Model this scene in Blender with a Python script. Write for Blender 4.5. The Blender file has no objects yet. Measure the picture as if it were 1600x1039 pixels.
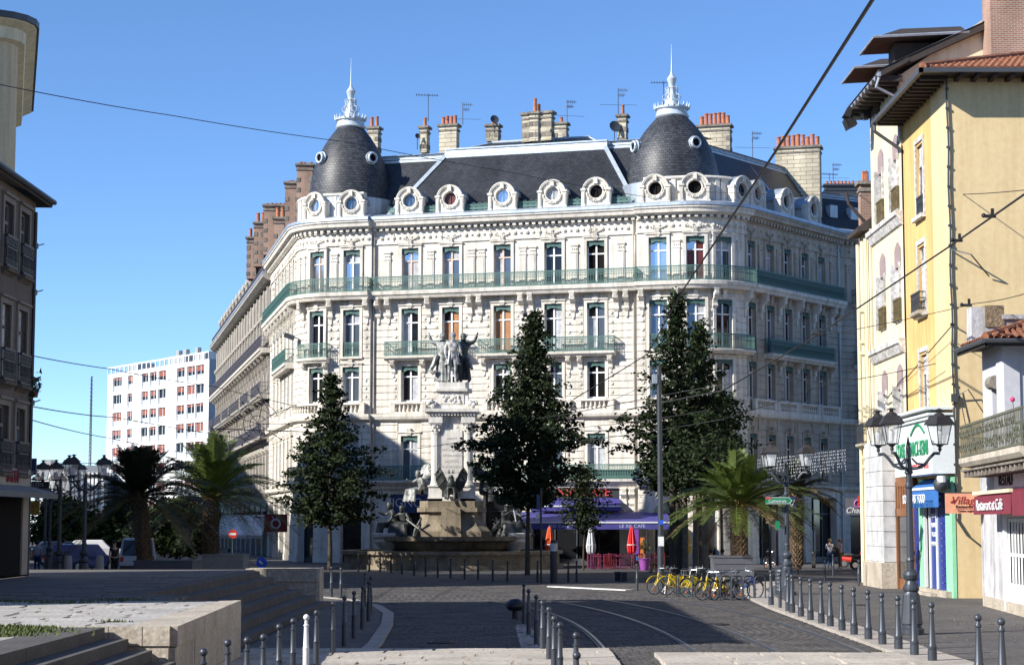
import bpy, bmesh, math, random
import numpy as np
from mathutils import Vector, Matrix
R = math.radians
random.seed(7)
rng = np.random.default_rng(5)
SC = bpy.context.scene
COL = SC.collection
# ---------------------------------------------------------------- camera, world, sun, exposure
F = 3000.0; EYE = 2.8
PITCH = math.atan(294.5 / F)
cd = bpy.data.cameras.new('camera'); cam = bpy.data.objects.new('camera', cd); COL.objects.link(cam)
cam.location = (0, 0, EYE); cam.rotation_euler = (R(90) + PITCH, 0, 0)
cd.sensor_width = 36; cd.lens = 36 * F / 1600; cd.clip_end = 6000; cd.clip_start = .5
SC.camera = cam
SUN = Vector((-1.85, -1.0, 1.2)).normalized()
w = bpy.data.worlds.new('World'); SC.world = w; w.use_nodes = True
nt = w.node_tree; bg = nt.nodes['Background']; sky = nt.nodes.new('ShaderNodeTexSky')
sky.sky_type = 'NISHITA'; sky.sun_disc = False
sky.sun_elevation = math.asin(SUN.z); sky.sun_rotation = math.atan2(SUN.x, SUN.y)
sky.air_density = 0.85; sky.dust_density = 0.0; sky.ozone_density = 5.0; sky.altitude = 2500
hs = nt.nodes.new('ShaderNodeHueSaturation'); hs.inputs['Saturation'].default_value = 1.04
nt.links.new(sky.outputs[0], hs.inputs['Color']); nt.links.new(hs.outputs[0], bg.inputs[0]); bg.inputs[1].default_value = 0.132
ld = bpy.data.lights.new('sun', 'SUN'); ld.energy = 5.0; ld.angle = R(.5); ld.color = (1, .955, .87)
sun = bpy.data.objects.new('sun', ld); COL.objects.link(sun); sun.location = (-60, -40, 60)
sun.rotation_euler = SUN.to_track_quat('Z', 'Y').to_euler()
vs = SC.view_settings; vs.view_transform = 'Standard'; vs.look = 'None'; vs.gamma = 1; vs.use_curve_mapping = False
vs.exposure = 0.7
# ---------------------------------------------------------------- helpers
def at(u, v, Y):
    "world point at depth Y seen at pixel (u, v) of the 1600x1039 photograph"
    cx = (u - 800) / F; cz = (519.5 - v) / F
    dy = math.cos(PITCH) - cz * math.sin(PITCH); dz = math.sin(PITCH) + cz * math.cos(PITCH)
    k = Y / dy
    return Vector((cx * k, Y, EYE + dz * k))
def zat(v, Y): return at(800, v, Y).z
def gp(u, v, z=0.0):
    cx = (u - 800) / F; cz = (519.5 - v) / F
    dy = math.cos(PITCH) - cz * math.sin(PITCH); dz = math.sin(PITCH) + cz * math.cos(PITCH)
    k = (z - EYE) / dz
    return Vector((cx * k, dy * k, z))
def lnk(nt, a, b): nt.links.new(a, b)
MATS = {}
def M(name, col, rough=.8, var=.18, scale=1.2, streak=0.0, fine=.1, bump=0.0, bscale=25, metal=0.0, spec=.5, col2=None, emit=None):
    if name in MATS: return MATS[name]
    m = bpy.data.materials.new(name); m.use_nodes = True; t = m.node_tree; N = t.nodes
    b = N['Principled BSDF']; b.inputs['Roughness'].default_value = rough; b.inputs['Metallic'].default_value = metal
    b.inputs['Specular IOR Level'].default_value = spec
    g = N.new('ShaderNodeNewGeometry')
    n1 = N.new('ShaderNodeTexNoise'); n1.inputs['Scale'].default_value = scale; n1.inputs['Detail'].default_value = 6
    lnk(t, g.outputs['Position'], n1.inputs['Vector'])
    r1 = N.new('ShaderNodeValToRGB'); r1.color_ramp.elements[0].position = .35; r1.color_ramp.elements[1].position = .68
    c2 = col2 or tuple(c * (1 - var) for c in col)
    r1.color_ramp.elements[0].color = (*c2, 1); r1.color_ramp.elements[1].color = (*col, 1)
    lnk(t, n1.outputs[0], r1.inputs[0]); last = r1.outputs[0]
    if fine:
        n2 = N.new('ShaderNodeTexNoise'); n2.inputs['Scale'].default_value = scale * 14; n2.inputs['Detail'].default_value = 4
        lnk(t, g.outputs['Position'], n2.inputs['Vector'])
        mx = N.new('ShaderNodeMix'); mx.data_type = 'RGBA'; mx.blend_type = 'OVERLAY'; mx.inputs[0].default_value = fine * 3
        lnk(t, last, mx.inputs[6]); lnk(t, n2.outputs[0], mx.inputs[7]); last = mx.outputs[2]
    if streak:
        mp = N.new('ShaderNodeMapping'); mp.inputs['Scale'].default_value = (2.2, 2.2, .16)
        lnk(t, g.outputs['Position'], mp.inputs[0])
        n3 = N.new('ShaderNodeTexNoise'); n3.inputs['Scale'].default_value = 1.6; n3.inputs['Detail'].default_value = 5
        lnk(t, mp.outputs[0], n3.inputs['Vector'])
        r3 = N.new('ShaderNodeValToRGB'); r3.color_ramp.elements[0].position = .3; r3.color_ramp.elements[1].position = .56
        k = 1 - streak; r3.color_ramp.elements[0].color = (k, k * .98, k * .94, 1); r3.color_ramp.elements[1].color = (1, 1, 1, 1)
        lnk(t, n3.outputs[0], r3.inputs[0])
        mx = N.new('ShaderNodeMix'); mx.data_type = 'RGBA'; mx.blend_type = 'MULTIPLY'; mx.inputs[0].default_value = 1
        lnk(t, last, mx.inputs[6]); lnk(t, r3.outputs[0], mx.inputs[7]); last = mx.outputs[2]
    lnk(t, last, b.inputs['Base Color'])
    if bump:
        n4 = N.new('ShaderNodeTexNoise'); n4.inputs['Scale'].default_value = bscale; n4.inputs['Detail'].default_value = 5
        lnk(t, g.outputs['Position'], n4.inputs['Vector'])
        bp = N.new('ShaderNodeBump'); bp.inputs['Strength'].default_value = bump; bp.inputs['Distance'].default_value = .05
        lnk(t, n4.outputs[0], bp.inputs['Height']); lnk(t, bp.outputs[0], b.inputs['Normal'])
    if emit:
        b.inputs['Emission Color'].default_value = (*emit, 1); b.inputs['Emission Strength'].default_value = 1
    MATS[name] = m; return m
def brickmat(name, c1, c2, mortar, bw, bh, ms=.01, rough=.6, spec=.5, bump=.4, var=.35, offs=.5, weather=.5):
    "running-bond material on UVs measured in metres"
    m = bpy.data.materials.new(name); m.use_nodes = True; t = m.node_tree; N = t.nodes
    b = N['Principled BSDF']; b.inputs['Roughness'].default_value = rough; b.inputs['Specular IOR Level'].default_value = spec
    uv = N.new('ShaderNodeTexCoord')
    br = N.new('ShaderNodeTexBrick'); br.inputs['Scale'].default_value = 1; br.inputs['Brick Width'].default_value = bw
    br.inputs['Row Height'].default_value = bh; br.inputs['Mortar Size'].default_value = ms; br.offset = offs
    br.inputs['Color1'].default_value = (*c1, 1); br.inputs['Color2'].default_value = (*c2, 1); br.inputs['Mortar'].default_value = (*mortar, 1)
    lnk(t, uv.outputs['UV'], br.inputs['Vector'])
    g = N.new('ShaderNodeNewGeometry'); n1 = N.new('ShaderNodeTexNoise'); n1.inputs['Scale'].default_value = .7; n1.inputs['Detail'].default_value = 7
    mp = N.new('ShaderNodeMapping'); mp.inputs['Scale'].default_value = (1, 1, .35); lnk(t, g.outputs['Position'], mp.inputs[0]); lnk(t, mp.outputs[0], n1.inputs['Vector'])
    r1 = N.new('ShaderNodeValToRGB'); r1.color_ramp.elements[0].position = .3; r1.color_ramp.elements[1].position = .7
    k = 1 - weather; r1.color_ramp.elements[0].color = (k, k, k, 1); r1.color_ramp.elements[1].color = (1.35, 1.35, 1.35, 1)
    lnk(t, n1.outputs[0], r1.inputs[0])
    mx = N.new('ShaderNodeMix'); mx.data_type = 'RGBA'; mx.blend_type = 'MULTIPLY'; mx.inputs[0].default_value = 1
    lnk(t, br.outputs['Color'], mx.inputs[6]); lnk(t, r1.outputs[0], mx.inputs[7]); lnk(t, mx.outputs[2], b.inputs['Base Color'])
    bp = N.new('ShaderNodeBump'); bp.inputs['Strength'].default_value = bump; bp.inputs['Distance'].default_value = .02; bp.invert = True
    lnk(t, br.outputs['Fac'], bp.inputs['Height']); lnk(t, bp.outputs[0], b.inputs['Normal'])
    MATS[name] = m; return m
def flat(name, col, rough=.6, metal=0, spec=.5):
    return M(name, col, rough, .12, 2.5, 0, .05, metal=metal, spec=spec)
def glassmat(name, col, metal=.0, rough=.06, spec=.5, ior=1.5):
    m = bpy.data.materials.new(name); m.use_nodes = True; b = m.node_tree.nodes['Principled BSDF']
    b.inputs['Base Color'].default_value = (*col, 1); b.inputs['Roughness'].default_value = rough
    b.inputs['Metallic'].default_value = metal; b.inputs['IOR'].default_value = ior; b.inputs['Specular IOR Level'].default_value = spec
    MATS[name] = m; return m

class MB:
    def __init__(s): s.v = []; s.f = []; s.m = []; s.uv = []; s.T = None
    def add(s, vs, fs, mat=0, uvs=None):
        o = len(s.v)
        if s.T is not None: vs = [s.T @ Vector(p) for p in vs]
        s.v += [tuple(p) for p in vs]
        for i, f in enumerate(fs):
            s.f.append([o + k for k in f]); s.m.append(mat); s.uv.append(uvs[i] if uvs else None)
        return s
    def box(s, x0, x1, y0, y1, z0, z1, mat=0, taper=0):
        t = taper
        v = [(x0, y0, z0), (x1, y0, z0), (x1, y1, z0), (x0, y1, z0), (x0+t, y0+t, z1), (x1-t, y0+t, z1), (x1-t, y1-t, z1), (x0+t, y1-t, z1)]
        return s.add(v, [(3, 2, 1, 0), (4, 5, 6, 7), (0, 1, 5, 4), (1, 2, 6, 5), (2, 3, 7, 6), (3, 0, 4, 7)], mat)
    def cbox(s, c, sz, rz=0, mat=0):
        T = s.T; L = Matrix.Translation(c) @ Matrix.Rotation(rz, 4, 'Z'); s.T = (T @ L) if T is not None else L
        s.box(-sz[0]/2, sz[0]/2, -sz[1]/2, sz[1]/2, -sz[2]/2, sz[2]/2, mat); s.T = T; return s
    def tube(s, p, q, r, r2=None, n=8, mat=0, cap=True):
        p = Vector(p); q = Vector(q); r2 = r if r2 is None else r2; d = (q - p)
        if d.length < 1e-6: return s
        d.normalize(); a = d.orthogonal().normalized(); b = d.cross(a); vs = []
        for k in range(n):
            c, e = math.cos(2*math.pi*k/n), math.sin(2*math.pi*k/n); vs.append(p + (a*c + b*e)*r)
        for k in range(n):
            c, e = math.cos(2*math.pi*k/n), math.sin(2*math.pi*k/n); vs.append(q + (a*c + b*e)*r2)
        fs = [(k, (k+1) % n, n+(k+1) % n, n+k) for k in range(n)]
        if cap: fs += [tuple(range(n-1, -1, -1)), tuple(range(n, 2*n))]
        return s.add(vs, fs, mat)
    def path(s, pts, r, n=6, mat=0, r2=None):
        L = len(pts) - 1
        pts = [Vector(p) for p in pts]; rings = []; up = None
        for i, p in enumerate(pts):
            d = (pts[min(i+1, L)] - pts[max(i-1, 0)])
            if d.length < 1e-9: d = Vector((0, 0, 1))
            d.normalize()
            if up is None: up = d.orthogonal().normalized()
            a = up - d * up.dot(d)
            if a.length < 1e-4: a = d.orthogonal()
            a.normalize(); up = a; b = d.cross(a); rr = r if r2 is None else r + (r2 - r) * i / L
            rings.append([p + (a*math.cos(2*math.pi*k/n) + b*math.sin(2*math.pi*k/n))*rr for k in range(n)])
        vs = [p for rg in rings for p in rg]
        fs = [(i*n+k, i*n+(k+1) % n, (i+1)*n+(k+1) % n, (i+1)*n+k) for i in range(L) for k in range(n)]
        fs += [tuple(range(n-1, -1, -1)), tuple(range(L*n, L*n+n))]
        return s.add(vs, fs, mat)
    def lathe(s, prof, n=12, c=(0, 0, 0), mat=0, sx=1, sy=1, uvr=0):
        vs = []; fs = []; uvs = []; L = 0
        for j, (r, z) in enumerate(prof):
            for k in range(n):
                a = 2*math.pi*k/n; vs.append((c[0]+r*math.cos(a)*sx, c[1]+r*math.sin(a)*sy, c[2]+z))
        for j in range(len(prof)-1):
            dl = math.hypot(prof[j+1][0]-prof[j][0], prof[j+1][1]-prof[j][1]); w = 2*math.pi*uvr/n
            for k in range(n):
                fs.append((j*n+k, j*n+(k+1) % n, (j+1)*n+(k+1) % n, (j+1)*n+k))
                uvs.append([(k*w, L), ((k+1)*w, L), ((k+1)*w, L+dl), (k*w, L+dl)])
            L += dl
        fs += [tuple(range(n-1, -1, -1)), tuple(range((len(prof)-1)*n, len(prof)*n))]; uvs += [None, None]
        return s.add(vs, fs, mat, uvs if uvr else None)
    def ball(s, c, r, n=8, m=5, mat=0, sz=1):
        return s.lathe([(max(r*math.sin(math.pi*i/m), .001), -r*math.cos(math.pi*i/m)*sz) for i in range(m+1)], n, c, mat)
    def prism(s, poly, z0, z1, mat=0):
        n = len(poly); vs = [(x, y, z0) for x, y in poly] + [(x, y, z1) for x, y in poly]
        return s.add(vs, [tuple(range(n-1, -1, -1)), tuple(range(n, 2*n))] + [(k, (k+1) % n, n+(k+1) % n, n+k) for k in range(n)], mat)
    def profx(s, poly, x0, x1, mat=0):
        "polygon given in (y, z), extruded along x"
        n = len(poly); vs = [(x0, y, z) for y, z in poly] + [(x1, y, z) for y, z in poly]
        return s.add(vs, [tuple(range(n)), tuple(range(2*n-1, n-1, -1))] + [(k, n+k, n+(k+1) % n, (k+1) % n) for k in range(n)], mat)
    def quad(s, a, b, c, d, mat=0, uv=None): return s.add([a, b, c, d], [(0, 1, 2, 3)], mat, [uv] if uv else None)
    def ring(s, c, r, rt, n=16, m=6, axis='Y', a0=0, a1=2*math.pi, mat=0):
        pts = []
        full = abs(a1 - a0 - 2*math.pi) < 1e-6
        for k in range(n + 1):
            a = a0 + (a1-a0)*k/n; x, z = r*math.cos(a), r*math.sin(a)
            pts.append({'Y': (c[0]+x, c[1], c[2]+z), 'X': (c[0], c[1]+x, c[2]+z), 'Z': (c[0]+x, c[1]+z, c[2])}[axis])
        return s.path(pts, rt, m, mat)
    def mesh(s, name, mats, smooth=False):
        me = bpy.data.meshes.new(name); me.from_pydata(s.v, [], s.f)
        for m in (mats if isinstance(mats, (list, tuple)) else [mats]): me.materials.append(m)
        if any(s.m): me.polygons.foreach_set('material_index', s.m)
        if any(u for u in s.uv):
            ul = me.uv_layers.new(name='UVMap'); i = 0
            for f, u in zip(s.f, s.uv):
                for k in range(len(f)):
                    if u: ul.data[i].uv = u[k]
                    i += 1
        if smooth:
            me.polygons.foreach_set('use_smooth', [True]*len(s.f))
            try: me.set_sharp_from_angle(angle=R(40))
            except Exception: pass
        me.update(); return me
def link(name, me, parent=None, loc=(0, 0, 0), rz=0, scale=None):
    o = bpy.data.objects.new(name, me); COL.objects.link(o); o.location = loc; o.rotation_euler = (0, 0, rz)
    if scale: o.scale = scale
    if parent is not None: o.parent = parent
    return o
def B(name, mb, mat, parent=None, loc=(0, 0, 0), rz=0, smooth=False):
    return link(name, mb.mesh(name, mat, smooth), parent, loc, rz)
def WB(name, mb, mat, parent, smooth=False):
    "part whose vertices are in world coordinates, parent Empty unrotated"
    return link(name, mb.mesh(name, mat, smooth), parent, -Vector(parent.location))
def WI(name, me, parent, loc, rz=0, scale=None):
    return link(name, me, parent, Vector(loc) - Vector(parent.location), rz, scale)
def tag(o, label=None, cat=None, group=None, kind=None):
    if label: o['label'] = label
    if cat: o['category'] = cat
    if group: o['group'] = group
    if kind: o['kind'] = kind
    return o
def thing(name, label, cat, loc=(0, 0, 0), rz=0, group=None):
    o = bpy.data.objects.new(name, None); COL.objects.link(o); o.location = loc; o.rotation_euler = (0, 0, rz)
    o.empty_display_size = .2
    return tag(o, label, cat, group)
def copy_tree(o, parent=None):
    c = o.copy(); COL.objects.link(c)
    if parent is not None: c.parent = parent
    for ch in KIDS.get(o.name, []) if False else o.children: copy_tree(ch, c)
    return c
def copy_thing(o, loc, rz=None, label=None, group=None, scale=None):
    c = copy_tree(o); c.location = loc
    if rz is not None: c.rotation_euler = (0, 0, rz)
    if label: c['label'] = label
    if group: c['group'] = group
    if scale: c.scale = scale
    return c
SKINS = []; TEXTS = []
def textobj(name, txt, mat, parent, loc, rot, size, extr=.01, align='CENTER', sx=1.0, shear=0):
    c = bpy.data.curves.new(name, 'FONT'); c.body = txt; c.size = size; c.extrude = extr; c.align_x = align; c.align_y = 'CENTER'; c.shear = shear
    c.materials.append(mat)
    o = bpy.data.objects.new(name, c); COL.objects.link(o); o.location = loc; o.rotation_euler = rot; o.scale = (sx, 1, 1)
    if parent is not None: o.parent = parent
    TEXTS.append(o)
    return o

class Path:
    "facade line walked left to right as seen from outside; outward normal = (ty, -tx)"
    def __init__(s, start, deg=None): s.p0 = Vector(start).to_2d(); s.seg = []; s.end = s.p0.copy(); s.L = 0
    def line(s, length, t):
        t = Vector(t).normalized(); s.seg.append(('l', s.L, length, s.end.copy(), t)); s.end = s.end + t*length; s.L += length; return s
    def arc(s, c, r, a0, a1):
        L = r*(a1-a0); s.seg.append(('a', s.L, L, Vector(c), r, a0)); s.end = Vector(c) + Vector((math.cos(a1), math.sin(a1)))*r; s.L += L; return s
    def P(s, q):
        sg = s.seg[-1]
        for g in s.seg:
            if q <= g[1] + g[2] + 1e-6: sg = g; break
        if sg[0] == 'l':
            p = sg[3] + sg[4]*(q - sg[1]); t = sg[4]
        else:
            a = sg[5] + (q - sg[1])/sg[4]; p = sg[3] + Vector((math.cos(a), math.sin(a)))*sg[4]; t = Vector((-math.sin(a), math.cos(a)))
        return p, t, Vector((t.y, -t.x))
    def W(s, q, o, z):
        p, t, n = s.P(q); return Vector((p.x + n.x*o, p.y + n.y*o, z))
    def rz(s, q): t = s.P(q)[1]; return math.atan2(t.y, t.x)
    def brk(s, a, b):
        out = {round(a, 4), round(b, 4)}
        for g in s.seg:
            if g[0] == 'a':
                n = max(2, int(g[2]/.35))
                for k in range(n+1):
                    q = g[1] + g[2]*k/n
                    if a < q < b: out.add(round(q, 4))
            for q in (g[1], g[1]+g[2]):
                if a < q < b: out.add(round(q - .0005, 4)); out.add(round(q + .0005, 4))
        return sorted(out)
    def su(s, u, lo=0, hi=None):
        "path length at which the facade shows at photo column u"
        lo_, hi_ = lo, s.L if hi is None else hi
        f = lambda q: 800 + F*s.P(q)[0].x/s.P(q)[0].y/1.0
        for _ in range(50):
            m = (lo_+hi_)/2
            if f(m) < u: lo_ = m
            else: hi_ = m
        return (lo_+hi_)/2
def sweep(mb, path, a, b, prof, mat=0, closed=True, cap=True):
    qs = path.brk(a, b); n = len(prof); vs = []; fs = []
    for q in qs:
        for o, z in prof: vs.append(path.W(q, o, z))
    for i in range(len(qs)-1):
        for k in range(n if closed else n-1):
            fs.append((i*n+k, (i+1)*n+k, (i+1)*n+(k+1) % n, i*n+(k+1) % n))
    if cap and closed: fs += [tuple(range(n)), tuple(range(len(vs)-1, len(vs)-1-n, -1))]
    return mb.add(vs, fs, mat)
def slab(mb, path, a, b, o0, o1, z0, z1, mat=0): return sweep(mb, path, a, b, [(o0, z0), (o1, z0), (o1, z1), (o0, z1)], mat)
def wallgrid(mb, path, a, b, z0, z1, ops, depth=.35, mat=0, o=0):
    "wall face with real openings (a0,a1,z0,z1) and their reveals"
    qs = set(path.brk(a, b)); zs = {z0, z1}
    for (p, q, y, x) in ops: qs |= {round(p, 4), round(q, 4)}; zs |= {y, x}
    qs = sorted(q for q in qs if a-1e-4 <= q <= b+1e-4); zs = sorted(z for z in zs if z0-1e-6 <= z <= z1+1e-6)
    for i in range(len(qs)-1):
        for j in range(len(zs)-1):
            cq = (qs[i]+qs[i+1])/2; cz = (zs[j]+zs[j+1])/2
            if any(p < cq < q and y < cz < x for p, q, y, x in ops): continue
            u0, u1 = qs[i], qs[i+1]
            mb.quad(path.W(u0, o, zs[j]), path.W(u1, o, zs[j]), path.W(u1, o, zs[j+1]), path.W(u0, o, zs[j+1]), mat,
                    [(u0, zs[j]), (u1, zs[j]), (u1, zs[j+1]), (u0, zs[j+1])])
    for (p, q, y, x) in ops:
        A, Bq = path.W(p, o, 0), path.W(q, o, 0); n = (path.P((p+q)/2)[2]).to_3d() * -depth
        def pt(base, z, d): return Vector((base.x, base.y, z)) + (n if d else Vector((0, 0, 0)))
        mb.quad(pt(A, y, 0), pt(A, x, 0), pt(A, x, 1), pt(A, y, 1), mat)
        mb.quad(pt(Bq, y, 0), pt(Bq, y, 1), pt(Bq, x, 1), pt(Bq, x, 0), mat)
        mb.quad(pt(A, x, 0), pt(Bq, x, 0), pt(Bq, x, 1), pt(A, x, 1), mat)
        mb.quad(pt(A, y, 0), pt(A, y, 1), pt(Bq, y, 1), pt(Bq, y, 0), mat)
    return mb
# ---------------------------------------------------------------- materials
stone = M('limestone', (.75, .705, .63), .85, .2, .9, .27, .12, .25, 14)
stone_w = M('shade_limestone', (.50, .435, .355), .85, .25, .9, .32, .12, .3, 14)  # right wing limestone, darkened and browned so the colour carries its shade
stone_d = M('limestone_aged', (.56, .50, .42), .85, .22, 1.1, .25, .12, .3, 14)
stone_g = M('grey_facade_stone', (.40, .37, .33), .9, .25, .8, .3, .1, .3, 12)
zinc = M('zinc', (.40, .46, .54), .45, .2, 1.2, .2, .05, metal=.4)
lead = M('pale_lead', (.56, .63, .70), .5, .22, 2, .1, .1, metal=.15)
lime_dark = M('weathered_stone', (.27, .24, .205), .9, .4, 1.5, .4, .2, .5, 14)
slate = brickmat('slate', (.020, .022, .027), (.036, .039, .046), (.008, .009, .011), .26, .17, .012, .42, .5, .6, weather=.5)
slate_dome = brickmat('slate_dome', (.024, .026, .032), (.062, .065, .075), (.007, .007, .009), .30, .19, .014, .50, .5, .7, weather=.35)
green_iron = flat('green_iron', (.075, .165, .145), .55)
dark_iron = flat('dark_iron', (.045, .05, .062), .5)
grey_iron = flat('violet_grey_iron', (.12, .115, .14), .6)
valance_g = flat('green_valance', (.06, .135, .125), .6)
white_pt = flat('white_paint', (.74, .76, .78), .5)
tan_pt = flat('tan_frame', (.66, .50, .40), .6)
blue_pt = flat('pale_blue_frame', (.42, .52, .62), .5)
terra = M('terracotta', (.42, .15, .075), .8, .35, 4, 0, .2)
brick_r = brickmat('red_brick', (.24, .11, .075), (.31, .16, .11), (.36, .32, .27), .24, .08, .012, .9, .3, .3, weather=.25)
P_sky = glassmat('pane_sky', (.50, .54, .58), .8, .08)
P_dark = glassmat('pane_dark', (.012, .013, .016), 0, .06)
P_blue = glassmat('pane_bluegrey', (.13, .17, .22), .5, .12)
P_curt = M('pane_curtain', (.52, .54, .58), .5, .35, 3, .35, .05)
P_or = M('pane_orange_blind', (.44, .20, .075), .5, .3, 3, .4, .05)
P_red = M('pane_dark_red', (.12, .025, .02), .4, .3, 3, .2, .05)
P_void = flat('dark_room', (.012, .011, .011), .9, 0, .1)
PAN = dict(s=P_sky, d=P_dark, b=P_blue, c=P_curt, o=P_or, r=P_red, v=P_void)
CACHE = {}
def cache(key, fn):
    if key not in CACHE: CACHE[key] = fn()
    return CACHE[key]
def r2(x): return round(x*20)/20
def win_frame(w, h, dep, tz, fm):
    m = MB(); f = .07
    y0, y1 = dep-.10, dep-.03
    m.box(-w/2, -w/2+f, y0, y1, 0, h); m.box(w/2-f, w/2, y0, y1, 0, h); m.box(-w/2+f, w/2-f, y0, y1, h-f, h); m.box(-w/2+f, w/2-f, y0, y1, 0, f*1.5)
    m.box(-.055, .055, y0-.02, y1, f*1.5, h-f); m.box(-w/2+f, -.055, y0-.02, y1, tz, tz+.09); m.box(.055, w/2-f, y0-.02, y1, tz, tz+.09)
    return m.mesh('window', fm)
def val_mesh(w, dep):
    m = MB(); n = 12; vs = []; 
    for k in range(n+1):
        x = -w/2 + w*k/n; d = .30 + .07*math.cos(2*math.pi*k/n*1) + .035*abs(math.sin(math.pi*k*3/n))
        vs += [(x, .05, 0), (x, .05, -d), (x, .09, 0), (x, .09, -d)]
    fs = []
    for k in range(n):
        a = 4*k; fs += [(a, a+1, a+5, a+4), (a+2, a+6, a+7, a+3), (a+1, a+3, a+7, a+5)]
    m.add(vs, fs)
    for k in range(7): m.ring((-w/2+w*(k+.5)/7, .045, -.13), .05, .012, 8, 4)
    return m.mesh('window_valance', valance_g)
def window(parent, path, q, z0, z1, w=1.2, st='dddd', dep=.32, fm=None, val=True, o=0, detail=True, name='window'):
    if detail: st = ''.join('c' if c_ in 'sbd' and random.random() < .13 else c_ for c_ in st)
    fm = fm or white_pt; w = r2(w); h = r2(z1-z0); tz = h*.69
    f = WI(name, cache(('wf', w, h, dep, fm.name), lambda: win_frame(w, h, dep, tz, fm)), parent, path.W(q, o, z0), path.rz(q))
    y = dep-.05
    rects = [(-w/2+.07, -.055, .1, tz), (.055, w/2-.07, .1, tz), (-w/2+.07, -.055, tz+.09, h-.07), (.055, w/2-.07, tz+.09, h-.07)]
    if not detail:
        def mk():
            m = MB(); m.box(-w/2, w/2, y, y+.02, 0, h); return m.mesh('pane', PAN[st[0]])
        link('pane', cache(('p1', w, h, dep, st[0]), mk), f)
    else:
        for i, (a, b, c, d) in enumerate(rects):
            def mk():
                m = MB(); m.box(a-.02, b+.02, y, y+.02, c-.02, d+.02); return m.mesh('pane', PAN[st[i]])
            link('pane', cache(('p4', w, h, dep, st[i], i), mk), f)
    if val:
        v = link('valance', cache(('va', w, dep), lambda: val_mesh(w, dep)), f, (0, 0, h))
    return f
def surround_mesh(w, h, mat, t=.2, d=.09, sill=True, key=True, keyh=.45):
    m = MB()
    m.box(-w/2-t, -w/2, -d, .02, 0, h); m.box(w/2, w/2+t, -d, .02, 0, h); m.box(-w/2-t, w/2+t, -d, .02, h, h+t)
    m.box(-w/2-t-.05, w/2+t+.05, -d-.08, .02, h+t, h+t+.07)
    if sill: m.box(-w/2-t-.04, w/2+t+.04, -d-.08, .02, -.14, 0)
    if key:
        m.profx([(.02, h+t*.1), (-d-.05, h+t*.1), (-d-.16, h+keyh*.9), (-d-.16, h+keyh), (.02, h+keyh)], -.13, .13)
        m.profx([(-d-.03, h+.12), (-d-.09, h+.14), (-d-.13, h+.22), (-d-.1, h+.3), (-d-.03, h+.3)], -.2, .2)
    return m.mesh('window_surround', mat)
def console_mesh(h=1.5, w=.3, d=.62, mat=None):
    m = MB()
    pr = [(.0, 0), (-d, 0), (-d, -.16), (-d*.98, -.34), (-d*.72, -.55), (-d*.42, -.68*1), (-d*.34, -.9), (-d*.42, -1.02), (-d*.3, -1.2), (0, -1.25)]
    k = h/1.5
    m.profx([(y, z*k) for y, z in pr], -w/2, w/2)
    m.box(-w/2-.05, w/2+.05, -d-.04, 0, .0, .1)
    m.tube((-w/2-.03, -d*.78, -.33*k), (w/2+.03, -d*.78, -.33*k), .14*k, n=10)
    m.tube((-w/2-.03, -d*.25, -1.05*k), (w/2+.03, -d*.25, -1.05*k), .11*k, n=8)
    m.box(-w*.3, w*.3, -d*.2, 0, -1.55*k, -1.2*k); m.ball((0, -d*.14, -1.6*k), .09, 7, 4)
    for x in (-.08, 0, .08): m.box(x-.02, x+.02, -d-.025, -d, -.3*k, -.04)
    return m.mesh('bracket', mat)
def railing(mb, path, a, b, o, z, h=1.0, sp=.11, ends=True, deco=True):
    for zz, t in ((z+.06, .025), (z+h*.62, .018), (z+h-.05, .035)):
        sweep(mb, path, a, b, [(o-t, zz-t), (o+t, zz-t), (o+t, zz+t), (o-t, zz+t)])
    L = b-a; n = max(2, int(L/sp)); r = .013
    for k in range(n+1):
        q = a + L*k/n; p = path.W(q, o, 0); rz = path.rz(q); c, s_ = math.cos(rz), math.sin(rz)
        T = Matrix.Translation(p) @ Matrix.Rotation(rz, 4, 'Z'); mb.T = T
        mb.add([(-r, -r, z), (r, -r, z), (r, r, z), (-r, r, z), (-r, -r, z+h-.06), (r, -r, z+h-.06), (r, r, z+h-.06), (-r, r, z+h-.06)],
               [(0, 1, 5, 4), (1, 2, 6, 5), (2, 3, 7, 6), (3, 0, 4, 7)])
        if deco:
            if k % 2 == 0:
                for (zc, rr) in ((z+h*.79, sp*.85), (z+h*.18, sp*.8)):
                    for j in range(8):
                        a0, a1 = j*math.pi/4, (j+1)*math.pi/4
                        mb.quad((rr*math.cos(a0), -.012, zc+rr*math.sin(a0)), (rr*math.cos(a1), -.012, zc+rr*math.sin(a1)), ((rr-.028)*math.cos(a1), -.012, zc+(rr-.028)*math.sin(a1)), ((rr-.028)*math.cos(a0), -.012, zc+(rr-.028)*math.sin(a0)))
                mb.quad((-sp*.5, -.01, z+h*.36), (0, -.01, z+h*.48), (sp*.5, -.01, z+h*.36), (0, -.01, z+h*.42))
        mb.T = None
    if ends:
        for q in (a, b):
            P0, P1 = path.W(q, o, 0), path.W(q, .02, 0)
            for zz in (z+.06, z+h*.62, z+h-.05):
                mb.tube((P0.x, P0.y, zz), (P1.x, P1.y, zz), .028, n=4)
            m = max(2, int(abs(o)/sp))
            for k in range(m+1):
                p = P0.lerp(P1, k/m); mb.tube((p.x, p.y, z), (p.x, p.y, z+h), .014, n=4, cap=False)
    return mb
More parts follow.
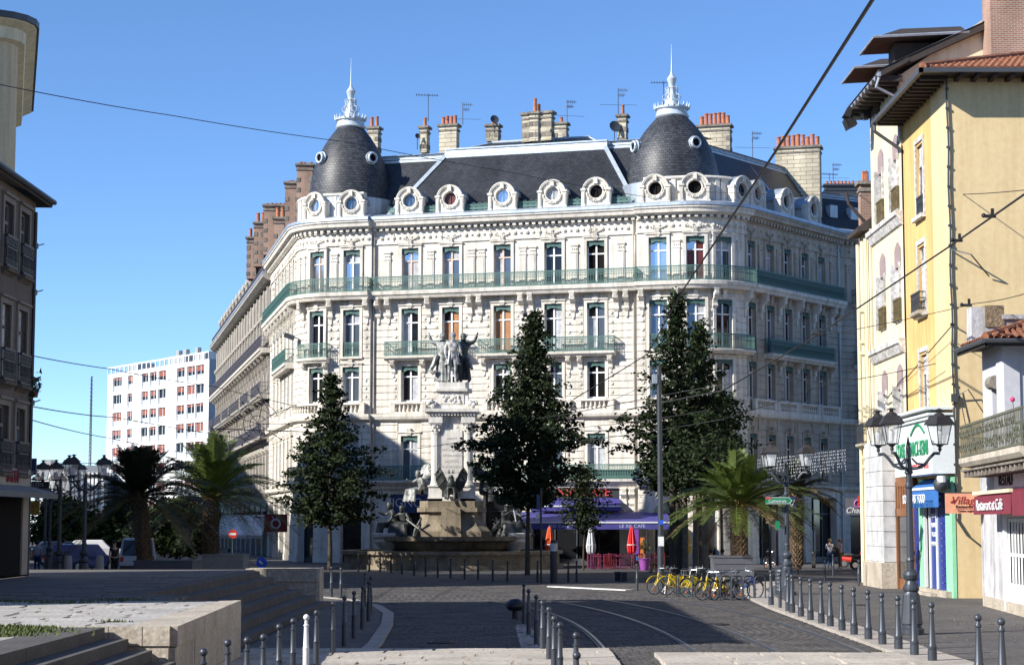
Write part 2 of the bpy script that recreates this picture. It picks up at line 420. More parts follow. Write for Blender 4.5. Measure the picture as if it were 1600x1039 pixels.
def balcony(parent, path, a, b, z, d=.7, th=.28, mat=None, iron=None, h=1.0, sp=.11, label=None, deco=True):
    m = MB()
    sweep(m, path, a, b, [(0, z-th), (d-.18, z-th), (d-.08, z-th*.6), (d, z-th*.5), (d+.03, z-.03), (d, z), (0, z)])
    sl = WB('balcony_slab', m, mat or stone, parent)
    m = MB(); railing(m, path, a+.04, b-.04, d-.06, z, h, sp, True, deco); r = WB('balcony_railing', m, iron or green_iron, parent); r['kind'] = 'stuff'
    return sl, r
def baluster_mesh(h, mat):
    m = MB(); m.lathe([(.09, 0), (.09, .05*h), (.05, .1*h), (.1, .35*h), (.075, .5*h), (.045, .75*h), (.085, .92*h), (.085, h)], 8); return m.mesh('baluster', mat, True)
def balustrade(parent, path, a, b, o, z, h=.75, mat=None, sp=.26):
    mat = mat or stone
    m = MB(); slab(m, path, a, b, o-.14, o+.1, z, z+.12); slab(m, path, a, b, o-.16, o+.12, z+h-.13, z+h)
    for q in (a+.16, b-.16):
        p = path.W(q, o-.02, z+h/2); m.cbox(p, (.32, .24, h-.26), path.rz(q))
    WB('balustrade_rail', m, mat, parent)
    n = int((b-a-.7)/sp)
    for k in range(n+1):
        q = a+.35 + (b-a-.7)*k/max(n, 1)
        WI('baluster', cache(('bal', round(h, 2), mat.name), lambda: baluster_mesh(h-.25, mat)), parent, path.W(q, o-.02, z+.12), path.rz(q))
def oeil_mesh(back=1.7):
    m = MB(); r = .44; zc = .98; n = 32; d = -.12
    def outline(k):
        a = 2*math.pi*k/n; x, z = math.cos(a), math.sin(a)
        if z >= 0: return (.82*x, zc + .82*z)
        t = min(.78/max(abs(x), 1e-6), zc/max(abs(z), 1e-6)); return (x*t, zc + z*t)
    vs = []; 
    for k in range(n):
        a = 2*math.pi*k/n; ox, oz = outline(k)
        vs += [(r*math.cos(a), d, zc+r*math.sin(a)), (ox, d, oz), (r*math.cos(a), d+.3, zc+r*math.sin(a)), (ox, back, oz)]
    fs = []
    for k in range(n):
        a, b = 4*k, 4*((k+1) % n); fs += [(a, a+1, b+1, b), (a, b, b+2, a+2), (a+1, a+3, b+3, b+1)]
    m.add(vs, fs)
    m.ring((0, d-.02, zc), .50, .065, 28, 6); m.ring((0, d-.02, zc), .70, .035, 24, 5)
    m.ring((0, d-.06, zc), .86, .09, 18, 6, a0=R(12), a1=R(168)); m.ring((0, d-.12, zc), .90, .05, 18, 6, a0=R(12), a1=R(168))
    for s in (-1, 1):
        x = s*.86
        m.box(x-.12, x+.12, d-.1, .3, 0, 1.08); m.box(x-.17, x+.17, d-.16, .3, 1.06, 1.2); m.box(x-.15, x+.15, d-.13, .3, 0, .12)
        m.box(x-.07, x+.07, d-.13, d-.08, .2, .95)
    m.box(-.14, .14, d-.2, d, zc+.5, zc+.86, taper=.02)
    m.box(-.85, .85, d-.06, .1, 0, .1)
    for k in range(15):
        a = math.pi*(1.07 + .86*k/14); rr = .62 + .02*(k % 2); m.ball((rr*math.cos(a), d-.07, zc+rr*math.sin(a)), .075+.02*(k % 3 == 0), 6, 4)
    return m.mesh('dormer', [stone, zinc])
def dormer(parent, loc, rz, st='b', label=None):
    o = WI('dormer', cache('oeil', oeil_mesh), parent, loc, rz)
    def mk():
        m = MB(); m.tube((0, .1, .98), (0, .14, .98), .45, n=20); m.box(-.03, .03, .05, .1, .54, 1.42); return m.mesh('pane', PAN[st])
    link('pane', cache(('op', st), mk), o)
    def cap():
        m = MB()
        pts = [(.93*math.cos(math.pi*k/12), .98+.93*math.sin(math.pi*k/12)) for k in range(13)]
        for k in range(12):
            (x0, z0), (x1, z1) = pts[k], pts[k+1]; m.quad((x0, -.2, z0), (x1, -.2, z1), (x1, 1.75, z1), (x0, 1.75, z0)); m.quad((x0*.97, -.2, z0*.97+.03), (x0, -.2, z0), (x1, -.2, z1), (x1*.97, -.2, z1*.97+.03))
        return m.mesh('dormer_cap', zinc)
    link('dormer_cap', cache('ocap', cap), o)
    if label: o['label'] = label
    return o
def pot_mesh(h=.55, r=.12):
    m = MB(); m.lathe([(r*1.1, 0), (r*1.1, .06), (r, .08), (r*.92, h-.06), (r*1.08, h-.05), (r*1.08, h)], 9); return m.mesh('chimney_pot', terra, True)
def chimney(parent, c, sx, sy, z0, z1, npots, rz=0, mat=None, ph=.6, capm=None, pr=.13, bands=True, seedk=0, stagger=1):
    m = MB(); T = Matrix.Translation((c[0], c[1], 0)) @ Matrix.Rotation(rz, 4, 'Z'); m.T = T
    h = z1-z0
    for (x0, x1, y0, y1, ) in [(-sx/2, sx/2, -sy/2, sy/2)]:
        for a, b in (((x0, y0), (x1, y0)), ((x1, y0), (x1, y1)), ((x1, y1), (x0, y1)), ((x0, y1), (x0, y0))):
            L = math.hypot(b[0]-a[0], b[1]-a[1])
            m.quad((*a, z0), (*b, z0), (*b, z1), (*a, z1), 0, [(0, z0), (L, z0), (L, z1), (0, z1)])
    o = WB('chimney', m, mat or stone_d, parent)
    m = MB(); m.T = T
    m.box(-sx/2-.14, sx/2+.14, -sy/2-.14, sy/2+.14, z1, z1+.16); m.box(-sx/2-.06, sx/2+.06, -sy/2-.06, sy/2+.06, z1-.35, z1-.22)
    if bands:
        z = z0+.45
        while z < z1-.6:
            for s in (-1, 1):
                m.cbox((s*(sx/2-.12), 0, z), (.3, sy+.06, .32)); z += 0
            z += .75
    B('chimney_cap', m, capm or lime_dark, o)
    rr = random.Random(seedk+int(c[0]*10))
    for k in range(npots):
        x = 0 if npots == 1 else -sx/2+.2 + (sx-.4)*k/(npots-1); hh = ph*(1 if k % 2 else .72 + .4*rr.random())
        p = T @ Vector((x, 0, z1+.16))
        q = link('chimney_pot', cache(('pot', round(pr, 2)), lambda: pot_mesh(.6, pr)), o, p, 0, (1, 1, hh/.6))
    return o
def antenna(parent, p, h, kind=0, rz=0):
    m = MB(); m.T = Matrix.Translation(p) @ Matrix.Rotation(rz, 4, 'Z'); m.tube((0, 0, 0), (0, 0, h), .03, n=5)
    if kind == 0:
        m.tube((-.9, 0, h-.1), (.7, 0, h-.1), .022, n=4)
        for k in range(9): x = -.85+.19*k; m.tube((x, -.28, h-.1), (x, .28, h-.1), .014, n=4); m.tube((x, 0, h-.2), (x, 0, h), .012, n=4)
    elif kind == 1:
        for zz, l in ((h-.15, .7), (h-.5, .5)):
            m.tube((0, 0, zz), (l, -.2, zz-.05), .02, n=4)
            for k in range(5): x = l*k/5; m.tube((x, -.35, zz), (x, .35, zz), .012, n=4); m.tube((x, 0, zz-.15), (x, 0, zz+.15), .012, n=4)
        m.tube((-1.3, 0, h-1.2), (1.3, 0, h-1.2), .015, n=4)
    return WB('antenna', m, dark_iron, parent)

# ---------------------------------------------------------------- corner building paths
AX = Vector((-9.48, 129.9)); BX = Vector((8.23, 124.7)); TF = (BX-AX).normalized(); NF = Vector((TF.y, -TF.x))
DL = Vector((-664, 3000)).normalized(); DR = Vector((2200, 3000)).normalized()
angF = math.atan2(NF.y, NF.x) % (2*math.pi)
NL = Vector((-DL.y, DL.x)); angL = math.atan2(NL.y, NL.x) % (2*math.pi)
NR = Vector((DR.y, -DR.x)); angR = math.atan2(NR.y, NR.x) % (2*math.pi)
CL = AX - TF*3.0 - NF*3.4; CR = BX + TF*3.0 - NF*3.7
PF = Path(AX).line((BX-AX).length, TF)
LW = 19.2
PL = Path(CL + NL*3.7 + DL*LW).line(LW, -DL).arc(CL, 3.7, angL, angF).line(3.0, TF)
PR = Path(BX + NF*.3).line(3.0, TF).arc(CR, 4.0, angF, angR).line(13.2, DR).line(9, (.85, .53))
PG = Path(CL + NL*3.65 + DL*(LW+67)).line(67, -DL)
RW0 = 3.0 + 4*(angR-angF)          # start of right wing on PR
LA = LW + 3.7*(angF-angL)          # start of straight tower front on PL
Z1b, Z1t, Z2b, Z2t, Z3b, Z3t, Z4b, Z4t = 5.5, 8.5, 10.8, 13.2, 13.9, 17.1, 18.3, 21.2
cb = thing('corner_building', 'cream stone corner apartment block with two slate domes and green balconies behind the fountain', 'building', (-1, 130, 0))
def cq(path, us, **k): return [path.su(u, **k) for u in us]
WF = cq(PF, (640, 704, 785, 865, 932))
WLt = [PL.su(494, lo=LW), PL.su(548, lo=LW)]
WRt = [PR.su(1030), PR.su(1089), PR.su(1133)]
WRw = [RW0 + x for x in (.58, 3.13, 5.64, 8.14, 10.6)]
WLw = [LW - 1.9 - 2.65*k for k in range(6)]
WRx = [RW0+13.2+2.6, RW0+13.2+6.2]
W_ = 1.2
st4 = ['sbss', 'cbbs', 'sbcd', 'dddd', 'vvvv']; st3 = ['dddd', 'oodo', 'oooo', 'dcdc', 'dbdb']; st2 = ['dddd', 'dddd', 'ddsd', 'dbdb', 'vvvv']; st1 = ['bcbc', 'dddd', 'bbbb', 'dbdb', 'cccc']
def facade(path, wins, a, b, sty, mat, wings=False, ww=W_, lv2=(Z2b, Z2t), dets=True, fms=None, courses=True, l1=True, far=False):
    "upper floors of one stretch: wall, courses, surrounds, windows"
    ops = []; ws = ww/2
    for q in wins:
        for z0, z1 in (((Z1b, Z1t),) if l1 else ()) + (lv2, (Z3b, Z3t), (Z4b, Z4t)): ops.append((q-ws, q+ws, z0, z1))
    m = MB(); wallgrid(m, path, a, b, 5.1, 23.3, ops, .36); WB('wall', m, mat, cb)
    for i, q in enumerate(wins):
        for lv, (z0, z1) in enumerate((((Z1b, Z1t),) if l1 else ((0, 0),)) + (lv2, (Z3b, Z3t), (Z4b, Z4t))):
            if z1 == 0: continue
            s = sty[lv][i % len(sty[lv])]
            fm = (tan_pt if (lv == 3 and fms) and i in fms else white_pt)
            window(cb, path, q, z0, z1, ww, s, .32, fm, True, 0, dets)
            WI('window_surround', cache(('ws', r2(ww), r2(z1-z0), mat.name, lv), lambda: surround_mesh(r2(ww), r2(z1-z0), mat, .2, .09, lv != 1, True, (.5, .5, .62, .5)[lv])), cb, path.W(q, 0, z0), path.rz(q))
    if courses:
        edges = [a] + [x for q in wins for x in (q-ws-.22, q+ws+.22)] + [b]
        stones = MB()
        for j in range(0, len(edges), 2):
            e0, e1 = edges[j], edges[j+1]
            if e1-e0 < .12: continue
            z = 5.5
            while z < 17.6:
                nz = z + .47
                if 9.55 < z < 10.05: z = 10.05; continue
                zz1 = min(nz-.05, 9.5 if z < 9.6 else 17.75)
                mm = MB() if not far else stones
                slab(mm, path, e0+(.03 if j else 0), e1-.03, -.02, .055, z, zz1)
                if not far: WB('stone_course', mm, mat, cb)
                z = nz
        if far: tag(WB('stone_courses', stones, mat, cb), kind='stuff')
    # between the windows on the top floor: pilaster pairs
    m = MB()
    mids = [(wins[i]+wins[i+1])/2 for i in range(len(wins)-1)]
    gaps = [wins[i+1]-wins[i] for i in range(len(wins)-1)]
    if wins and wins[0]-a > 1.5: mids.append((a+wins[0]-ws)/2); gaps.append((wins[0]-a)*1.0)
    if wins and b-wins[-1] > 1.5: mids.append((b+wins[-1]+ws)/2); gaps.append((b-wins[-1])*1.0)
    for c_, g in zip(mids, gaps):
        for dx in ((-.34, .34) if g > 3.1 or dets and g > 2.95 else (0,)):
            q = c_+dx
            if q-.25 < a or q+.25 > b: continue
            m = MB(); slab(m, path, q-.24, q+.24, -.01, .07, 18.3, 20.9); slab(m, path, q-.17, q+.17, .06, .095, 18.75, 20.35)
            slab(m, path, q-.29, q+.29, -.01, .13, 20.9, 21.02); slab(m, path, q-.27, q+.27, -.01, .11, 20.45, 20.53)
            for kk in range(3): m.ball(path.W(q-.14+.14*kk, .08, 20.7), .055, 6, 4)
            WB('pilaster', m, mat, cb)
    # frieze and cornice
    m = MB()
    slab(m, path, a, b, -.02, .1, 21.52, 21.62); slab(m, path, a, b, -.02, .06, 21.62, 22.35)
    WB('frieze', m, mat, cb)
    m = MB()
    L = b-a; n = int(L/.42)
    for k in range(n):
        q = a + L*(k+.5)/n
        if far and k % 2: continue
        m.ball(path.W(q, .07, 21.95), .10 + .04*(k % 2), 6, 4)
        if k % 8 == 3: m.cbox(path.W(q, .06, 21.97), (.06, .1, .6), path.rz(q))
    for q in wins:
        for kk in range(7): m.ball(path.W(q-.45+.15*kk, .1, 21.9-.12*math.sin(math.pi*kk/6)), .085, 6, 4)
    WB('frieze_carving', m, mat, cb)['kind'] = 'stuff'
    m = MB()
    sweep(m, path, a, b, [(-.02, 22.62), (.34, 22.62), (.4, 22.7), (.62, 22.74), (.66, 22.95), (.75, 23.02), (.75, 23.1), (-.02, 23.1)])
    slab(m, path, a, b, -.02, .16, 22.35, 22.42)
    WB('cornice', m, mat, cb)
    m = MB(); n = int(L/.44)
    for k in range(n):
        q = a + L*(k+.5)/n; m.cbox(path.W(q, .2, 22.52), (.22, .36, .19), path.rz(q))
    WB('dentils', m, mat, cb)['kind'] = 'stuff'
    m = MB(); sweep(m, path, a, b, [(-.5, 23.11), (.76, 23.11), (.80, 23.16), (.78, 23.36), (-.1, 23.62), (-.5, 23.62)]); WB('gutter', m, zinc, cb)
facade(PF, WF, 0, PF.L, (st1, st2, st3, st4), stone, fms=(0, 1, 2))
facade(PL, WLt, LW, PL.L, (('bbbb', 'cccc'), ('dddd', 'sbsb'), ('dddd', 'bbbb'), ('sssd', 'sbsb')), stone, fms=(0,))
facade(PR, WRt, 0, RW0, (('bbbb',), ('bbbb', 'bdbd', 'dddd'), ('bbbb', 'bcbc', 'dddd'), ('ssss', 'rrsr', 'dddd')), stone)
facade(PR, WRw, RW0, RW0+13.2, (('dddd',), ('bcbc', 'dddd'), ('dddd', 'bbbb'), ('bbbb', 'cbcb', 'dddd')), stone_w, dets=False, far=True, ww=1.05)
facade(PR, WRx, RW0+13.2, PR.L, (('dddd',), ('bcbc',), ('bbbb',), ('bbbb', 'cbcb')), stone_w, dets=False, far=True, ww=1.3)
facade(PL, sorted(WLw), 0, LW, (('dddd',), ('bcbc', 'dddd'), ('dddd', 'bbbb'), ('bbbb', 'cbcb')), stone, dets=False, far=True, ww=1.0)
# return walls where the towers step forward
m = MB()
for P_, q in ((PL, PL.L), (PR, 0.0)):
    a, b = P_.W(q, 0, 0), P_.W(q, -.5, 0); m.quad((a.x, a.y, 0), (b.x, b.y, 0), (b.x, b.y, 23.3), (a.x, a.y, 23.3))
WB('wall', m, stone, cb)
# ledges
for P_, a, b in ((PF, 0, PF.L), (PL, 0, PL.L), (PR, 0, PR.L)):
    m = MB(); sweep(m, P_, a, b, [(-.02, 9.5), (.1, 9.5), (.34, 9.62), (.4, 9.8), (.4, 9.98), (-.02, 9.98)]); WB('ledge', m, stone, cb)
    m = MB(); sweep(m, P_, a, b, [(-.02, 4.9), (.2, 4.9), (.3, 5.0), (.34, 5.2), (-.02, 5.2)]); WB('ledge', m, stone, cb)
# top floor balcony
balcony(cb, PF, .0, PF.L, 18.25, .78, .5)
balcony(cb, PL, LW-.0, PL.L, 18.25, .78, .5)
balcony(cb, PL, 0.2, LW-.12, 18.25, .78, .5, sp=.16)
balcony(cb, PR, 0, RW0, 18.25, .78, .5)
balcony(cb, PR, RW0+.05, RW0+13.1, 18.25, .78, .5, sp=.14)
def screen(path, a, b, z, h, mat, name='balcony_screen'):
    m = MB(); slab(m, path, a, b, .60, .615, z+.05, z+h); return WB(name, m, mat, cb)
leaf_green = flat('dark_green_canvas', (.028, .07, .062), .8)
screen(PR, RW0+.1, RW0+13.0, 18.25, .92, leaf_green); screen(PL, .3, LW-.2, 18.25, .9, green_iron)
con = cache('con', lambda: console_mesh(1.5, .3, .62, stone)); con2 = cache('con2', lambda: console_mesh(.95, .26, .5, stone))
for u in (591, 607, 670, 735, 751, 816, 831, 897, 965, 981): q = PF.su(u); WI('bracket', con, cb, PF.W(q, .0, 17.72), PF.rz(q))
for q in [PL.su(u, lo=LW) for u in (475, 516, 573)]: WI('bracket', con, cb, PL.W(q, 0, 17.72), PL.rz(q))
for q in [PR.su(u) for u in (1005, 1060, 1118)]+[RW0-.3]: WI('bracket', con, cb, PR.W(q, 0, 17.72), PR.rz(q))
for i in range(6): q = RW0+1.85+2.5*i; WI('bracket', con, cb, PR.W(min(q, RW0+13), 0, 17.72), PR.rz(q))
for i in range(8): q = LW-.4-2.5*i; WI('bracket', con, cb, PL.W(max(q, .2), 0, 17.72), PL.rz(q))
# third floor balconies
for ua, ub in ((604, 734), (750, 815), (850, 964)):
    a, b = PF.su(ua), PF.su(ub); balcony(cb, PF, a, b, 13.85, .7, .3)
for u in (615, 662, 722, 757, 807, 858, 890, 908, 955): q = PF.su(u); WI('bracket', con2, cb, PF.W(q, 0, 13.5), PF.rz(q))
q = WLt[0]; balcony(cb, PL, q-1.25, q+1.05, 13.85, .7, .35)
for d in (-.9, .8): WI('bracket', con2, cb, PL.W(q+d, 0, 13.5), PL.rz(q+d))
a, b = PR.su(1068), RW0-.1; balcony(cb, PR, a, b, 13.85, .7, .3)
balcony(cb, PR, WRw[1]-1.0, WRw[4]+.9, 13.85, .7, .35, sp=.14); 
m = MB(); slab(m, PR, WRw[1]-.95, WRw[4]+.85, .52, .535, 13.9, 14.75); WB('balcony_screen', m, leaf_green, cb)
balcony(cb, PL, WLw[3]-.9, WLw[0]+1.0, 13.85, .75, .4, sp=.16)
for qq in WRw[1:]: WI('bracket', con2, cb, PR.W(qq+1.2, 0, 13.5), PR.rz(qq))
for P_, q, z in ((PL, WLt[1], Z3b), (PR, WRt[0], Z3b), (PR, WRw[0], Z3b)):
    m = MB(); railing(m, P_, q-.6, q+.6, -.02, z, 1.0, ends=False); WB('window_guard', m, green_iron, cb)
for q in WRx:
    balcony(cb, PR, q-1.3, q+1.3, 13.85, .6, .3, sp=.14); balcony(cb, PR, q-1.3, q+1.3, 18.25, .6, .3, sp=.14); balcony(cb, PR, q-1.3, q+1.3, 9.98, .6, .3, sp=.14)
# second floor balustrades
for q in WF: balustrade(cb, PF, q-1.25, q+1.25, .3, 9.98, .78)
balustrade(cb, PL, LW+.3, LA-.3, .3, 9.98, .78); balustrade(cb, PL, WLt[1]-1.1, WLt[1]+1.1, .3, 9.98, .78)
balustrade(cb, PR, WRt[0]-1.1, WRt[0]+1.1, .3, 9.98, .78); balustrade(cb, PR, WRt[1]-1.2, RW0-.4, .3, 9.98, .78)
for i in range(4): balustrade(cb, PR, RW0+.3+3.1*i, RW0+.3+3.1*i+3.0, .3, 9.98, .78)
for i in range(3): balustrade(cb, PL, LW-3.6-4*i, LW-.3-4*i, .3, 9.98, .78)
# first floor iron balconies
balcony(cb, PF, PF.su(583), PF.su(690), 5.5, .7, .3); balcony(cb, PF, PF.su(735), PF.L-.02, 5.5, .7, .3)
m = MB(); slab(m, PF, PF.su(895), PF.L-.2, .5, .52, 5.6, 6.15); WB('balcony_screen', m, green_iron, cb)
balcony(cb, PR, .0, RW0, 5.5, .6, .3, sp=.14); balcony(cb, PL, LW, PL.L, 5.5, .6, .3, sp=.14)
# studs and window crowns
m = MB()
for P_, ws in ((PF, WF), (PL, WLt), (PR, WRt)):
    for q in ws:
        for s in (-1, 1):
            for z in (11.2, 11.75, 12.3, 14.6, 15.2, 15.8, 16.4):
                p = P_.W(q+s*1.05, .05, z); T = Matrix.Translation(p) @ Matrix.Rotation(P_.rz(q), 4, 'Z'); m.T = T
                m.tube((0, 0, 0), (0, -.07, 0), .13, .1, 8); m.T = None
        for k in range(9): m.ball(P_.W(q-.5+.125*k, .12, 13.42+.06*math.sin(math.pi*k/8)), .075+.02*(k == 4), 6, 4)
        for k in range(13): m.ball(P_.W(q-.9+.15*k, .06, 17.55), .05, 6, 4)
WB('carved_ornament', m, stone, cb)['kind'] = 'stuff'
# downpipes
for P_, q in ((PF, PF.L-.25), (PF, .15), (PR, RW0+13.1)):
    m = MB(); a = P_.W(q, .15, 0); m.tube((a.x, a.y, 0), (a.x, a.y, 17.7), .06, n=6); m.tube((a.x, a.y, 18.3), (a.x, a.y, 22.6), .06, n=6); WB('downpipe', m, stone_d if P_ is PF else zinc, cb)
# ---------------------------------------------------------------- corner building: ground floor
def gfloor(path, a, b, ops, mat=None, z1=5.1):
    m = MB(); wallgrid(m, path, a, b, 0, z1, [(x, y, 0, z) for x, y, z in ops], .6); WB('wall', m, mat or stone, cb)
    edges = [a] + [e for x, y, z in ops for e in (x, y)] + [b]; mm = MB()
    for j in range(0, len(edges), 2):
        if edges[j+1]-edges[j] < .2: continue
        z = .5
        slab(mm, path, edges[j]+.02, edges[j+1]-.02, -.02, .09, 0.02, .46)
        while z < 4.6: slab(mm, path, edges[j]+.02, edges[j+1]-.02, -.02, .05, z, z+.45); z += .5
    WB('stone_courses', mm, mat or stone, cb)['kind'] = 'stuff'
    for x, y, z in ops:
        n = max(1, round((y-x)/1.5)); m = MB()
        for k in range(n+1):
            q = x + (y-x)*k/n; m.cbox(path.W(min(max(q, x+.04), y-.04), -.5, z/2), (.07, .08, z), path.rz(q))
        slab(m, path, x, y, -.54, -.46, z*.74, z*.74+.09); slab(m, path, x, y, -.54, -.46, 0, .35); slab(m, path, x, y, -.54, -.46, z-.1, z)
        fr = WB('shop_front', m, dark_iron, cb)
        m = MB(); slab(m, path, x, y, -.56, -.545, 0, z); B('pane', m, P_dark, fr)
S = PF.su
gfloor(PF, 0, PF.L, [(S(612), S(668), 4.6), (S(684), S(742), 4.6), (S(756), S(816), 4.6), (S(830), S(967), 4.7)])
gfloor(PL, 0, PL.L, [(1, 4.2, 4.3), (5, 8.2, 4.3), (9, 12.2, 4.3), (13, 16.2, 4.3), (LW+1.0, LW+2.8, 4.3), (LA+.9, LA+2.4, 4.3)])
gfloor(PR, 0, PR.L, [(1.0, 2.6, 3.2), (3.6, 5.2, 4.3), (RW0-1.6, RW0-.3, 4.3), (RW0+1.2, RW0+3.8, 4.4), (RW0+4.8, RW0+7.6, 4.4), (RW0+8.6, RW0+12.4, 4.4), (RW0+14, RW0+17, 4.2), (RW0+18, RW0+21, 4.2)])
# arched entrance crown
m = MB(); q = 1.8
for k in range(9):
    a0, a1 = math.pi*k/9, math.pi*(k+1)/9
    for (r0, r1) in ((.8, 1.2),):
        pts = [PR.W(q+r*math.cos(t), .12, 3.2+r*math.sin(t)) for r, t in ((r0, a0), (r1, a0), (r1, a1), (r0, a1))]
        pb = [PR.W(q+r*math.cos(t), -.02, 3.2+r*math.sin(t)) for r, t in ((r0, a0), (r1, a0), (r1, a1), (r0, a1))]
        m.add(pts+pb, [(0, 1, 2, 3), (4, 7, 6, 5), (0, 4, 5, 1), (1, 5, 6, 2), (2, 6, 7, 3), (3, 7, 4, 0)])
WB('entrance_arch', m, stone, cb)
m = MB()
vs = [PR.W(q+.8*math.cos(math.pi*k/16), .02, 3.2+.8*math.sin(math.pi*k/16)) for k in range(17)]; m.add(vs, [tuple(range(17))]); WB('fanlight', m, P_dark, cb)
m = MB(); slab(m, PR, 1.0, 2.6, .0, .12, 3.0, 3.22); WB('entrance_lintel', m, terra, cb)
for u in (975, 988): q = S(u); WI('bracket', cache('con3', lambda: console_mesh(1.3, .34, .4, stone)), cb, PF.W(q, 0, 4.85), PF.rz(q))
# pale blinds and yellow boards inside the right-hand shop windows
m = MB(); slab(m, PR, RW0+5.0, RW0+5.8, -.53, -.52, 2.6, 4.2); slab(m, PR, RW0+9.0, RW0+10.2, -.53, -.52, .4, 2.2); slab(m, PR, RW0+8.8, RW0+9.6, -.53, -.52, 2.5, 4.2); WB('window_blind', m, M('cream_blind', (.62, .56, .42), .7), cb)
# ---------------------------------------------------------------- corner building: roofs and domes
def slopeface(mb, p, mat=0):
    "roof quad with slate UVs: p = bottom-left, bottom-right, top-right, top-left"
    p = [Vector(x) for x in p]; ux = (p[1]-p[0]).normalized(); n = ux.cross(p[-1]-p[0]).normalized(); uy = n.cross(ux)
    mb.add(p, [tuple(range(len(p)))], mat, [[((x-p[0]).dot(ux), (x-p[0]).dot(uy)) for x in p]])
def fp(q, o, z): return PF.W(q, o, z)
a0, a1 = S(596), S(995); inset = 3.3; zb, zt = 23.4, 28.15; back = -11
roof = MB()
A_, B_, C_, D_ = fp(a0, -.5, zb), fp(a1, -.5, zb), fp(a1-2.9, -3.6, zt), fp(a0+3.3, -3.6, zt)
slopeface(roof, (A_, B_, C_, D_))
E_, G_ = fp(a0, back, zb), fp(a1, back, zb); H_, I_ = fp(a0+3.3, back, zt), fp(a1-2.9, back, zt)
slopeface(roof, (E_, A_, D_, H_)); slopeface(roof, (B_, G_, I_, C_))
# low upper roof
za = 28.45; U = [fp(a0+3.6, -3.9, za), fp(a1-3.2, -3.9, za), fp(a1-5.2, -8.5, 29.9), fp(a0+5.2, -8.5, 29.9)]
slopeface(roof, U); slopeface(roof, (fp(a1-3.2, -3.9, za), fp(a1-3.2, -13, za), fp(a1-5.2, -8.5, 29.9))); slopeface(roof, (fp(a0+3.6, -13, za), fp(a0+3.6, -3.9, za), fp(a0+5.2, -8.5, 29.9)))
slopeface(roof, (fp(a1-3.2, -13, za), fp(a0+3.6, -13, za), fp(a0+5.2, -8.5, 29.9), fp(a1-5.2, -8.5, 29.9)))
WB('roof', roof, slate, cb)
fl = MB()
def strip3(p, q, w, t=.06, mb=fl):
    mb.tube(p, q, w, n=4)
strip3(A_, D_, .17); strip3(B_, C_, .17)
def ridge(path, a, b, o, z, d=.42, h=.55, mb=None):
    sweep(mb, path, a, b, [(o+.02, z-.25), (o+.14, z-.18), (o+.14, z), (o-.12, z+.12), (o-.2, z+h-.12), (o-.1, z+h-.1), (o-.16, z+h), (o-d-.3, z+h), (o-d-.3, z-.25)])
ridge(PF, a0+3.2, a1-2.8, -3.6, zt, mb=fl)
fl.tube(U[3]+Vector((0, 0, .02)), U[2]+Vector((0, 0, .02)), .1, n=6); fl.tube(U[1], U[2], .07, n=5); fl.tube(U[0], U[3], .07, n=5)
WB('roof_flashing', fl, lead, cb)
# recessed link roofs beside the domes, and wing roofs
fl = MB()
def wingroof(path, a, b, o0=-.7, o1=-2.9, z0=23.4, z1=28.0, ra=True):
    rf = MB()
    qs = path.brk(a, b)
    for q0, q1 in zip(qs[:-1], qs[1:]):
        if q1-q0 < .01: continue
        slopeface(rf, (path.W(q0, o0, z0), path.W(q1, o0, z0), path.W(q1, o1, z1), path.W(q0, o1, z1)))
        slopeface(rf, (path.W(q0, o1, z1+.3), path.W(q1, o1, z1+.3), path.W(q1, o1-5, z1+1.0), path.W(q0, o1-5, z1+1.0)))
    WB('roof', rf, slate, cb); fl_ = MB(); ridge(path, a, b, o1, z1-.1, h=.45, mb=fl_); WB('roof_flashing', fl_, lead, cb)
wingroof(PF, -3.2, a0+3.3, -1.6, -4.3, z1=28.2); wingroof(PF, a1-2.9, PF.L+3.5, -1.6, -4.3, z1=28.4)
wingroof(PR, RW0+.2, RW0+13.2, -.9, -3.9); wingroof(PL, 0, LW-.2, -.9, -3.9, z1=27)
wingroof(PR, RW0+13.3, PR.L, -.9, -3.6, z1=26.6)
# end hips of the right wing
p0, p1 = PR.W(RW0+13.15, -.8, 23.45), PR.W(RW0+11.2, -3.9, 28.05); strip3(p0, p1, .12, mb=fl)
p0, p1 = PR.W(RW0+.6, -.8, 23.5), PR.W(RW0+.2, -3.9, 28.1); strip3(p0, p1, .14, mb=fl)
p0, p1 = PR.W(RW0+7.6, -1.7, 25.0), PR.W(RW0+6.9, -3.9, 28.05); strip3(p0, p1, .06, mb=fl)
rf = MB(); slopeface(rf, (PR.W(RW0+13.2, -.9, 23.4), PR.W(RW0+13.2, -9, 23.4), PR.W(RW0+13.2, -9, 28), PR.W(RW0+13.2, -3.9, 28)))
WB('roof', rf, slate, cb); WB('hip_flashing', fl, lead, cb)
m = MB(); slab(m, PF, 0, PF.L, -6, -.5, 22, 23.35); slab(m, PF, -6, PF.L+7, -12, -6, 22, 23.3); slab(m, PR, RW0, PR.L, -8, -.3, 22.8, 23.35); slab(m, PL, 0, LW, -8, -.3, 22.8, 23.35); WB('roof_deck', m, zinc, cb)
# green gutter cresting between dormers
m = MB(); railing(m, PF, a0+.4, a1-.4, -.28, 23.75, .34, .2, False, True); sweep(m, PF, a0+.4, a1-.4, [(-.31, 23.72), (-.25, 23.72), (-.25, 23.86), (-.31, 23.86)]); WB('roof_cresting', m, green_iron, cb)
for q, st in zip([S(u) for u in (638, 702, 785, 864, 933)], 'brscv'): dormer(cb, PF.W(q, -.1, 23.5), PF.rz(q), st)
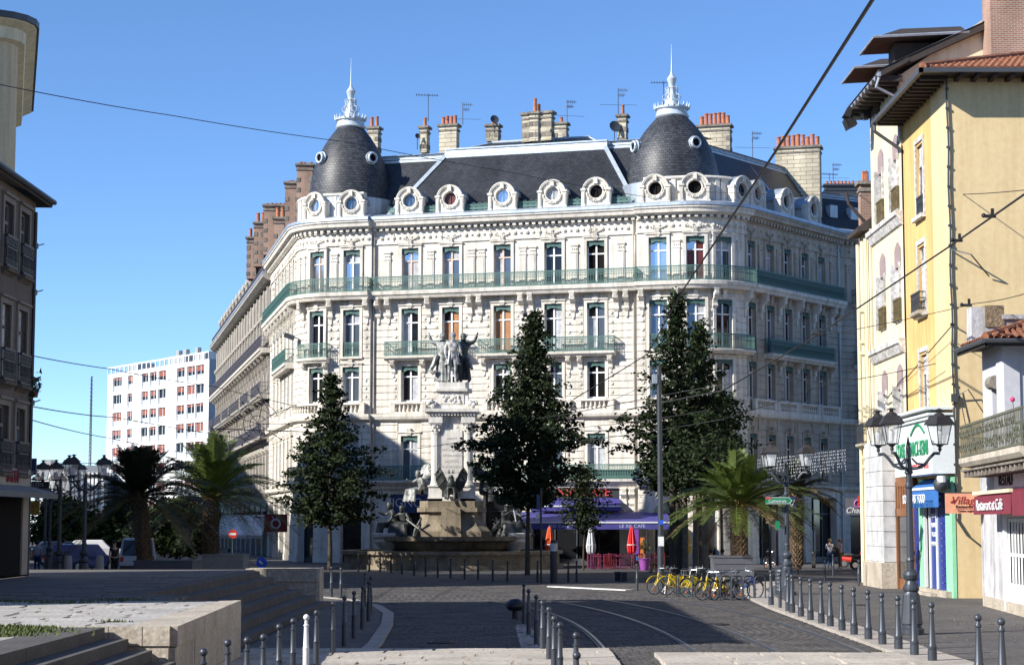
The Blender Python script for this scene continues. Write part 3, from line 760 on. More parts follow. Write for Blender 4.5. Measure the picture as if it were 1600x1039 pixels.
# curved attic walls with their round windows
def attic(path, a, b, ws, sts):
    m = MB()
    slab(m, path, a, b, -.55, -.1, 23.4, 25.0); sweep(m, path, a, b, [(-.6, 25.0), (.02, 25.0), (.08, 25.08), (.02, 25.2), (-.6, 25.2)]); slab(m, path, a, b, -.12, .03, 23.4, 23.6)
    q = a+.3
    while q < b-.2:
        if all(abs(q-w) > 1.15 for w in ws): slab(m, path, q-.14, q+.14, -.12, .0, 23.6, 25.0)
        q += .42
    WB('attic_wall', m, stone, cb)
    for w, s_ in zip(ws, sts): dormer(cb, path.W(w, .14, 23.4), path.rz(w), s_)
attic(PL, LW-.3, PL.L-.6, [WLt[0]-.1, WLt[1]], 'sb'); attic(PR, .5, RW0+.3, [WRt[0]-.1, WRt[1], RW0-.7], 'vvd')
for q, s_ in zip((RW0+1.6, RW0+5.6, RW0+9.6), 'rdd'): dormer(cb, PR.W(q, -.1, 23.5), PR.rz(q), s_)
def dome(cx, cy, r, zb, zt, shift=0, eyes=()):
    prof = []
    H = zt-zb; n = 22; rt = .31*r
    for k in range(n+1):
        t = k/n; rr = r*(1-.70*t**2.4); prof.append((max(rr, rt), zb+H*t))
    prof = [(r_*(1-.0*k), z) for k, (r_, z) in enumerate(prof) if r_ > rt*1.01] + [(rt, zt)]
    m = MB(); m.lathe(prof, 56, (cx, cy, 0), uvr=r); o = WB('dome', m, slate_dome, cb, True)
    m = MB(); c = (cx, cy, zt-.12)
    m.lathe([(rt+.12, 0), (rt+.2, .1), (rt+.12, .22), (rt+.05, .5), (rt+.22, .6), (rt+.2, .72), (rt*.6, .78), (rt*.5, 1.05), (.45, 1.2), (.3, 1.5), (.28, 2.0), (.34, 2.1), (.2, 2.2), (.26, 2.45), (.34, 2.7), (.2, 2.9), (.1, 3.05), (.07, 3.2), (.05, 3.3), (.012, 5.1)], 18, c)
    for k in range(20):
        a = 2*math.pi*k/20; m.tube((cx+(rt+.2)*math.cos(a), cy+(rt+.2)*math.sin(a), zt+.55), (cx+(rt+.26)*math.cos(a), cy+(rt+.26)*math.sin(a), zt+.86), .07, .02, 5)
    for k in range(8):
        a = 2*math.pi*k/8; 
        pts = [(cx+rr*math.cos(a), cy+rr*math.sin(a), zt+zz) for rr, zz in ((.42, 1.05), (.6, 1.2), (.62, 1.4), (.48, 1.5), (.4, 1.4), (.36, 1.75), (.42, 1.95), (.34, 2.0))]; m.path(pts, .035, 4)
    B('finial', m, lead, o, smooth=True)
    for ang, zz in eyes:
        t = (zz-zb)/H; rr = r*(1-.70*t**2.4)
        m = MB(); dx, dy = math.cos(ang), math.sin(ang); rz = ang+math.pi/2
        m.T = Matrix.Translation((cx+dx*rr, cy+dy*rr, zz)) @ Matrix.Rotation(rz, 4, 'Z')
        m.tube((0, -.32, 0), (0, .9, .0), .36, .36, 16, cap=False); m.ring((0, -.32, 0), .33, .08, 16, 6); m.ring((0, -.12, 0), .42, .04, 16, 5)
        e = B('round_window', m, lead, o)
        m = MB(); m.T = Matrix.Translation((cx+dx*rr, cy+dy*rr, zz)) @ Matrix.Rotation(rz, 4, 'Z'); m.tube((0, -.22, 0), (0, -.2, 0), .33, n=16); B('pane', m, P_void, e)
    return o
pl = at(547, 305, 133.6); pr = at(1051, 300, 127.6)
dome(pl.x, pl.y, 2.85, 24.9, 30.45, eyes=((R(222), 27.95), (R(310), 27.9)))
dome(pr.x, pr.y, 3.12, 24.9, 29.95, eyes=((R(202), 27.7), (R(298), 27.7)))
m = MB(); m.lathe([(3.3, 23.3), (3.3, 25.0)], 40, (pl.x, pl.y, 0)); WB('dome_base', m, zinc, cb); m = MB(); m.lathe([(3.6, 23.3), (3.6, 25.0)], 40, (pr.x, pr.y, 0)); WB('dome_base', m, zinc, cb)
# chimneys of the front block
rzF = PF.rz(0)
ashlar = brickmat('pale_ashlar', (.50, .45, .34), (.40, .36, .28), (.20, .17, .13), .9, .30, .02, .9, .3, .5, weather=.3)
def chim(u, v0, v1, Y, w, n, d=.7, mat=None, ph=.6, rz=None, **k):
    p = at(u, v0, Y); return chimney(cb, (p.x, p.y), w, d, zat(v1, Y), p.z, n, rzF if rz is None else rz, mat or ashlar, ph, **k)
chim(664, 202, 240, 135.5, .5, 1, ph=.6); chim(702, 199, 240, 135.5, 1.3, 4, ph=.65, bands=False); chim(771, 199, 222, 139, .9, 1, ph=.6)
chim(836, 180, 222, 131.2, .62, 1, d=.7, ph=.9); chim(841, 180, 222, 133.2, .62, 4, d=2.2, ph=.6, rz=rzF+R(84)); chim(877, 196, 222, 139, .9, 1, ph=.5); chim(973, 184, 230, 133, .6, 1, ph=.7); chim(585, 203, 260, 139, .8, 2, ph=.8)
chim(1117, 200, 260, 137, 2.3, 7, d=.9, ph=.9, pr=.15); chim(1247, 234, 340, 137.5, 3.2, 9, d=1.1, ph=.9, pr=.16, bands=False); 

quoin = M('chimney_quoin', (.38, .34, .28), .9, .3)
for u, v0, v1, Y, w, n in ((478, 262, 345, 141, 1.15, 4), (458, 290, 350, 145, 1.0, 4), (431, 325, 400, 151, 1.7, 5)):
    p = at(u, v0, Y); chimney(cb, p, w, 1.6, 23.7, p.z, n, -math.atan2(DL.x, DL.y)*0, brick_r, .22, lime_dark, .14, True)
for u, v, Y, h, k in ((669, 190, 135.5, 2.0, 0), (723, 195, 135.5, 1.6, 1), (886, 196, 139, 1.9, 1), (966, 184, 133, 2.1, 1), (1037, 170, 136, 2.0, 0), (1176, 248, 137, 2.0, 1), (1302, 290, 150, 1.8, 1), (1296, 292, 150, 1.1, 0)):
    antenna(cb, at(u, v, Y), h, k, random.random()*.6)
for u, v, Y, r in ((772, 188, 138.5, .33), (960, 199, 132.5, .42), (652, 214, 135, .2)):
    m = MB(); p = at(u, v, Y); m.T = Matrix.Translation(p) @ Matrix.Rotation(R(20), 4, 'Z') @ Matrix.Rotation(R(75), 4, 'X'); m.lathe([(.02, 0), (r*.5, .03), (r, .12), (r, .14), (.02, .04)], 16); m.T = None; m.tube(p, p+Vector((0, .1, -.9)), .03, n=5)
    WB('satellite_dish', m, dark_iron, cb, True)
for i in range(4):
    q = RW0+13.2+1.5+2*i; m = MB(); p = PR.W(q, -2.2, 25.2); m.cbox(p, (.7, .5, .9), PR.rz(q)); WB('roof_light', m, lead, cb)
p = at(1318, 300, 150); chimney(cb, p, 3.0, .7, 24, zat(292, 150), 10, 0, dark_iron, .3, dark_iron, .12, False)
m = MB(); p = at(1320, 295, 151); m.box(p.x-4, p.x+6, p.y, p.y+6, 18, p.z-.4); WB('rear_roof', m, slate, cb)
# floodlight on the left tower
fl_ = thing('floodlight', 'small black floodlight fixed on the left rounded corner above the third floor balcony', 'floodlight', at(452, 526, 132.0))
m = MB(); m.T = Matrix.Rotation(R(20), 4, 'Y'); m.box(-.35, .35, -.25, .2, -.15, .17); B('housing', m, dark_iron, fl_); m = MB(); m.tube((.3, 0, -.05), (.95, .6, -.2), .04); B('arm', m, dark_iron, fl_)

# ---------------------------------------------------------------- grey building on the left wing
gb = thing('grey_apartment_building', 'long grey stone apartment block with violet grey balconies receding behind the left palms', 'building', (-25, 180, 0))
zg = dict(z1=(5.6, 8.0), z2=(9.6, 11.8), z3=(13.1, 15.6), z4=(16.8, 19.0), z5=(20.0, 21.4))
nb = 21; bays = [1.7 + (67-3.4)*k/(nb-1) for k in range(nb)]
ops = [(q-.5, q+.5, a, b) for q in bays for a, b in zg.values()]
m = MB(); wallgrid(m, PG, 0, 67, 4.6, 22.2, ops, .3); WB('wall', m, stone_g, gb)
gst = 'dbdcb'
for i, q in enumerate(bays):
    for j, (a, b) in enumerate(zg.values()):
        window(gb, PG, q, a, b, 1.0, gst[(i*3+j) % 5]*4, .28, white_pt, False, 0, False)
        if j < 4: WI('window_surround', cache(('gs', r2(b-a)), lambda: surround_mesh(1.0, r2(b-a), stone_g, .22, .1, True, True)), gb, PG.W(q, 0, a), PG.rz(q))
m = MB()
for z in (9.0, 12.5, 19.4): slab(m, PG, 0, 67, -.02, .22, z, z+.3)
sweep(m, PG, 0, 67, [(-.02, 21.9), (.4, 21.95), (.75, 22.2), (.75, 22.45), (-.02, 22.45)]); WB('cornice', m, stone_g, gb)
m = MB(); sweep(m, PG, 0, 67, [(.5, 22.46), (.8, 22.46), (.8, 22.62), (.5, 22.62)]); WB('gutter', m, zinc, gb)
for i in range(nb-1):
    q = (bays[i]+bays[i+1])/2
    for z in (16.2, 12.7): WI('bracket', cache('cong', lambda: console_mesh(1.2, .34, .6, stone_g)), gb, PG.W(q, 0, z), PG.rz(q))
    m = MB(); slab(m, PG, q-.35, q+.35, -.02, .12, 16.8, 21.8); slab(m, PG, q-.35, q+.35, -.02, .12, 9.4, 12.2); WB('pilaster', m, stone_g, gb)
balcony(gb, PG, .3, 66, 16.6, .85, .4, stone, grey_iron, sp=.25, deco=False)
m = MB(); slab(m, PG, .4, 65.9, .70, .715, 16.7, 17.5); WB('balcony_screen', m, grey_iron, gb)
for a, b in ((.5, 7), (10, 20), (22, 30), (32, 44), (46, 54), (57, 66)):
    balcony(gb, PG, a, b, 12.9, .85, .4, stone_g, grey_iron, sp=.2, deco=False)
m = MB(); slab(m, PG, 30, 66.5, .0, .8, 9.3, 9.5); WB('balcony_slab', m, stone_g, gb)
m = MB(); railing(m, PG, 30, 66.5, .75, 9.5, 1.0, .25, True, False); WB('balcony_railing', m, grey_iron, gb)
m = MB(); slab(m, PG, 30, 66.4, .68, .7, 9.55, 10.4); WB('balcony_screen', m, dark_iron, gb)
# ground floor shops in shade
ops = [(1.5+5.4*k, 5.6+5.4*k, 0, 3.9) for k in range(12)]
m = MB(); wallgrid(m, PG, 0, 67, 0, 4.6, ops, .5); WB('wall', m, stone_g, gb)
for k in range(12):
    m = MB(); slab(m, PG, 1.5+5.4*k, 5.6+5.4*k, -.5, -.48, 0, 3.9); f = WB('shop_window', m, P_dark, gb)
    m = MB(); slab(m, PG, 1.5+5.4*k, 5.6+5.4*k, -.02, .1, 3.6, 4.2); B('fascia', m, dark_iron, f)
# attic storey with tall dormers and brick stacks
rf = MB(); slopeface(rf, (PG.W(0, -.6, 22.45), PG.W(67, -.6, 22.45), PG.W(67, -2.2, 26), PG.W(0, -2.2, 26))); m2 = rf; m2.quad(PG.W(0, -.6, 22.4), PG.W(0, -2.2, 26), PG.W(0, -10, 26), PG.W(0, -10, 22.4)); slab(rf, PG, 0, 67, -10, -2.2, 22.4, 26); WB('roof', rf, slate, gb)
def gdorm():
    m = MB(); m.box(-.75, .75, 0, 1.8, 0, 2.35); m.box(-.9, .9, -.12, 1.8, 2.35, 2.5); m.add([(-.9, -.12, 2.5), (.9, -.12, 2.5), (0, -.12, 2.85), (-.9, 1.8, 2.5), (.9, 1.8, 2.5), (0, 1.8, 2.85)], [(0, 1, 2), (5, 4, 3), (0, 2, 5, 3), (1, 4, 5, 2)])
    m.box(-.85, -.55, -.1, 0, 0, 2.3); m.box(.55, .85, -.1, 0, 0, 2.3); return m.mesh('dormer', stone_d)
def gpane():
    m = MB(); m.box(-.45, .45, -.03, -.01, .2, 2.1); return m.mesh('pane', P_blue)
for i in range(16):
    q = 2.5 + 4.1*i; d = WI('dormer', cache('gd', gdorm), gb, PG.W(q, -.2, 22.5), PG.rz(q)); link('pane', cache('gdp', gpane), d)
m = MB(); railing(m, PG, .5, 66.5, .55, 22.6, .7, .3, False, False); WB('attic_railing', m, grey_iron, gb)
for u, v0, Y in ((407, 352, 158), (395, 375, 166), (438, 345, 149)):
    p = at(u, v0, Y); chimney(gb, p, .8, 1.6, 23.7, p.z, 2, 0, brick_r, .9, lime_dark, .16, True)
for i in range(5):
    q = 6+9.5*i; p = PG.W(q, -2.4, 0); chimney(gb, p, .9, 1.6, 25.5, 26.9+.2*(i % 2), 2, 0, brick_r, .4, lime_dark, .13, False)
# ---------------------------------------------------------------- white apartment tower
wt = thing('white_apartment_tower', 'tall white modern apartment block with red brown blinds far behind the palms', 'building', (-45, 300, 0))
wtw = M('white_render', (.80, .80, .79), .8, .08, .5, .05); wbl = flat('red_brown_blind', (.24, .075, .05), .7); gr_pan = flat('pale_grey_spandrel', (.52, .56, .60), .5)
pR = at(323, 814, 288).to_2d(); tdir = Vector((2064, -3000)).normalized(); L_ = 42.0
# solve left end so that it shows at column 168
lo, hi = 5, 200
for _ in range(40):
    mid = (lo+hi)/2; p = pR - tdir*mid
    if 800+F*p.x/p.y > 167: lo = mid
    else: hi = mid
L_ = lo; PW = Path(pR - tdir*L_).line(L_, tdir).line(14, (tdir.y*-1, tdir.x))
zr0 = zat(548, 288)
nrow = 9; rh = 2.9; ztop = zr0-1.2
cols = [PW.su(u, 0, L_) for u in (187, 206, 229, 242, 258, 278, 291, 305, 316)]
cw = (2.8, 1.2, 1.7, 1.7, 1.7, 1.7, 1.7, 1.4, 1.4)
cols = [PW.su(u, 0, L_) for u in (182, 202, 225, 238, 252, 281, 297, 311)]; k_ = (PW.su(190, 0, L_)-PW.su(180, 0, L_))/10
cw = [x*k_ for x in (14, 8, 10, 10, 11, 11, 11, 11)]
zc = [ztop-1.9-rh*r for r in range(nrow)]
ops = [(c-w_/2, c+w_/2, z-1.2, z+1.2) for c, w_ in zip(cols, cw) for z in zc]
m = MB(); wallgrid(m, PW, 0, L_, 0, ztop, ops, .5); a = PW.W(L_, 0, 0); n2 = PW.P(L_+1)[1]
WB('wall', m, wtw, wt); m = MB(); wallgrid(m, PW, L_, L_+14, 0, ztop, [], .1); WB('side_wall', m, M('white_render_in_shade', (.42, .43, .46), .9), wt)  # side wall is greyed render: its shade is put into the colour
m = MB(); vs = [PW.W(0, 0, ztop), PW.W(L_, 0, ztop), PW.W(L_+14, 0, ztop), PW.W(0, -14, ztop)]; m.add(vs, [(0, 1, 2, 3)]); slab(m, PW, cols[1]+cw[1]*.7, cols[1]+cw[1]*1.6, 0, .05, 2, ztop); WB('flat_roof', m, flat('grey_render', (.5, .5, .5)), wt)
m = MB(); slab(m, PW, 0, L_, .0, .12, ztop+.95, ztop+1.15); n = 22
for k in range(n+1): slab(m, PW, max(L_*k/n-.12, 0), min(L_*k/n+.12, L_), 0, .12, ztop, ztop+.95)
slab(m, PW, L_, L_+14, 0, .1, ztop, ztop+1.15); WB('parapet', m, wtw, wt)
m = MB(); slab(m, PW, L_*.12, L_*.2, -5, -2, ztop, ztop+1.6); slab(m, PW, L_*.45, L_*.62, -8, -3, ztop, ztop+1.9); slab(m, PW, L_*.7, L_*.8, -7, -3, ztop, ztop+1.7); slab(m, PW, L_*.85, L_*.95, -8, -3, ztop, ztop+1.9)
for f_ in (.5, .57, .68, .87): p = PW.W(L_*f_, -4, ztop+1.9); m.tube(p, p+Vector((0, 0, .9)), .5, n=8)
WB('roof_plant', m, flat('roof_plant_grey', (.35, .35, .34)), wt)
rb = random.Random(3)
for i, (c, w_) in enumerate(zip(cols, cw)):
    for j, z in enumerate(zc):
        down = rb.choice((.5, .5, .5, .8, .25)) if rb.random() > .15 else .05; nn = max(1, round(w_/1.2))
        def mk():
            mm = MB(); mm.box(-w_/2, w_/2, .3, .34, -1.2, -.25, 1); mm.box(-w_/2, w_/2, .32, .34, -.25, 1.2, 0)
            for t in range(nn+1): x = -w_/2+w_*t/nn; mm.box(max(x-.06, -w_/2), min(x+.06, w_/2), .2, .3, -1.2, 1.2, 2)
            mm.box(-w_/2, w_/2, .2, .3, -.3, -.2, 2); return mm.mesh('window', [P_dark, gr_pan, white_pt])
        wo = WI('window', cache(('ww', i), mk), wt, PW.W(c, 0, z), PW.rz(c))
        def mk2():
            mm = MB(); mm.box(-w_/2+.05, w_/2-.05, .24, .3, 1.2-1.45*down*1.2, 1.2); return mm.mesh('blind', wbl)
        link('blind', cache(('wb', i, down), mk2), wo)
# ---------------------------------------------------------------- far low buildings at the street end
wl = thing('white_low_building', 'plain white block at the far end of the street left of the striped glass building', 'building', at(85, 814, 300))
m = MB(); a, b = at(56, 735, 300), at(87, 735, 300); m.box(a.x, b.x, 300, 315, 0, a.z); m.box(a.x-6, a.x+2, 299, 300, 0, zat(815, 299)); WB('wall', m, wtw, wl)
m = MB(); m.box(a.x, b.x, 302, 312, a.z, a.z+.4); m.box(a.x+.5, a.x+1.6, 303, 306, a.z+.4, a.z+1.8); m.box(a.x+1.9, b.x-.3, 303, 306, a.z+.4, a.z+1.2); WB('roof_plant', m, flat('roof_plant_grey', (.35, .35, .34)), wl)
sg = thing('striped_glass_building', 'dark glass office block with white vertical ribs at the end of the street', 'building', at(130, 814, 310))
m = MB(); a, b = at(88, 745, 310), at(167, 738, 310); m.box(a.x, b.x, 310, 325, 0, b.z); WB('glass_wall', m, P_blue, sg)
m = MB(); m.box(a.x, b.x, 309.6, 310, b.z, b.z+1.1); WB('roof_edge', m, flat('slate_grey', (.2, .22, .25)), sg)
for k, u in enumerate((99, 105, 114, 119, 128, 133, 138, 144, 150, 160)):
    m = MB(); p = at(u, 800, 309.8); m.box(p.x-.18, p.x+.18, 309.4, 309.95, 0, b.z); WB('rib', m, wtw, sg)
for k in range(6):
    m = MB(); m.box(a.x, b.x, 309.85, 309.96, 2+k*2, 2.12+k*2); WB('transom', m, dark_iron, sg)
mast = thing('radio_mast', 'thin lattice radio mast rising above the far street end', 'mast', at(141, 700, 330))
mast.location.z = 0; m = MB(); h = zat(588, 330)
for s in ((-.25, 0), (.25, 0), (0, .4)): m.tube((s[0], s[1], 0), (s[0]*.3, s[1]*.3, h), .08, n=4)
for k in range(40): z = h*k/40; m.tube((-.25, 0, z), (.25, 0, z+h/40), .05, n=4, cap=False)
B('lattice', m, grey_iron, mast)
# ---------------------------------------------------------------- ground, road, pavements, terrace
asph = M('cobble_road', (.062, .057, .056), .8, .35, .8, 0, .25, .6, 9)
cob = M('cobble_stone', (.098, .088, .083), .75, .52, .9, 0, .35, .4, 30)
pave_d = M('grey_pavement', (.105, .096, .092), .85, .3, .5, 0, .25, .4, 12)
slab_l = M('pale_paving', (.50, .45, .39), .85, .28, .7, 0, .2, .35, 12)
kerb_m = M('granite_kerb', (.40, .36, .32), .85, .25, 1.3, 0, .2, .3, 16)
terr = M('terrace_stone', (.50, .44, .36), .85, .25, 1.0, .15, .2, .35, 10)
terr_top = M('terrace_paving', (.48, .455, .425), .85, .3, .9, 0, .25, .35, 12)
terr_far = M('shade_dark_paving', (.15, .14, .13), .85, .3, .9, 0, .25, .35, 12)  # dark far paving, darkened further to hold the terrace's shade in its colour
moss = M('moss_weeds', (.10, .13, .035), .9, .5, 5)
m = MB(); m.quad((-3000, -400, 0), (3000, -400, 0), (3000, 5000, 0), (-3000, 5000, 0)); tag(B('ground', m, pave_d), kind='structure')
def sheet(name, poly, z, mat):
    m = MB(); m.add([(x, y, z) for x, y in poly], [tuple(range(len(poly)))]); return tag(B(name, m, mat), kind='structure')
road_poly = [(-6.2, 20), (8.1, 20), (8.25, 60), (8.4, 68), (9.2, 82), (16, 92), (30, 100), (30, 106), (6, 103), (2, 88), (-4, 100), (-8, 108), (-30, 108), (-30, 80), (-9, 74), (-6.2, 70), (-4.6, 62), (-3.4, 55), (-3.2, 50), (-3.2, 42), (-3.6, 20)]
sheet('road', [(-60, 15), (40, 15), (40, 118), (-60, 118)], .004, asph)
# cobbles: one raised block each, laid in rows across the street
def cobbles():
    xs = []; V = []; y = 36.5; rr = np.random.default_rng(11)
    while y < 96:
        dy = .13 + .0010*(y-36); x0 = -5.5 - max(0, (y-55))*.14; x1 = 8.15
        n = int((x1-x0)/(.21*(1+.006*(y-36)))); wx = (x1-x0)/n
        xc = x0 + wx*(np.arange(n) + .5) + (wx*.5 if int(y*97) % 2 else 0) + rr.uniform(-.012, .012, n)
        curve = .10*np.sin(xc*.55+y*.13)
        yc = y + curve + rr.uniform(-.01, .01, n); h = .009 + rr.uniform(0, .007, n); keep = (xc < x1-.1)
        if y > 70: keep &= (xc > -9)
        xc, yc, h = xc[keep], yc[keep], h[keep]; a = wx*.46; b = dy*.45
        for sx, sy, z, k in ((-1, -1, 0, 1), (1, -1, 0, 1), (1, 1, 0, 1), (-1, 1, 0, 1), (-1, -1, 1, .88), (1, -1, 1, .88), (1, 1, 1, .88), (-1, 1, 1, .88)):
            V.append(np.stack([xc+sx*a*k, yc+sy*b*k, .004+h*z + rr.uniform(-.002, .002, len(xc))*z], 1))
        y += dy
    # V holds 8 arrays per row
    blocks = [np.stack(V[i:i+8], 1) for i in range(0, len(V), 8)]; P = np.concatenate(blocks, 0); N = len(P)
    vs = P.reshape(-1, 3); f = np.array([(4, 5, 6, 7), (0, 1, 5, 4), (1, 2, 6, 5), (2, 3, 7, 6), (3, 0, 4, 7)]); F_ = (np.arange(N)[:, None, None]*8 + f[None]).reshape(-1, 4)
    return npmesh('road_cobbles', vs, F_, cob)
def npmesh(name, vs, fs, mat, k=None):
    me = bpy.data.meshes.new(name); k = fs.shape[1]; nf = len(fs)
    me.vertices.add(len(vs)); me.vertices.foreach_set('co', vs.astype(np.float32).ravel())
    me.loops.add(nf*k); me.loops.foreach_set('vertex_index', fs.astype(np.int32).ravel())
    me.polygons.add(nf); me.polygons.foreach_set('loop_start', np.arange(0, nf*k, k, dtype=np.int32))
    me.update(calc_edges=True)
    for m_ in (mat if isinstance(mat, (list, tuple)) else [mat]): me.materials.append(m_)
    return me
o = link('road_cobbles', cobbles()); tag(o, kind='stuff')
# tram rails: steel strips in curved grooves
steel = flat('rail_steel', (.30, .29, .28), .35, .8)
def ribbon(pts, w, z0, z1, m):
    pts = [Vector((x, y)) for x, y in pts]; L = []
    for i, p in enumerate(pts):
        d = (pts[min(i+1, len(pts)-1)]-pts[max(i-1, 0)]).normalized(); n = Vector((d.y, -d.x))*w/2; L.append((p-n, p+n))
    vs = []; 
    for a, b in L: vs += [(a.x, a.y, z0), (b.x, b.y, z0), (b.x, b.y, z1), (a.x, a.y, z1)]
    fs = []
    for i in range(len(pts)-1):
        a = 4*i; fs += [(a+3, a+2, a+6, a+7), (a, a+3, a+7, a+4), (a+1, a+5, a+6, a+2)]
    return m.add(vs, fs)
def bez(p, n=30):
    out = []; p = [Vector(q).to_2d() for q in p]
    for k in range(n+1):
        t = k/n; q = list(p)
        while len(q) > 1: q = [q[i]*(1-t)+q[i+1]*t for i in range(len(q)-1)]
        out.append((q[0].x, q[0].y))
    return out
rails = [[gp(975, 1060), gp(940, 1000), gp(905, 962), gp(840, 948), gp(740, 938)],
         [gp(1130, 1050), gp(1070, 1002), gp(1010, 962), gp(900, 942), gp(780, 930)],
         [gp(1272, 1050), gp(1160, 985), gp(1060, 955), gp(960, 935), gp(820, 925)],
         [gp(1420, 1052), gp(1290, 992), gp(1190, 955), gp(1060, 936), gp(900, 921)]]
for r_ in rails:
    m = MB(); ribbon(bez(r_, 60), .07, 0, .040, m)
    o = tag(B('tram_rail', m, steel), kind='structure')
    m = MB(); pts = [Vector(p) for p in bez(r_, 60)]; ribbon([(p.x-.09, p.y) for p in pts], .05, 0, .036, m); B('guard_rail', m, dark_iron, o)
# white painted line
whitep = M('road_paint', (.78, .77, .74), .7, .25, 3, 0, .2)
m = MB(); a, b = gp(862, 917), gp(985, 923); ribbon([(a.x, a.y), (b.x, b.y)], .5, 0, .045, m); tag(B('road_marking', m, whitep), kind='structure')
iron_c = flat('cast_iron_cover', (.05, .045, .045), .6, .5)
for i, (u, v, z, l) in enumerate(((690, 1003, .03, 'round cast iron cover in the shaded road left of the low dark bollard'), (1120, 975, .03, 'round cast iron cover in the sunlit cobbles below the bicycles'), (1340, 945, .08, 'round cast iron cover on the right pavement behind the kerb bollards'))):
    p = gp(u, v, z); o = thing('manhole_cover', l, 'manhole cover', tuple(p)); m = MB(); m.lathe([(.34, -.03), (.34, .012), (.30, .014)], 24); B('frame', m, iron_c, o); m = MB(); m.lathe([(.295, -.02), (.295, .016)], 24)
    for k in range(5): m.box(-.2, .2, -.22+.1*k, -.18+.1*k, .016, .02)
    B('lid', m, iron_c, o)
# right pavement with granite kerb
kp = [(8.05, 20), (8.0, 40), (8.25, 62), (8.5, 69), (9.2, 78), (11.5, 88), (15, 95)]
m = MB(); m.prism(kp + [(40, 95), (40, 20)], .0, .07); tag(B('pavement', m, pave_d), kind='structure')
ks = tag(link('kerb', None) if False else thing('kerb', None, None), kind='structure')
for i in range(len(kp)-1):
    a, b = Vector(kp[i]), Vector(kp[i+1]); n = max(1, int((b-a).length/1.6)); d = (b-a).normalized(); nn = Vector((d.y, -d.x))
    for k in range(n):
        p, q = a+(b-a)*k/n, a+(b-a)*(k+1)/n; q = q - d*.03; 
        if p.y < 30: continue
        m = MB(); w_ = .95; m.prism([(p.x-.02, p.y), (p.x+nn.x*w_, p.y+nn.y*w_), (q.x+nn.x*w_, q.y+nn.y*w_), (q.x-.02, q.y)], 0, .085+random.random()*.006); B('kerb_stone', m, kerb_m, ks)
# left pavement tongue with bollards
lp = [(-5.6, 20), (-3.05, 20), (-3.1, 44), (-3.35, 52), (-3.7, 58), (-4.4, 63), (-5.6, 68), (-7.5, 71.5), (-12, 72), (-12, 66)]
m = MB(); m.prism(lp + [(-6, 60)], 0, .05); tag(B('pavement', m, pave_d), kind='structure')
m = MB(); ribbon(lp[1:9], .32, 0, .075, m); tag(B('kerb', m, kerb_m), kind='structure')
# pale stone crossing band in the foreground
cr = thing('crossing_band', None, None); cr['kind'] = 'structure'
def paving(parent, x0, x1, y0, y1, z, mat, rw, lw, th=.05, name='paving_slab', skip=None, crazy=.0):
    rr = random.Random(int(x0*7+y0*3)); y = y0
    while y < y1-.05:
        h = min(rw*(.8+.4*rr.random()), y1-y); x = x0
        while x < x1-.05:
            w_ = min(lw*(.6+.8*rr.random()), x1-x); 
            if x1-x-w_ < .3: w_ = x1-x
            if not (skip and skip(x+w_/2, y+h/2)):
                c = lambda: rr.uniform(-crazy, crazy)
                g = .022; m = MB(); zz = z+rr.uniform(0, .012)
                m.prism([(x+g+abs(c()), y+g+abs(c())), (x+w_-g-abs(c()), y+g+abs(c())), (x+w_-g-abs(c()), y+h-g-abs(c())), (x+g+abs(c()), y+h-g-abs(c()))], z-th, zz); B(name, m, mat, parent)
            x += w_
        y += h
paving(cr, -5.6, 2.1, 36.0, 41.5, .10, slab_l, .75, 1.15, .1, crazy=.03)
paving(cr, 2.9, 8.0, 36.0, 40.2, .10, slab_l, .8, 1.2, .1, crazy=.03, skip=lambda x, y: y > 41.2-.35*abs(x-2.6) and x < 5)
# raised terrace on the left with steps
TZ = 1.2
te = thing('terrace', None, None, (0, 0, 0)); te['kind'] = 'structure'
m = MB(); m.box(-60, -8.6, 10, 64.8, -.1, TZ-.06); m.box(-8.6, -6.9, 29.3, 40.2, -.1, TZ-.06); m.box(-6.9, -5.45, 29.35, 39.0, -.1, TZ-.07); B('terrace_body', m, terr, te)
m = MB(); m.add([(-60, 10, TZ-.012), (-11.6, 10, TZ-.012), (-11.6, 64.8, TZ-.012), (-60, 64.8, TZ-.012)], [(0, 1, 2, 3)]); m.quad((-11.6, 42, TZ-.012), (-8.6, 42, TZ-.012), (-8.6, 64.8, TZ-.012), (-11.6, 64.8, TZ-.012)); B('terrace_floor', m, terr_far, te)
paving(te, -11.6, -5.85, 29.75, 38.9, TZ, terr_top, .62, .95, .06, crazy=.05)
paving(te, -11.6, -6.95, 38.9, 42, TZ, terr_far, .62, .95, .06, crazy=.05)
paving(te, -11.6, -6.5, 20, 29.3, TZ, terr_top, .62, .95, .06, crazy=.05)
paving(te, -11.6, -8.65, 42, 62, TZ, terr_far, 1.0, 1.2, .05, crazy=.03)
# coping along the block and stone facing below it
def facing(x0, y0, x1, y1, z0, z1, n, mat=terr, th=.1, name='facing_stone', gap=.012):
    a, b = Vector((x0, y0)), Vector((x1, y1)); d = (b-a).normalized(); nn = Vector((d.y, -d.x)); rr = random.Random(int(x0*31+y1*7+z0*10)); cuts = [0]+sorted(rr.uniform(.08, .92) if False else (k+rr.uniform(-.18, .18))/n for k in range(1, n))+[1]
    for k in range(n):
        p, q = a+(b-a)*cuts[k]+d*gap/2, a+(b-a)*cuts[k+1]-d*gap/2; m = MB(); t = th+rr.uniform(0, .008)
        m.prism([(p.x, p.y), (p.x+nn.x*t, p.y+nn.y*t), (q.x+nn.x*t, q.y+nn.y*t), (q.x, q.y)], z0, z1); B(name, m, mat, te)
facing(-5.2, 29.35, -5.6, 39.0, .0, .21, 9); facing(-5.2, 29.35, -5.6, 39.0, .225, .9, 12); facing(-5.2, 29.35, -5.6, 39.0, .915, TZ+.02, 9, th=.14)
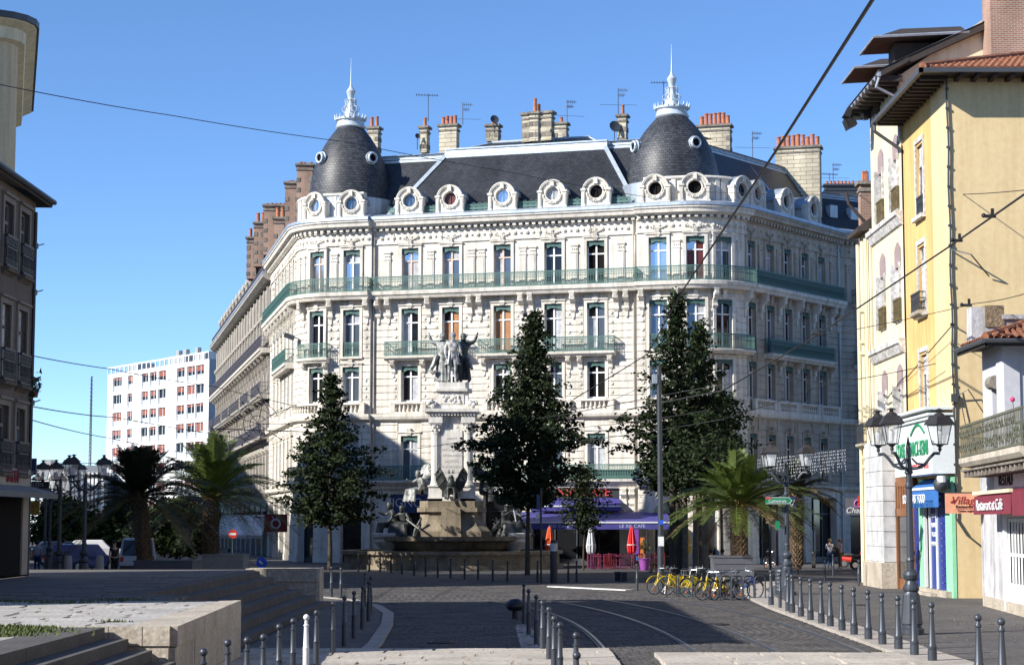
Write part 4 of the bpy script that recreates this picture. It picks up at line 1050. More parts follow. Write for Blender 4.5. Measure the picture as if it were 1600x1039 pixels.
m = MB(); m.prism([(-5.85, 29.4), (-5.2, 29.4), (-5.6, 38.98), (-5.85, 38.98)], .9, TZ+.015); B('coping', m, terr, te)
facing(-6.5, 29.4, -5.18, 29.4, 0, .915, 2); facing(-6.5, 29.4, -5.16, 29.4, .93, TZ+.02, 3, th=.13)
# steps between block and back wall (descending to the street)
stepm = M('dark_step_stone', (.10, .093, .088), .85, .3, 1.5, 0, .2, .4, 14)
stp = thing('terrace_steps', None, None); stp['kind'] = 'structure'
for k in range(6):
    x0 = -8.6+.42*k; z = TZ-.2*k; xx = x0+.42
    for (ya, yb) in ((39.2, 46.5), (46.52, 54), (54.02, 62.5)):
        m = MB(); m.box(x0 - (0 if k else .02), xx+.03, ya, yb+.3*k if yb > 60 else yb, -.05, z-.004*k); B('step', m, stepm, stp)
facing(-8.7, 64.7, -6.5, 64.7, 0, .78, 5); facing(-8.9, 64.7, -6.48, 64.7, .79, TZ+.03, 3, th=.14)
m = MB(); m.box(-8.9, -6.5, 64.7, 66, 0, TZ+.02); B('back_wall', m, terr, te)
facing(-6.5, 64.75, -6.5, 66.2, 0, TZ+.03, 1, th=.05)
stp2 = thing('foreground_steps', None, None); stp2['kind'] = 'structure'
for k in range(7):
    for ya, yb in ((10, 20), (20.02, 24.5), (24.52, 29.2)):
        m = MB(); x0 = -6.5+.36*k; m.box(x0-(.35 if k == 0 else 0), x0+.37, ya, yb, -.05, TZ+.012-.17*k); B('step', m, stepm, stp2)
# weeds in the joints
wd = np.random.default_rng(4); vs = []; fs = []
def tuft(x, y, z, r, n, h=.06):
    for _ in range(n):
        a = wd.uniform(0, 6.28); d = wd.normal(0, r, 2); p = np.array([x+d[0]*2.2, y+d[1], z]); L = h*wd.uniform(.4, 1.3); dr = np.array([math.cos(a), math.sin(a), 0])*.02
        i = len(vs); vs.extend([p-dr, p+dr, p+dr*.3+np.array([math.cos(a+1)*L*.4, math.sin(a+1)*L*.4, L])]); fs.append((i, i+1, i+2))
for x, y, r, n in ((-8.0, 28.2, .22, 500), (-7.2, 28.9, .12, 400), (-8.4, 27.4, .3, 700), (-7.4, 27.2, .2, 500), (-6.95, 28.0, .15, 350), (-7.6, 29.3, .08, 160), (-8.9, 38, .2, 200), (-8.0, 39.3, .15, 120), (-10.0, 38.5, .12, 120), (-6.4, 30.9, .06, 50)): tuft(x, y, TZ, r, n)
me = npmesh('weeds', np.array(vs), np.array(fs), moss); tag(link('weeds', me), kind='stuff')
# litter and fallen leaves on the right pavement
vs = []; fs = []
for _ in range(420):
    x, y = wd.uniform(9, 15), wd.uniform(42, 80); a = wd.uniform(0, 6.28); r = wd.uniform(.02, .05); i = len(vs)
    for k in range(4): vs.append(np.array([x+r*math.cos(a+k*1.57), y+r*math.sin(a+k*1.57), .075+.012*(k % 2)]))
    fs.append((i, i+1, i+2, i+3))
tag(link('fallen_leaves', npmesh('fallen_leaves', np.array(vs), np.array(fs), M('dry_leaf', (.42, .33, .2), .8))), kind='stuff')

# ---------------------------------------------------------------- street walls on the right
render_y = M('yellow_render', (.73, .56, .31), .9, .10, .35, .10, .06, .15, 18)
render_o = M('ochre_render', (.70, .455, .18), .9, .14, .8, .2, .05, .15, 18)
render_c = M('cream_render', (.74, .66, .47), .9, .12, .8, .2, .06, .15, 18)
render_w = M('peeling_white_render', (.60, .60, .62), .9, .3, 1.6, .35, .15, .4, 10)
peel = M('peeling_white_paint', (.72, .73, .74), .8, .45, 6, .4, .3, .4, 20, col2=(.40, .37, .34))
mauve = M('mauve_lambrequin', (.33, .25, .25), .8, .2, 3)
darkwood = M('dark_eave_wood', (.045, .035, .03), .8, .3, 3)
brownw = M('brown_wood', (.26, .115, .05), .6, .3, 3, .2)
tile = M('roof_tile_clay', (.30, .115, .06), .85, .5, 5, 0, .4)
gut = flat('dark_gutter', (.06, .065, .075), .5)
XS = 15.85
yb = thing('yellow_corner_building', 'yellow rendered corner building with tiled roof above the snack bar', 'building', (18, 72, 0))
PY = Path((XS+.05, 77.0)).line(8.0, (0, -1)).line(14, (1, 0))
wy = PY.su(1446, 0, 8)
zy = [(14.7, 17.4), (10.9, 13.4), (6.75, 9.2)]
m = MB(); ops = [(wy-.65, wy+.65, a, b) for a, b in zy]
wallgrid(m, PY, 0, 5.2, 4.4, 19, ops, .22); WB('wall', m, render_o, yb)
m = MB(); wallgrid(m, PY, 5.2, 7.999, 4.4, 19, [], .1); WB('wall', m, render_y, yb)
m = MB(); wallgrid(m, PY, 8.0, 22, 0.07, 19, [], .3); WB('wall', m, render_y, yb)
m = MB(); slab(m, PY, 8.01, 22, -.02, .012, .07, 2.4) if False else None
for i, (a, b) in enumerate(zy):
    window(yb, PY, wy, a, b, 1.3, 'dvdv', .2, peel, False, 0, True)
    m = MB(); rz = PY.rz(wy); m.T = Matrix.Translation(PY.W(wy, 0, a)) @ Matrix.Rotation(rz, 4, 'Z'); h = b-a
    m.box(-.83, -.65, -.05, .01, -.1, h+.1); m.box(.65, .83, -.05, .01, -.1, h+.1); m.box(-.83, .83, -.06, .01, h+.1, h+.28); m.box(-.9, .9, -.2, .01, -.26, -.1)
    WB('window_surround', m, peel, yb)
    m = MB(); m.T = Matrix.Translation(PY.W(wy, 0, a)) @ Matrix.Rotation(rz, 4, 'Z'); m.box(-.64, -.1, .10, .14, h*.72, h) if i != 1 else m.box(-.64, .64, .10, .14, .1, h*.8)
    if i != 0: m.box(.1, .6, .05, .1, 0, h*.75)
    WB('shutter', m, peel, yb)
balcony(yb, PY, wy-.8, wy+.8, zy[1][0]-.05, .35, .25, terr, dark_iron, .75, .14); m = MB(); railing(m, PY, wy-.6, wy+.6, .03, zy[0][0], .7, .13, False); WB('window_guard', m, dark_iron, yb)
# eaves and tiled hip roof
ez = 18.9
m = MB(); ov = 1.05
m.add([(XS-ov, 69-ov, ez), (40, 69-ov, ez), (40, 69.2, ez+.02), (XS+.2, 69.2, ez+.02), (XS+.2, 77.2, ez+.02), (XS-ov, 77.2, ez)], [(0, 3, 2, 1), (0, 5, 4, 3)])
for k in range(14): m.box(XS-ov+.05, XS, 68.6+.62*k, 68.75+.62*k, ez-.14, ez-.01)
for k in range(18): m.box(XS+.3+.62*k, XS+.45+.62*k, 69-ov+.05, 69, ez-.14, ez-.01)
WB('eave', m, darkwood, yb)
m = MB(); m.box(XS-ov-.14, XS-ov, 69-ov-.14, 77.2, ez-.03, ez+.13); m.box(XS-ov-.14, 40, 69-ov-.14, 69-ov, ez-.03, ez+.13)
m.tube((XS-ov-.05, 77.0, ez-.05), (XS-ov-.05, 76.9, ez-.35), .07); m.tube((XS-ov-.05, 76.9, ez-.35), (XS-.1, 76.8, ez-1.1), .07); WB('gutter', m, gut, yb)
m = MB(); m.quad((XS-ov, 69-ov, ez+.12), (40, 69-ov, ez+.12), (40, 75, ez+2.2), (XS+4.5, 75, ez+2.2)); m.quad((XS-ov, 77.2, ez+.12), (XS-ov, 69-ov, ez+.12), (XS+4.5, 75, ez+2.2), (XS+4.5, 77.2, ez+2.2)); WB('roof', m, tile, yb)
# roof tiles as joined corrugated rows
m = MB(); nx = 46; 
for r_ in range(9):
    t0 = r_/9; y0 = 69-ov+6.9*t0; z0 = ez+.13+2.08*t0; xa = XS-ov+5.4*t0
    for k in range(nx):
        x = XS-ov+.1+.24*k
        if x < xa+.1: continue
        m.tube((x, y0-.03, z0+.05), (x, y0+.78, z0+.25), .095, .08, 6, cap=True)
WB('roof_tiles', m, tile, yb)['kind'] = 'stuff'
m = MB(); m.tube((XS-ov, 69-ov, ez+.2), (XS+4.5, 75, ez+2.35), .16, n=8); WB('hip_tiles', m, tile, yb)
# cable strip down the corner
m = MB(); p = [(XS+.02, 68.93, z) for z in (19, 14, 9, 6.5, 4.8, 3.2, 2.6)]
m.path([(XS+.03+.02*math.sin(z*2), 68.93, z) for z in np.arange(18.9, 2.6, -.4)]+[(XS+.4, 68.93, 2.3), (XS+.9, 68.93, 1.9), (XS+1.2, 68.93, 1.6)], .035, 5)
for k in range(22): m.cbox((XS+.03, 68.93, 18.5-.72*k), (.12, .08, .08))
m.cbox((XS+.05, 68.9, 7.2), (.22, .14, .3)); WB('cable_run', m, gut, yb)
m = MB(); m.path([(XS+.05, 68.9, 7.2), (XS+.5, 68.7, 7.5), (XS+1.1, 68.8, 6.6), (XS+1.0, 68.8, 6.2)], .025, 4); WB('loose_cable', m, gut, yb); m = MB(); m.path([(XS, 68.9, 12.6), (XS+.6, 68.2, 12.3), (XS+1.4, 68.9, 11.6)], .03, 4); WB('wall_hook', m, gut, yb); m = MB(); m.path([(XS+.2, 68.9, 7.5), (XS+.6, 68.85, 5.2), (XS+.9, 68.85, 5.6)], .02, 4); WB('loose_cable', m, gut, yb)
m = MB(); m.box(XS+1.6, XS+2.0, 68.85, 69, 1.6, 2.6); WB('meter_box', m, render_c, yb)
# ---- cream building
cbn = thing('cream_building', 'tall narrow cream building with arched windows and dark overhanging eaves beyond the yellow corner', 'building', (18, 80, 0))
PCn = Path((XS-.02, 83.6)).line(6.6, (0, -1))
wc = [PCn.su(1384), PCn.su(1408)]
zc_ = [(15.5, 18.4), (10.9, 13.9), (5.6, 8.9)]
ops = [(q-.6, q+.6, a, b) for q in wc for a, b in zc_]
m = MB(); wallgrid(m, PCn, 0, 6.6, 4.2, 21.0, ops, .25); WB('wall', m, render_c, cbn)
for q in wc:
    for i, (a, b) in enumerate(zc_):
        window(cbn, PCn, q, a, b, 1.2, 'dddd', .22, peel, False, 0, True)
        m = MB(); m.T = Matrix.Translation(PCn.W(q, 0, a)) @ Matrix.Rotation(PCn.rz(q), 4, 'Z'); h = b-a
        n = 8
        pts = [(-.62+1.24*k/n, h+.28*math.sin(math.pi*k/n)) for k in range(n+1)]
        for k in range(n):
            (x0, z0), (x1, z1) = pts[k], pts[k+1]; m.add([(x0, -.02, h-.75), (x1, -.02, h-.75), (x1, -.02, z1), (x0, -.02, z0), (x0, .06, h-.75), (x1, .06, h-.75), (x1, .06, z1), (x0, .06, z0)], [(0, 1, 2, 3), (0, 4, 5, 1), (3, 2, 6, 7)])
        WB('lambrequin', m, mauve, cbn)
        m = MB(); m.T = Matrix.Translation(PCn.W(q, 0, a)) @ Matrix.Rotation(PCn.rz(q), 4, 'Z'); m.box(-.6, -.52, -.22, .2, 0, h-.6); m.box(.50, .58, -.1, .2, 0, h-.6); m.box(-.52, -.1, .1, .14, .7, h-.75); WB('shutter', m, peel, cbn)
        m = MB(); railing(m, PCn, q-.6, q+.6, .12, a, .95, .12, True); WB('window_guard', m, M('rusty_iron', (.16, .12, .05), .8, .4, 6), cbn)
m = MB()
for z in (15.1, 9.9, ): m = MB(); sweep(m, PCn, 0, 6.6, [(-.02, z-.35), (.1, z-.3), (.22, z), (.3, z+.05), (.3, z+.25), (-.02, z+.25)]); WB('string_course', m, peel, cbn)
m = MB(); wallgrid(m, Path((XS-.02, 77.02)).line(26, (1, 0)), 0, 26, 18.0, 20.9, [], .1); m.add([(XS-.02, 77.02, 20.9), (42, 77.02, 20.9), (42, 77.02, 28.5), (XS+4, 77.02, 23.6)], [(0, 1, 2, 3)])
WB('gable_wall', m, render_c, cbn)
m = MB(); s0 = Vector((XS-.92, 76.2, 20.95)); 
for ya, yb_ in ((76.3, 83.7),):
    m.add([(XS-.92, ya, 20.7), (XS-.92, yb_, 20.7), (XS+.2, yb_, 21.3), (XS+.2, ya, 21.3), (XS-.92, ya, 20.86), (XS-.92, yb_, 20.86), (XS+.2, yb_, 21.5), (XS+.2, ya, 21.5)], [(0, 3, 2, 1), (4, 5, 6, 7), (0, 1, 5, 4), (0, 4, 7, 3)])
for k in range(11): m.box(XS-1.1, XS, 76.5+.75*k, 76.65+.75*k, 20.55, 20.78)
# raking verge on the gable
m.add([(XS-.96, 76.65, 20.75), (XS+12, 76.65, 26.6), (XS+12, 76.65, 27.0), (XS-.96, 76.65, 21.05), (XS-.96, 77.2, 20.75), (XS+12, 77.2, 26.6), (XS+12, 77.2, 27.0), (XS-.96, 77.2, 21.05)], [(0, 1, 2, 3), (0, 4, 5, 1), (3, 2, 6, 7), (0, 3, 7, 4)])
WB('eave', m, darkwood, cbn)
m = MB(); m.box(XS-1.02, XS-.92, 76.3, 83.7, 20.7, 20.88); m.path([(XS-.96, 76.5, 20.7), (XS-1.1, 76.5, 20.3), (XS-.2, 76.7, 19.9), (XS-.1, 76.9, 19.3), (XS-.1, 76.95, 18.2)], .07, 6); m.quad((XS-.96, 76.6, 21.07), (XS+12, 76.6, 27.02), (XS+12, 76.95, 27.1), (XS-.96, 76.95, 21.12)); WB('gutter', m, zinc, cbn)
m = MB(); m.quad((XS-.96, 76.65, 21.06), (XS+12, 76.65, 27.0), (XS+12, 84.2, 27.0), (XS-.96, 84.2, 21.06)); WB('roof', m, tile, cbn)
for (x0, y0, z0, k) in ((XS-.6, 78.2, 22.4, 1.0), (XS-.75, 81.8, 22.0, 1.0)):
    m = MB(); w_ = 1.5
    m.box(x0+.5, x0+3, y0-.6, y0+.6, z0-2.0, z0); WB('dormer_wall', m, darkwood, cbn)
    m = MB(); m.add([(x0-.5, y0-w_, z0), (x0-.5, y0+w_, z0), (x0+3.4, y0+w_, z0+.2), (x0+3.4, y0-w_, z0+.2), (x0+.9, y0, z0+.75), (x0+3.4, y0, z0+.85)], [(0, 3, 2, 1), (0, 1, 4), (0, 4, 5, 3), (1, 2, 5, 4)])
    WB('dormer_roof', m, darkwood, cbn); m = MB(); m.path([(x0-.52, y0+w_, z0+.02), (x0-.52, y0-w_-.02, z0+.02), (x0+3.4, y0-w_-.02, z0+.22)], .06, 5); WB('dormer_gutter', m, zinc, cbn)
p = at(1640, 85, 80); chimney(cbn, (21.6, 76.3), 4.7, 1.3, 19, 31, 0, 0, brick_r, bands=False)
fl2 = thing('floodlight', 'cluster of black floodlights on a bracket under the cream building eave', 'floodlight', at(1350, 178, 82.5))
for dx, dz, rx, sz in ((-.70, .05, .4, .36), (.0, .1, -.5, .5), (-.6, -.42, 1.2, .55)):
    m = MB(); m.T = Matrix.Translation((dx, 0, dz)) @ Matrix.Rotation(rx, 4, 'Y'); m.box(-sz*.38, sz*.38, -.3, .3, -.22, .22, taper=.04); m.box(-sz*.4, sz*.4, -.32, .32, -.25, -.2); B('lamp_head', m, flat('matt_black', (.012, .012, .014), .7), fl2)
m = MB(); m.tube((-.6, 0, -.1), (1.1, 0, -.25), .06); m.tube((0, 0, -.3), (0, 0, .2), .05); B('bracket', m, dark_iron, fl2)
# ---- narrow pale building further along
nb_ = thing('narrow_pale_building', 'sliver of pale building with vertical downpipes and ragged dark eaves past the cream one', 'building', (17, 88, 0))
m = MB(); m.box(XS-.1, 24, 83.7, 86.2, .07, 15.6); WB('wall', m, render_c, nb_)
m = MB()
for y in (84.0, 84.8, 85.9): m.tube((XS-.25, y, .1), (XS-.25, y, 15.2), .08, n=6); 
for y in (84.8,):
    for z in (5.2, 5.6, 10.2, 10.7, 12.1): m.cbox((XS-.3, y, z), (.3, .25, .15))
WB('downpipes', m, render_c, nb_)['kind'] = 'stuff'
m = MB(); m.add([(XS-.6, 83.8, 15.7), (XS-.6, 86.5, 15.7), (XS+3, 86.5, 18.3), (XS+3, 83.8, 18.3), (XS-.6, 83.8, 15.5), (XS-.6, 86.5, 15.5), (XS, 86.5, 15.6), (XS, 83.8, 15.6)], [(0, 3, 2, 1), (4, 5, 6, 7), (0, 4, 5, 1), (0, 3, 7, 4)]); m.path([(XS-1.0, 84.3, 17.3), (XS-.9, 84.3, 16.8), (XS-.2, 84.3, 16.0)], .07, 6); WB('eave', m, darkwood, nb_)
p = at(1352, 290, 91.5); chimney(nb_, p, .6, .6, 15, p.z, 4, 0, brick_r, .5, bands=False, pr=.07)
for z in (6.2,):
    m = MB(); PN = Path((XS-.1, 86.1)).line(2.3, (0, -1)); sl, r_ = balcony(nb_, PN, .3, 1.9, z, .4, .2, stone_d, dark_iron, .9, .15)
# ---- ground floor: white stone pier, snack bar, brown shopfront
m = MB(); m.box(XS-.62, XS+.4, 79.0, 82.9, .07, 6.1); 
pier = WB('stone_pier', m, M('pier_marble', (.60, .61, .63), .7, .25, 1.8, .2, .15), cbn)
for k in range(8):
    m = MB(); m.box(XS-.65, XS+.4, 78.97, 82.93, 1.15+.62*k, 1.73+.62*k); WB('pier_block', m, MATS['pier_marble'], cbn)
m = MB(); m.box(XS-.78, XS+.4, 78.85, 83.05, .07, 1.1); WB('pier_base', m, terr, cbn)
m = MB(); m.box(XS-.05, XS+2, 75.6, 79.2, .07, 4.4); m.box(XS-.15, XS, 75.4, 75.7, .07, 4.4); m.box(XS-.15, XS, 78.8, 79.1, .07, 4.4); m.box(XS-.15, XS, 75.6, 79.0, 3.0, 3.3); m.box(XS-.12, XS, 75.6, 79.0, 4.2, 4.6)
for k in range(6): m.box(XS-.12, XS, 76.0+.5*k, 76.2+.5*k, 3.3, 4.2)
WB('wooden_shopfront', m, brownw, cbn); m = MB(); m.box(XS-.08, XS-.05, 75.75, 78.8, .5, 3.0); WB('pane', m, P_dark, cbn)
mint = flat('mint_paint', (.30, .70, .42), .6); bluet = M('blue_mosaic', (.03, .05, .30), .4, .4, 12)
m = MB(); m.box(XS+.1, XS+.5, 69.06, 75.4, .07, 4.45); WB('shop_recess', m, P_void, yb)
for y0, y1, mt, nm in ((69.0, 70.05, mint, 'mint_pilaster'), (73.9, 74.6, mint, 'mint_pilaster')):
    m = MB(); m.box(XS-.12, XS+.02, y0, y1, .07, 4.4); WB(nm, m, mt, yb)
m = MB(); m.box(XS+.02, XS+.6, 68.965, 69.0, .07, 4.45); WB('mint_pilaster', m, mint, yb) if False else None
for y0, y1 in ((70.05, 70.7), (74.6, 75.35)):
    for k in range(14):
        m = MB(); m.box(XS-.14, XS+.02, y0+.02, y1-.02, .3+.27*k, .55+.27*k); WB('blue_tile', m, bluet, yb)
m = MB(); 
for y in (70.75, 71.7, 72.9, 73.8): m.box(XS-.1, XS+.02, y-.06, y+.06, .07, 3.7)
for z in (.2, 3.4, 3.65): m.box(XS-.1, XS+.01, 70.75, 73.85, z, z+.1)
WB('shop_door_frame', m, white_pt, yb)
m = MB(); m.box(XS-.04, XS-.02, 70.8, 71.65, .3, 3.4); m.box(XS-.04, XS-.02, 71.8, 72.85, .3, 3.4); WB('door_poster', m, flat('deep_blue_panel', (.03, .06, .25), .4), yb)
m = MB(); m.box(XS-.35, XS+.1, 69.2, 74.5, .07, .3); m.box(XS-.6, XS, 70.6, 73.9, .07, .18); WB('door_step', m, terr, yb)
for k in range(4): textobj('lettering', ('MENU', 'KEBAB', 'TACOS', 'PANINI', 'PANINI')[k], white_pt, yb, Vector((XS-.06, 72.3, 3.0-.35*k))-yb.location, (R(90), 0, R(-90)), .24)
# snack fascia box
sb = thing('snack_sign_box', 'white box fascia with green SNACK KEBAB lettering wrapped round the yellow corner', 'sign', (15.4, 72, 4.5))
signw = M('sign_white', (.72, .76, .76), .5, .06, .7)
m = MB(); m.box(XS-.8, XS+.02, 68.9, 75.6, 4.5, 6.45); WB('box', m, signw, sb)
m = MB(); m.box(XS-.9, XS, 68.95, 75.7, 6.6, 6.68); m.box(XS-1.0, XS, 69.0, 75.8, 6.8, 6.9); m.box(XS-.9, XS, 68.95, 75.6, 6.45, 6.52); WB('louvre', m, signw, sb)
gl = flat('sign_green', (.02, .26, .12), .5); rl = flat('sign_pink', (.65, .18, .18), .5)
rotL = (R(90), 0, R(-90))
def lt(par, txt, mat, x, y, z, size, sx=1, nm='lettering'): return textobj(nm, txt, mat, par, Vector((x, y, z))-par.location, rotL, size, .012, 'CENTER', sx)
lt(sb, "L'OASIS", gl, XS-.82, 74.35, 5.45, .8, .62); lt(sb, 'SNACK-KEBAB', gl, XS-.82, 71.05, 5.45, .8, .62); lt(sb, 'BARBECUE - PANINI - TACOS', rl, XS-.82, 71.0, 4.8, .28, .85)
m = MB(); m.path([(XS-.82, 72.4-2.4*k/12, 6.0+.35*math.sin(math.pi*k/12)) for k in range(13)], .05, 4); WB('palm_logo', m, gl, sb)
aw = thing('blue_awning', 'blue awning lettered L\'OASIS FAST FOOD over the snack bar door', 'awning', (15, 71, 3.5))
bluec = flat('awning_blue', (.03, .14, .42), .7)
m = MB(); m.add([(XS-.05, 69.1, 4.35), (XS-.05, 74.2, 4.35), (XS-.55, 74.2, 3.98), (XS-.55, 69.1, 3.98)], [(0, 1, 2, 3)]); WB('canvas', m, bluec, aw)
m = MB(); m.box(XS-.58, XS-.55, 69.1, 74.2, 3.3, 3.95); WB('valance', m, bluec, aw)
m = MB(); m.box(XS-.62, XS-.54, 69.05, 74.25, 3.95, 4.04); m.tube((XS-.1, 69.2, 3.9), (XS-.56, 69.2, 3.97), .03); WB('front_bar', m, white_pt, aw)
lt(aw, "L'OASIS FAST FOOD", white_pt, XS-.92, 71.65, 3.6, .46, .95)
sp = thing('round_spotlight', 'small round black and white lamp at the corner end of the snack awning', 'lamp', (XS-.5, 68.9, 4.1)); m = MB(); m.ball((0, 0, 0), .28, 12, 8); B('housing', m, dark_iron, sp, smooth=True); m = MB(); m.lathe([(.18, -.02), (.16, .2), (.01, .22)], 12, (0, -.1, .1)); B('reflector', m, white_pt, sp)
# ---- annex with tiled roof and balcony, nearest on the right
an = thing('white_annex_building', 'low whitewashed annex with clay tiled roof and iron balcony at the right edge', 'building', (16, 60, 0))
PA = Path((15.35, 62.9)).line(16, (-.085, -1))
m = MB(); wallgrid(m, PA, 0, 16, .07, 4.6, [(PA.su(1568), PA.su(1568)+4.4, .35, 2.9)], .25); WB('wall', m, render_w, an)
m = MB(); slab(m, PA, 0, 16, -3, -.02, 4.3, 4.6); m.box(15.3, 22, 62.85, 62.95, .07, 4.6); WB('wall', m, render_w, an)
c0 = PA.P(2.2)[0]
PU = Path((15.45, 62.9)).line(2.9, (-.02, -1)).line(10, (1, 0))
grw = M('pale_grey_render', (.50, .51, .55), .9, .08, .5, .05, .05)
m = MB(); wallgrid(m, PU, 0, 2.9, 4.6, 8.4, [(1.35, 1.95, 4.9, 7.2)], .3); wallgrid(m, PU, 2.9, 12.9, 4.6, 8.4, [], .3); WB('wall', m, grw, an)
m = MB(); slab(m, PU, 2.2, 3.4, 0, .06, 4.6, 8.4); WB('pilaster', m, grw, an); m = MB(); slab(m, PU, 1.35, 1.95, -.32, -.3, 4.9, 7.2); WB('pane', m, P_dark, an)
m = MB(); p = PU.W(1.65, .02, 7.2); m.tube((p.x, p.y-.3, p.z), (p.x, p.y+.3, p.z), .22, n=12); WB('wall_vent', m, lime_dark, an)
e0 = PU.W(0, 0, 8.4); ea = .72
m = MB(); X0, Y0, Y1 = 15.4-ea, 60-ea, 63.1
m.add([(X0, Y0, 8.32), (26, Y0, 8.32), (26, 60.1, 8.35), (15.5, 60.1, 8.35), (15.5, Y1, 8.35), (X0, Y1, 8.32)], [(0, 3, 2, 1), (0, 5, 4, 3)]); m.box(X0, X0+.05, Y0, Y1, 8.2, 8.4); m.box(X0, 26, Y0, Y0+.05, 8.2, 8.4); WB('eave', m, darkwood, an)
m = MB(); m.tube((X0-.06, Y0-.06, 8.36), (X0-.06, Y1, 8.36), .075, n=6); m.tube((X0-.06, Y0-.06, 8.36), (26, Y0-.06, 8.36), .075, n=6); WB('gutter', m, gut, an)
m = MB(); m.quad((X0, Y0, 8.42), (26, Y0, 8.42), (26, Y0+3, 9.5), (X0+3.2, Y0+3, 9.5)); m.add([(X0, Y1, 8.42), (X0, Y0, 8.42), (X0+3.2, Y0+3, 9.5), (X0+3.2, Y1+.5, 9.5)], [(0, 1, 2, 3)]); WB('roof', m, tile, an)
def tmesh():
    m = MB(); n = 7
    for (z0, y0, y1, r0, r1) in ((0, 0, .48, .105, .085),):
        vs = []
        for y, r in ((y0, r0), (y1, r1)):
            for k in range(n): a = math.pi*k/(n-1); vs.append((r*math.cos(a), y, r*math.sin(a)))
            for k in range(n): a = math.pi*k/(n-1); vs.append(((r-.02)*math.cos(a), y, (r-.02)*math.sin(a)))
        m.add(vs, [(k, k+1, 2*n+k+1, 2*n+k) for k in range(n-1)]+[(n+k, k, k+1, n+k+1)[::-1] for k in range(n-1)])
    return m.mesh('roof_tile', tile, True)
tm = tmesh(); rr = random.Random(8)
def put_tile(x, y, z, rz, pitch):
    o = link('roof_tile', tm, an, Vector((x, y, z))-an.location); o.rotation_euler = (pitch, rr.uniform(-.05, .05), rz+rr.uniform(-.06, .06)); s = rr.uniform(.92, 1.08); o.scale = (s, 1, s)
pt = math.atan2(1.08, 3)
for r_ in range(7):
    y = Y0 + .42*r_; z = 8.44+.36*.42*r_
    for k in range(26):
        x = X0+.12+.235*k
        if x < X0+.1+3.2*(.42*r_)/3+.05 or x > 17.4: continue
        put_tile(x, y, z, 0, pt)
for r_ in range(6):
    x = X0+.42*r_; z = 8.44+.34*.42*r_
    for k in range(14):
        y = Y0+.12+.235*k
        if y < Y0+3*(.42*r_)/3.2+.1: continue
        put_tile(x, y, z, R(-90), pt)
m = MB()
for k in range(9):
    a = Vector((X0, Y0, 8.5)).lerp(Vector((X0+3.2, Y0+3, 9.6)), k/9); b = Vector((X0, Y0, 8.5)).lerp(Vector((X0+3.2, Y0+3, 9.6)), (k+1.15)/9); m.tube(a, b, .13, .11, 8)
WB('hip_tiles', m, tile, an)
m = MB(); p = at(1522, 545, 62); m.box(p.x, p.x+1.05, 62.3, 63.0, 8.4, 9.75, taper=.02); m.box(p.x+1.0, 24, 62.3, 62.7, 8.4, 9.35); m.box(p.x+1.0, 24, 62.2, 62.75, 9.35, 9.5); WB('parapet', m, render_w, an)
m = MB(); m.box(p.x+.45, p.x+1.07, 62.25, 62.9, 9.1, 9.8); WB('broken_brickwork', m, M('rubble', (.30, .22, .14), .95, .5, 8, 0, .4, .8, 12), an)
# annex balcony
qa, qb = PA.su(1544), PA.su(1544)+11
m = MB(); sweep(m, PA, qa, qb, [(0, 4.45), (.85, 4.5), (.95, 4.62), (.95, 4.78), (0, 4.78)]); WB('balcony_slab', m, stone_d, an)
m = MB()
for k in range(16): p = PA.W(qa+.4+.7*k, .45, 4.3); m.cbox(p, (.16, .8, .25), PA.rz(0))
slab(m, PA, qa, qb, .1, .9, 4.36, 4.42); WB('balcony_joists', m, lime_dark, an)
olive = M('olive_iron', (.14, .14, .10), .7, .3, 5)
m = MB(); railing(m, PA, qa+.05, qb, .88, 4.78, 1.05, .24)
q = qa+.4
while q < qb-.5:
    for s_ in (-1, 1):
        for (cz, r0) in ((5.05, .17), (5.5, .13)):
            pts = []
            for k in range(12): a = k*.62; r_ = r0*(1-k/14); pts.append(PA.W(q+s_*(.16+r_*math.cos(a)), .93, cz+r_*math.sin(a)))
            m.path(pts, .014, 4)
    q += .85
WB('balcony_railing', m, olive, an)['kind'] = 'stuff'
bw = lt(an, 'RESTAURANT', flat('black_letters', (.01, .01, .01)), *PA.W(qa+4.2, .06, 4.02), .5, .9)
m = MB(); slab(m, PA, PA.su(1553), PA.su(1553)+6, .0, .04, 3.8, 4.28); WB('sign_board', m, signw, an)
# barred shop gate
qg = PA.su(1568)
m = MB(); slab(m, PA, qg-.15, qg+4.6, .0, .09, 2.9, 3.1); slab(m, PA, qg-.17, qg, -.02, .08, .1, 2.95); slab(m, PA, qg, qg+4.4, -.08, -.06, .35, .95); slab(m, PA, qg, qg+4.4, -.08, -.06, 1.75, 1.85); slab(m, PA, qg, qg+4.4, -.08, -.06, 2.78, 2.88)
WB('gate_frame', m, white_pt, an)
for k in range(9):
    m = MB(); q = qg+.12+.51*k; slab(m, PA, q-.12, min(q+.12, qg+4.4), -.075, -.065, .95, 2.8); WB('gate_bar', m, white_pt, an)
m = MB(); slab(m, PA, qg, qg+4.4, -.13, -.11, .35, 2.9); WB('pane', m, P_dark, an)
m = MB(); slab(m, PA, 0, 16, -.01, .06, .07, .4); WB('plinth', m, terr, an)
ma = thing('maroon_awning', 'folded maroon awning lettered Restaurant et Café above the barred white gate', 'awning', (14.7, 57, 3.3))
mar = M('awning_maroon', (.20, .025, .045), .75, .2, 3)
q0 = PA.su(1558); m = MB(); sweep(m, PA, q0, q0+6.6, [(.05, 3.75), (.75, 3.55), (.78, 3.0), (.76, 3.0), (.72, 3.5), (.03, 3.7)]); WB('canvas', m, mar, ma)
m = MB(); slab(m, PA, q0-.05, q0+6.6, .70, .80, 3.60, 3.70); WB('front_bar', m, render_c, ma)
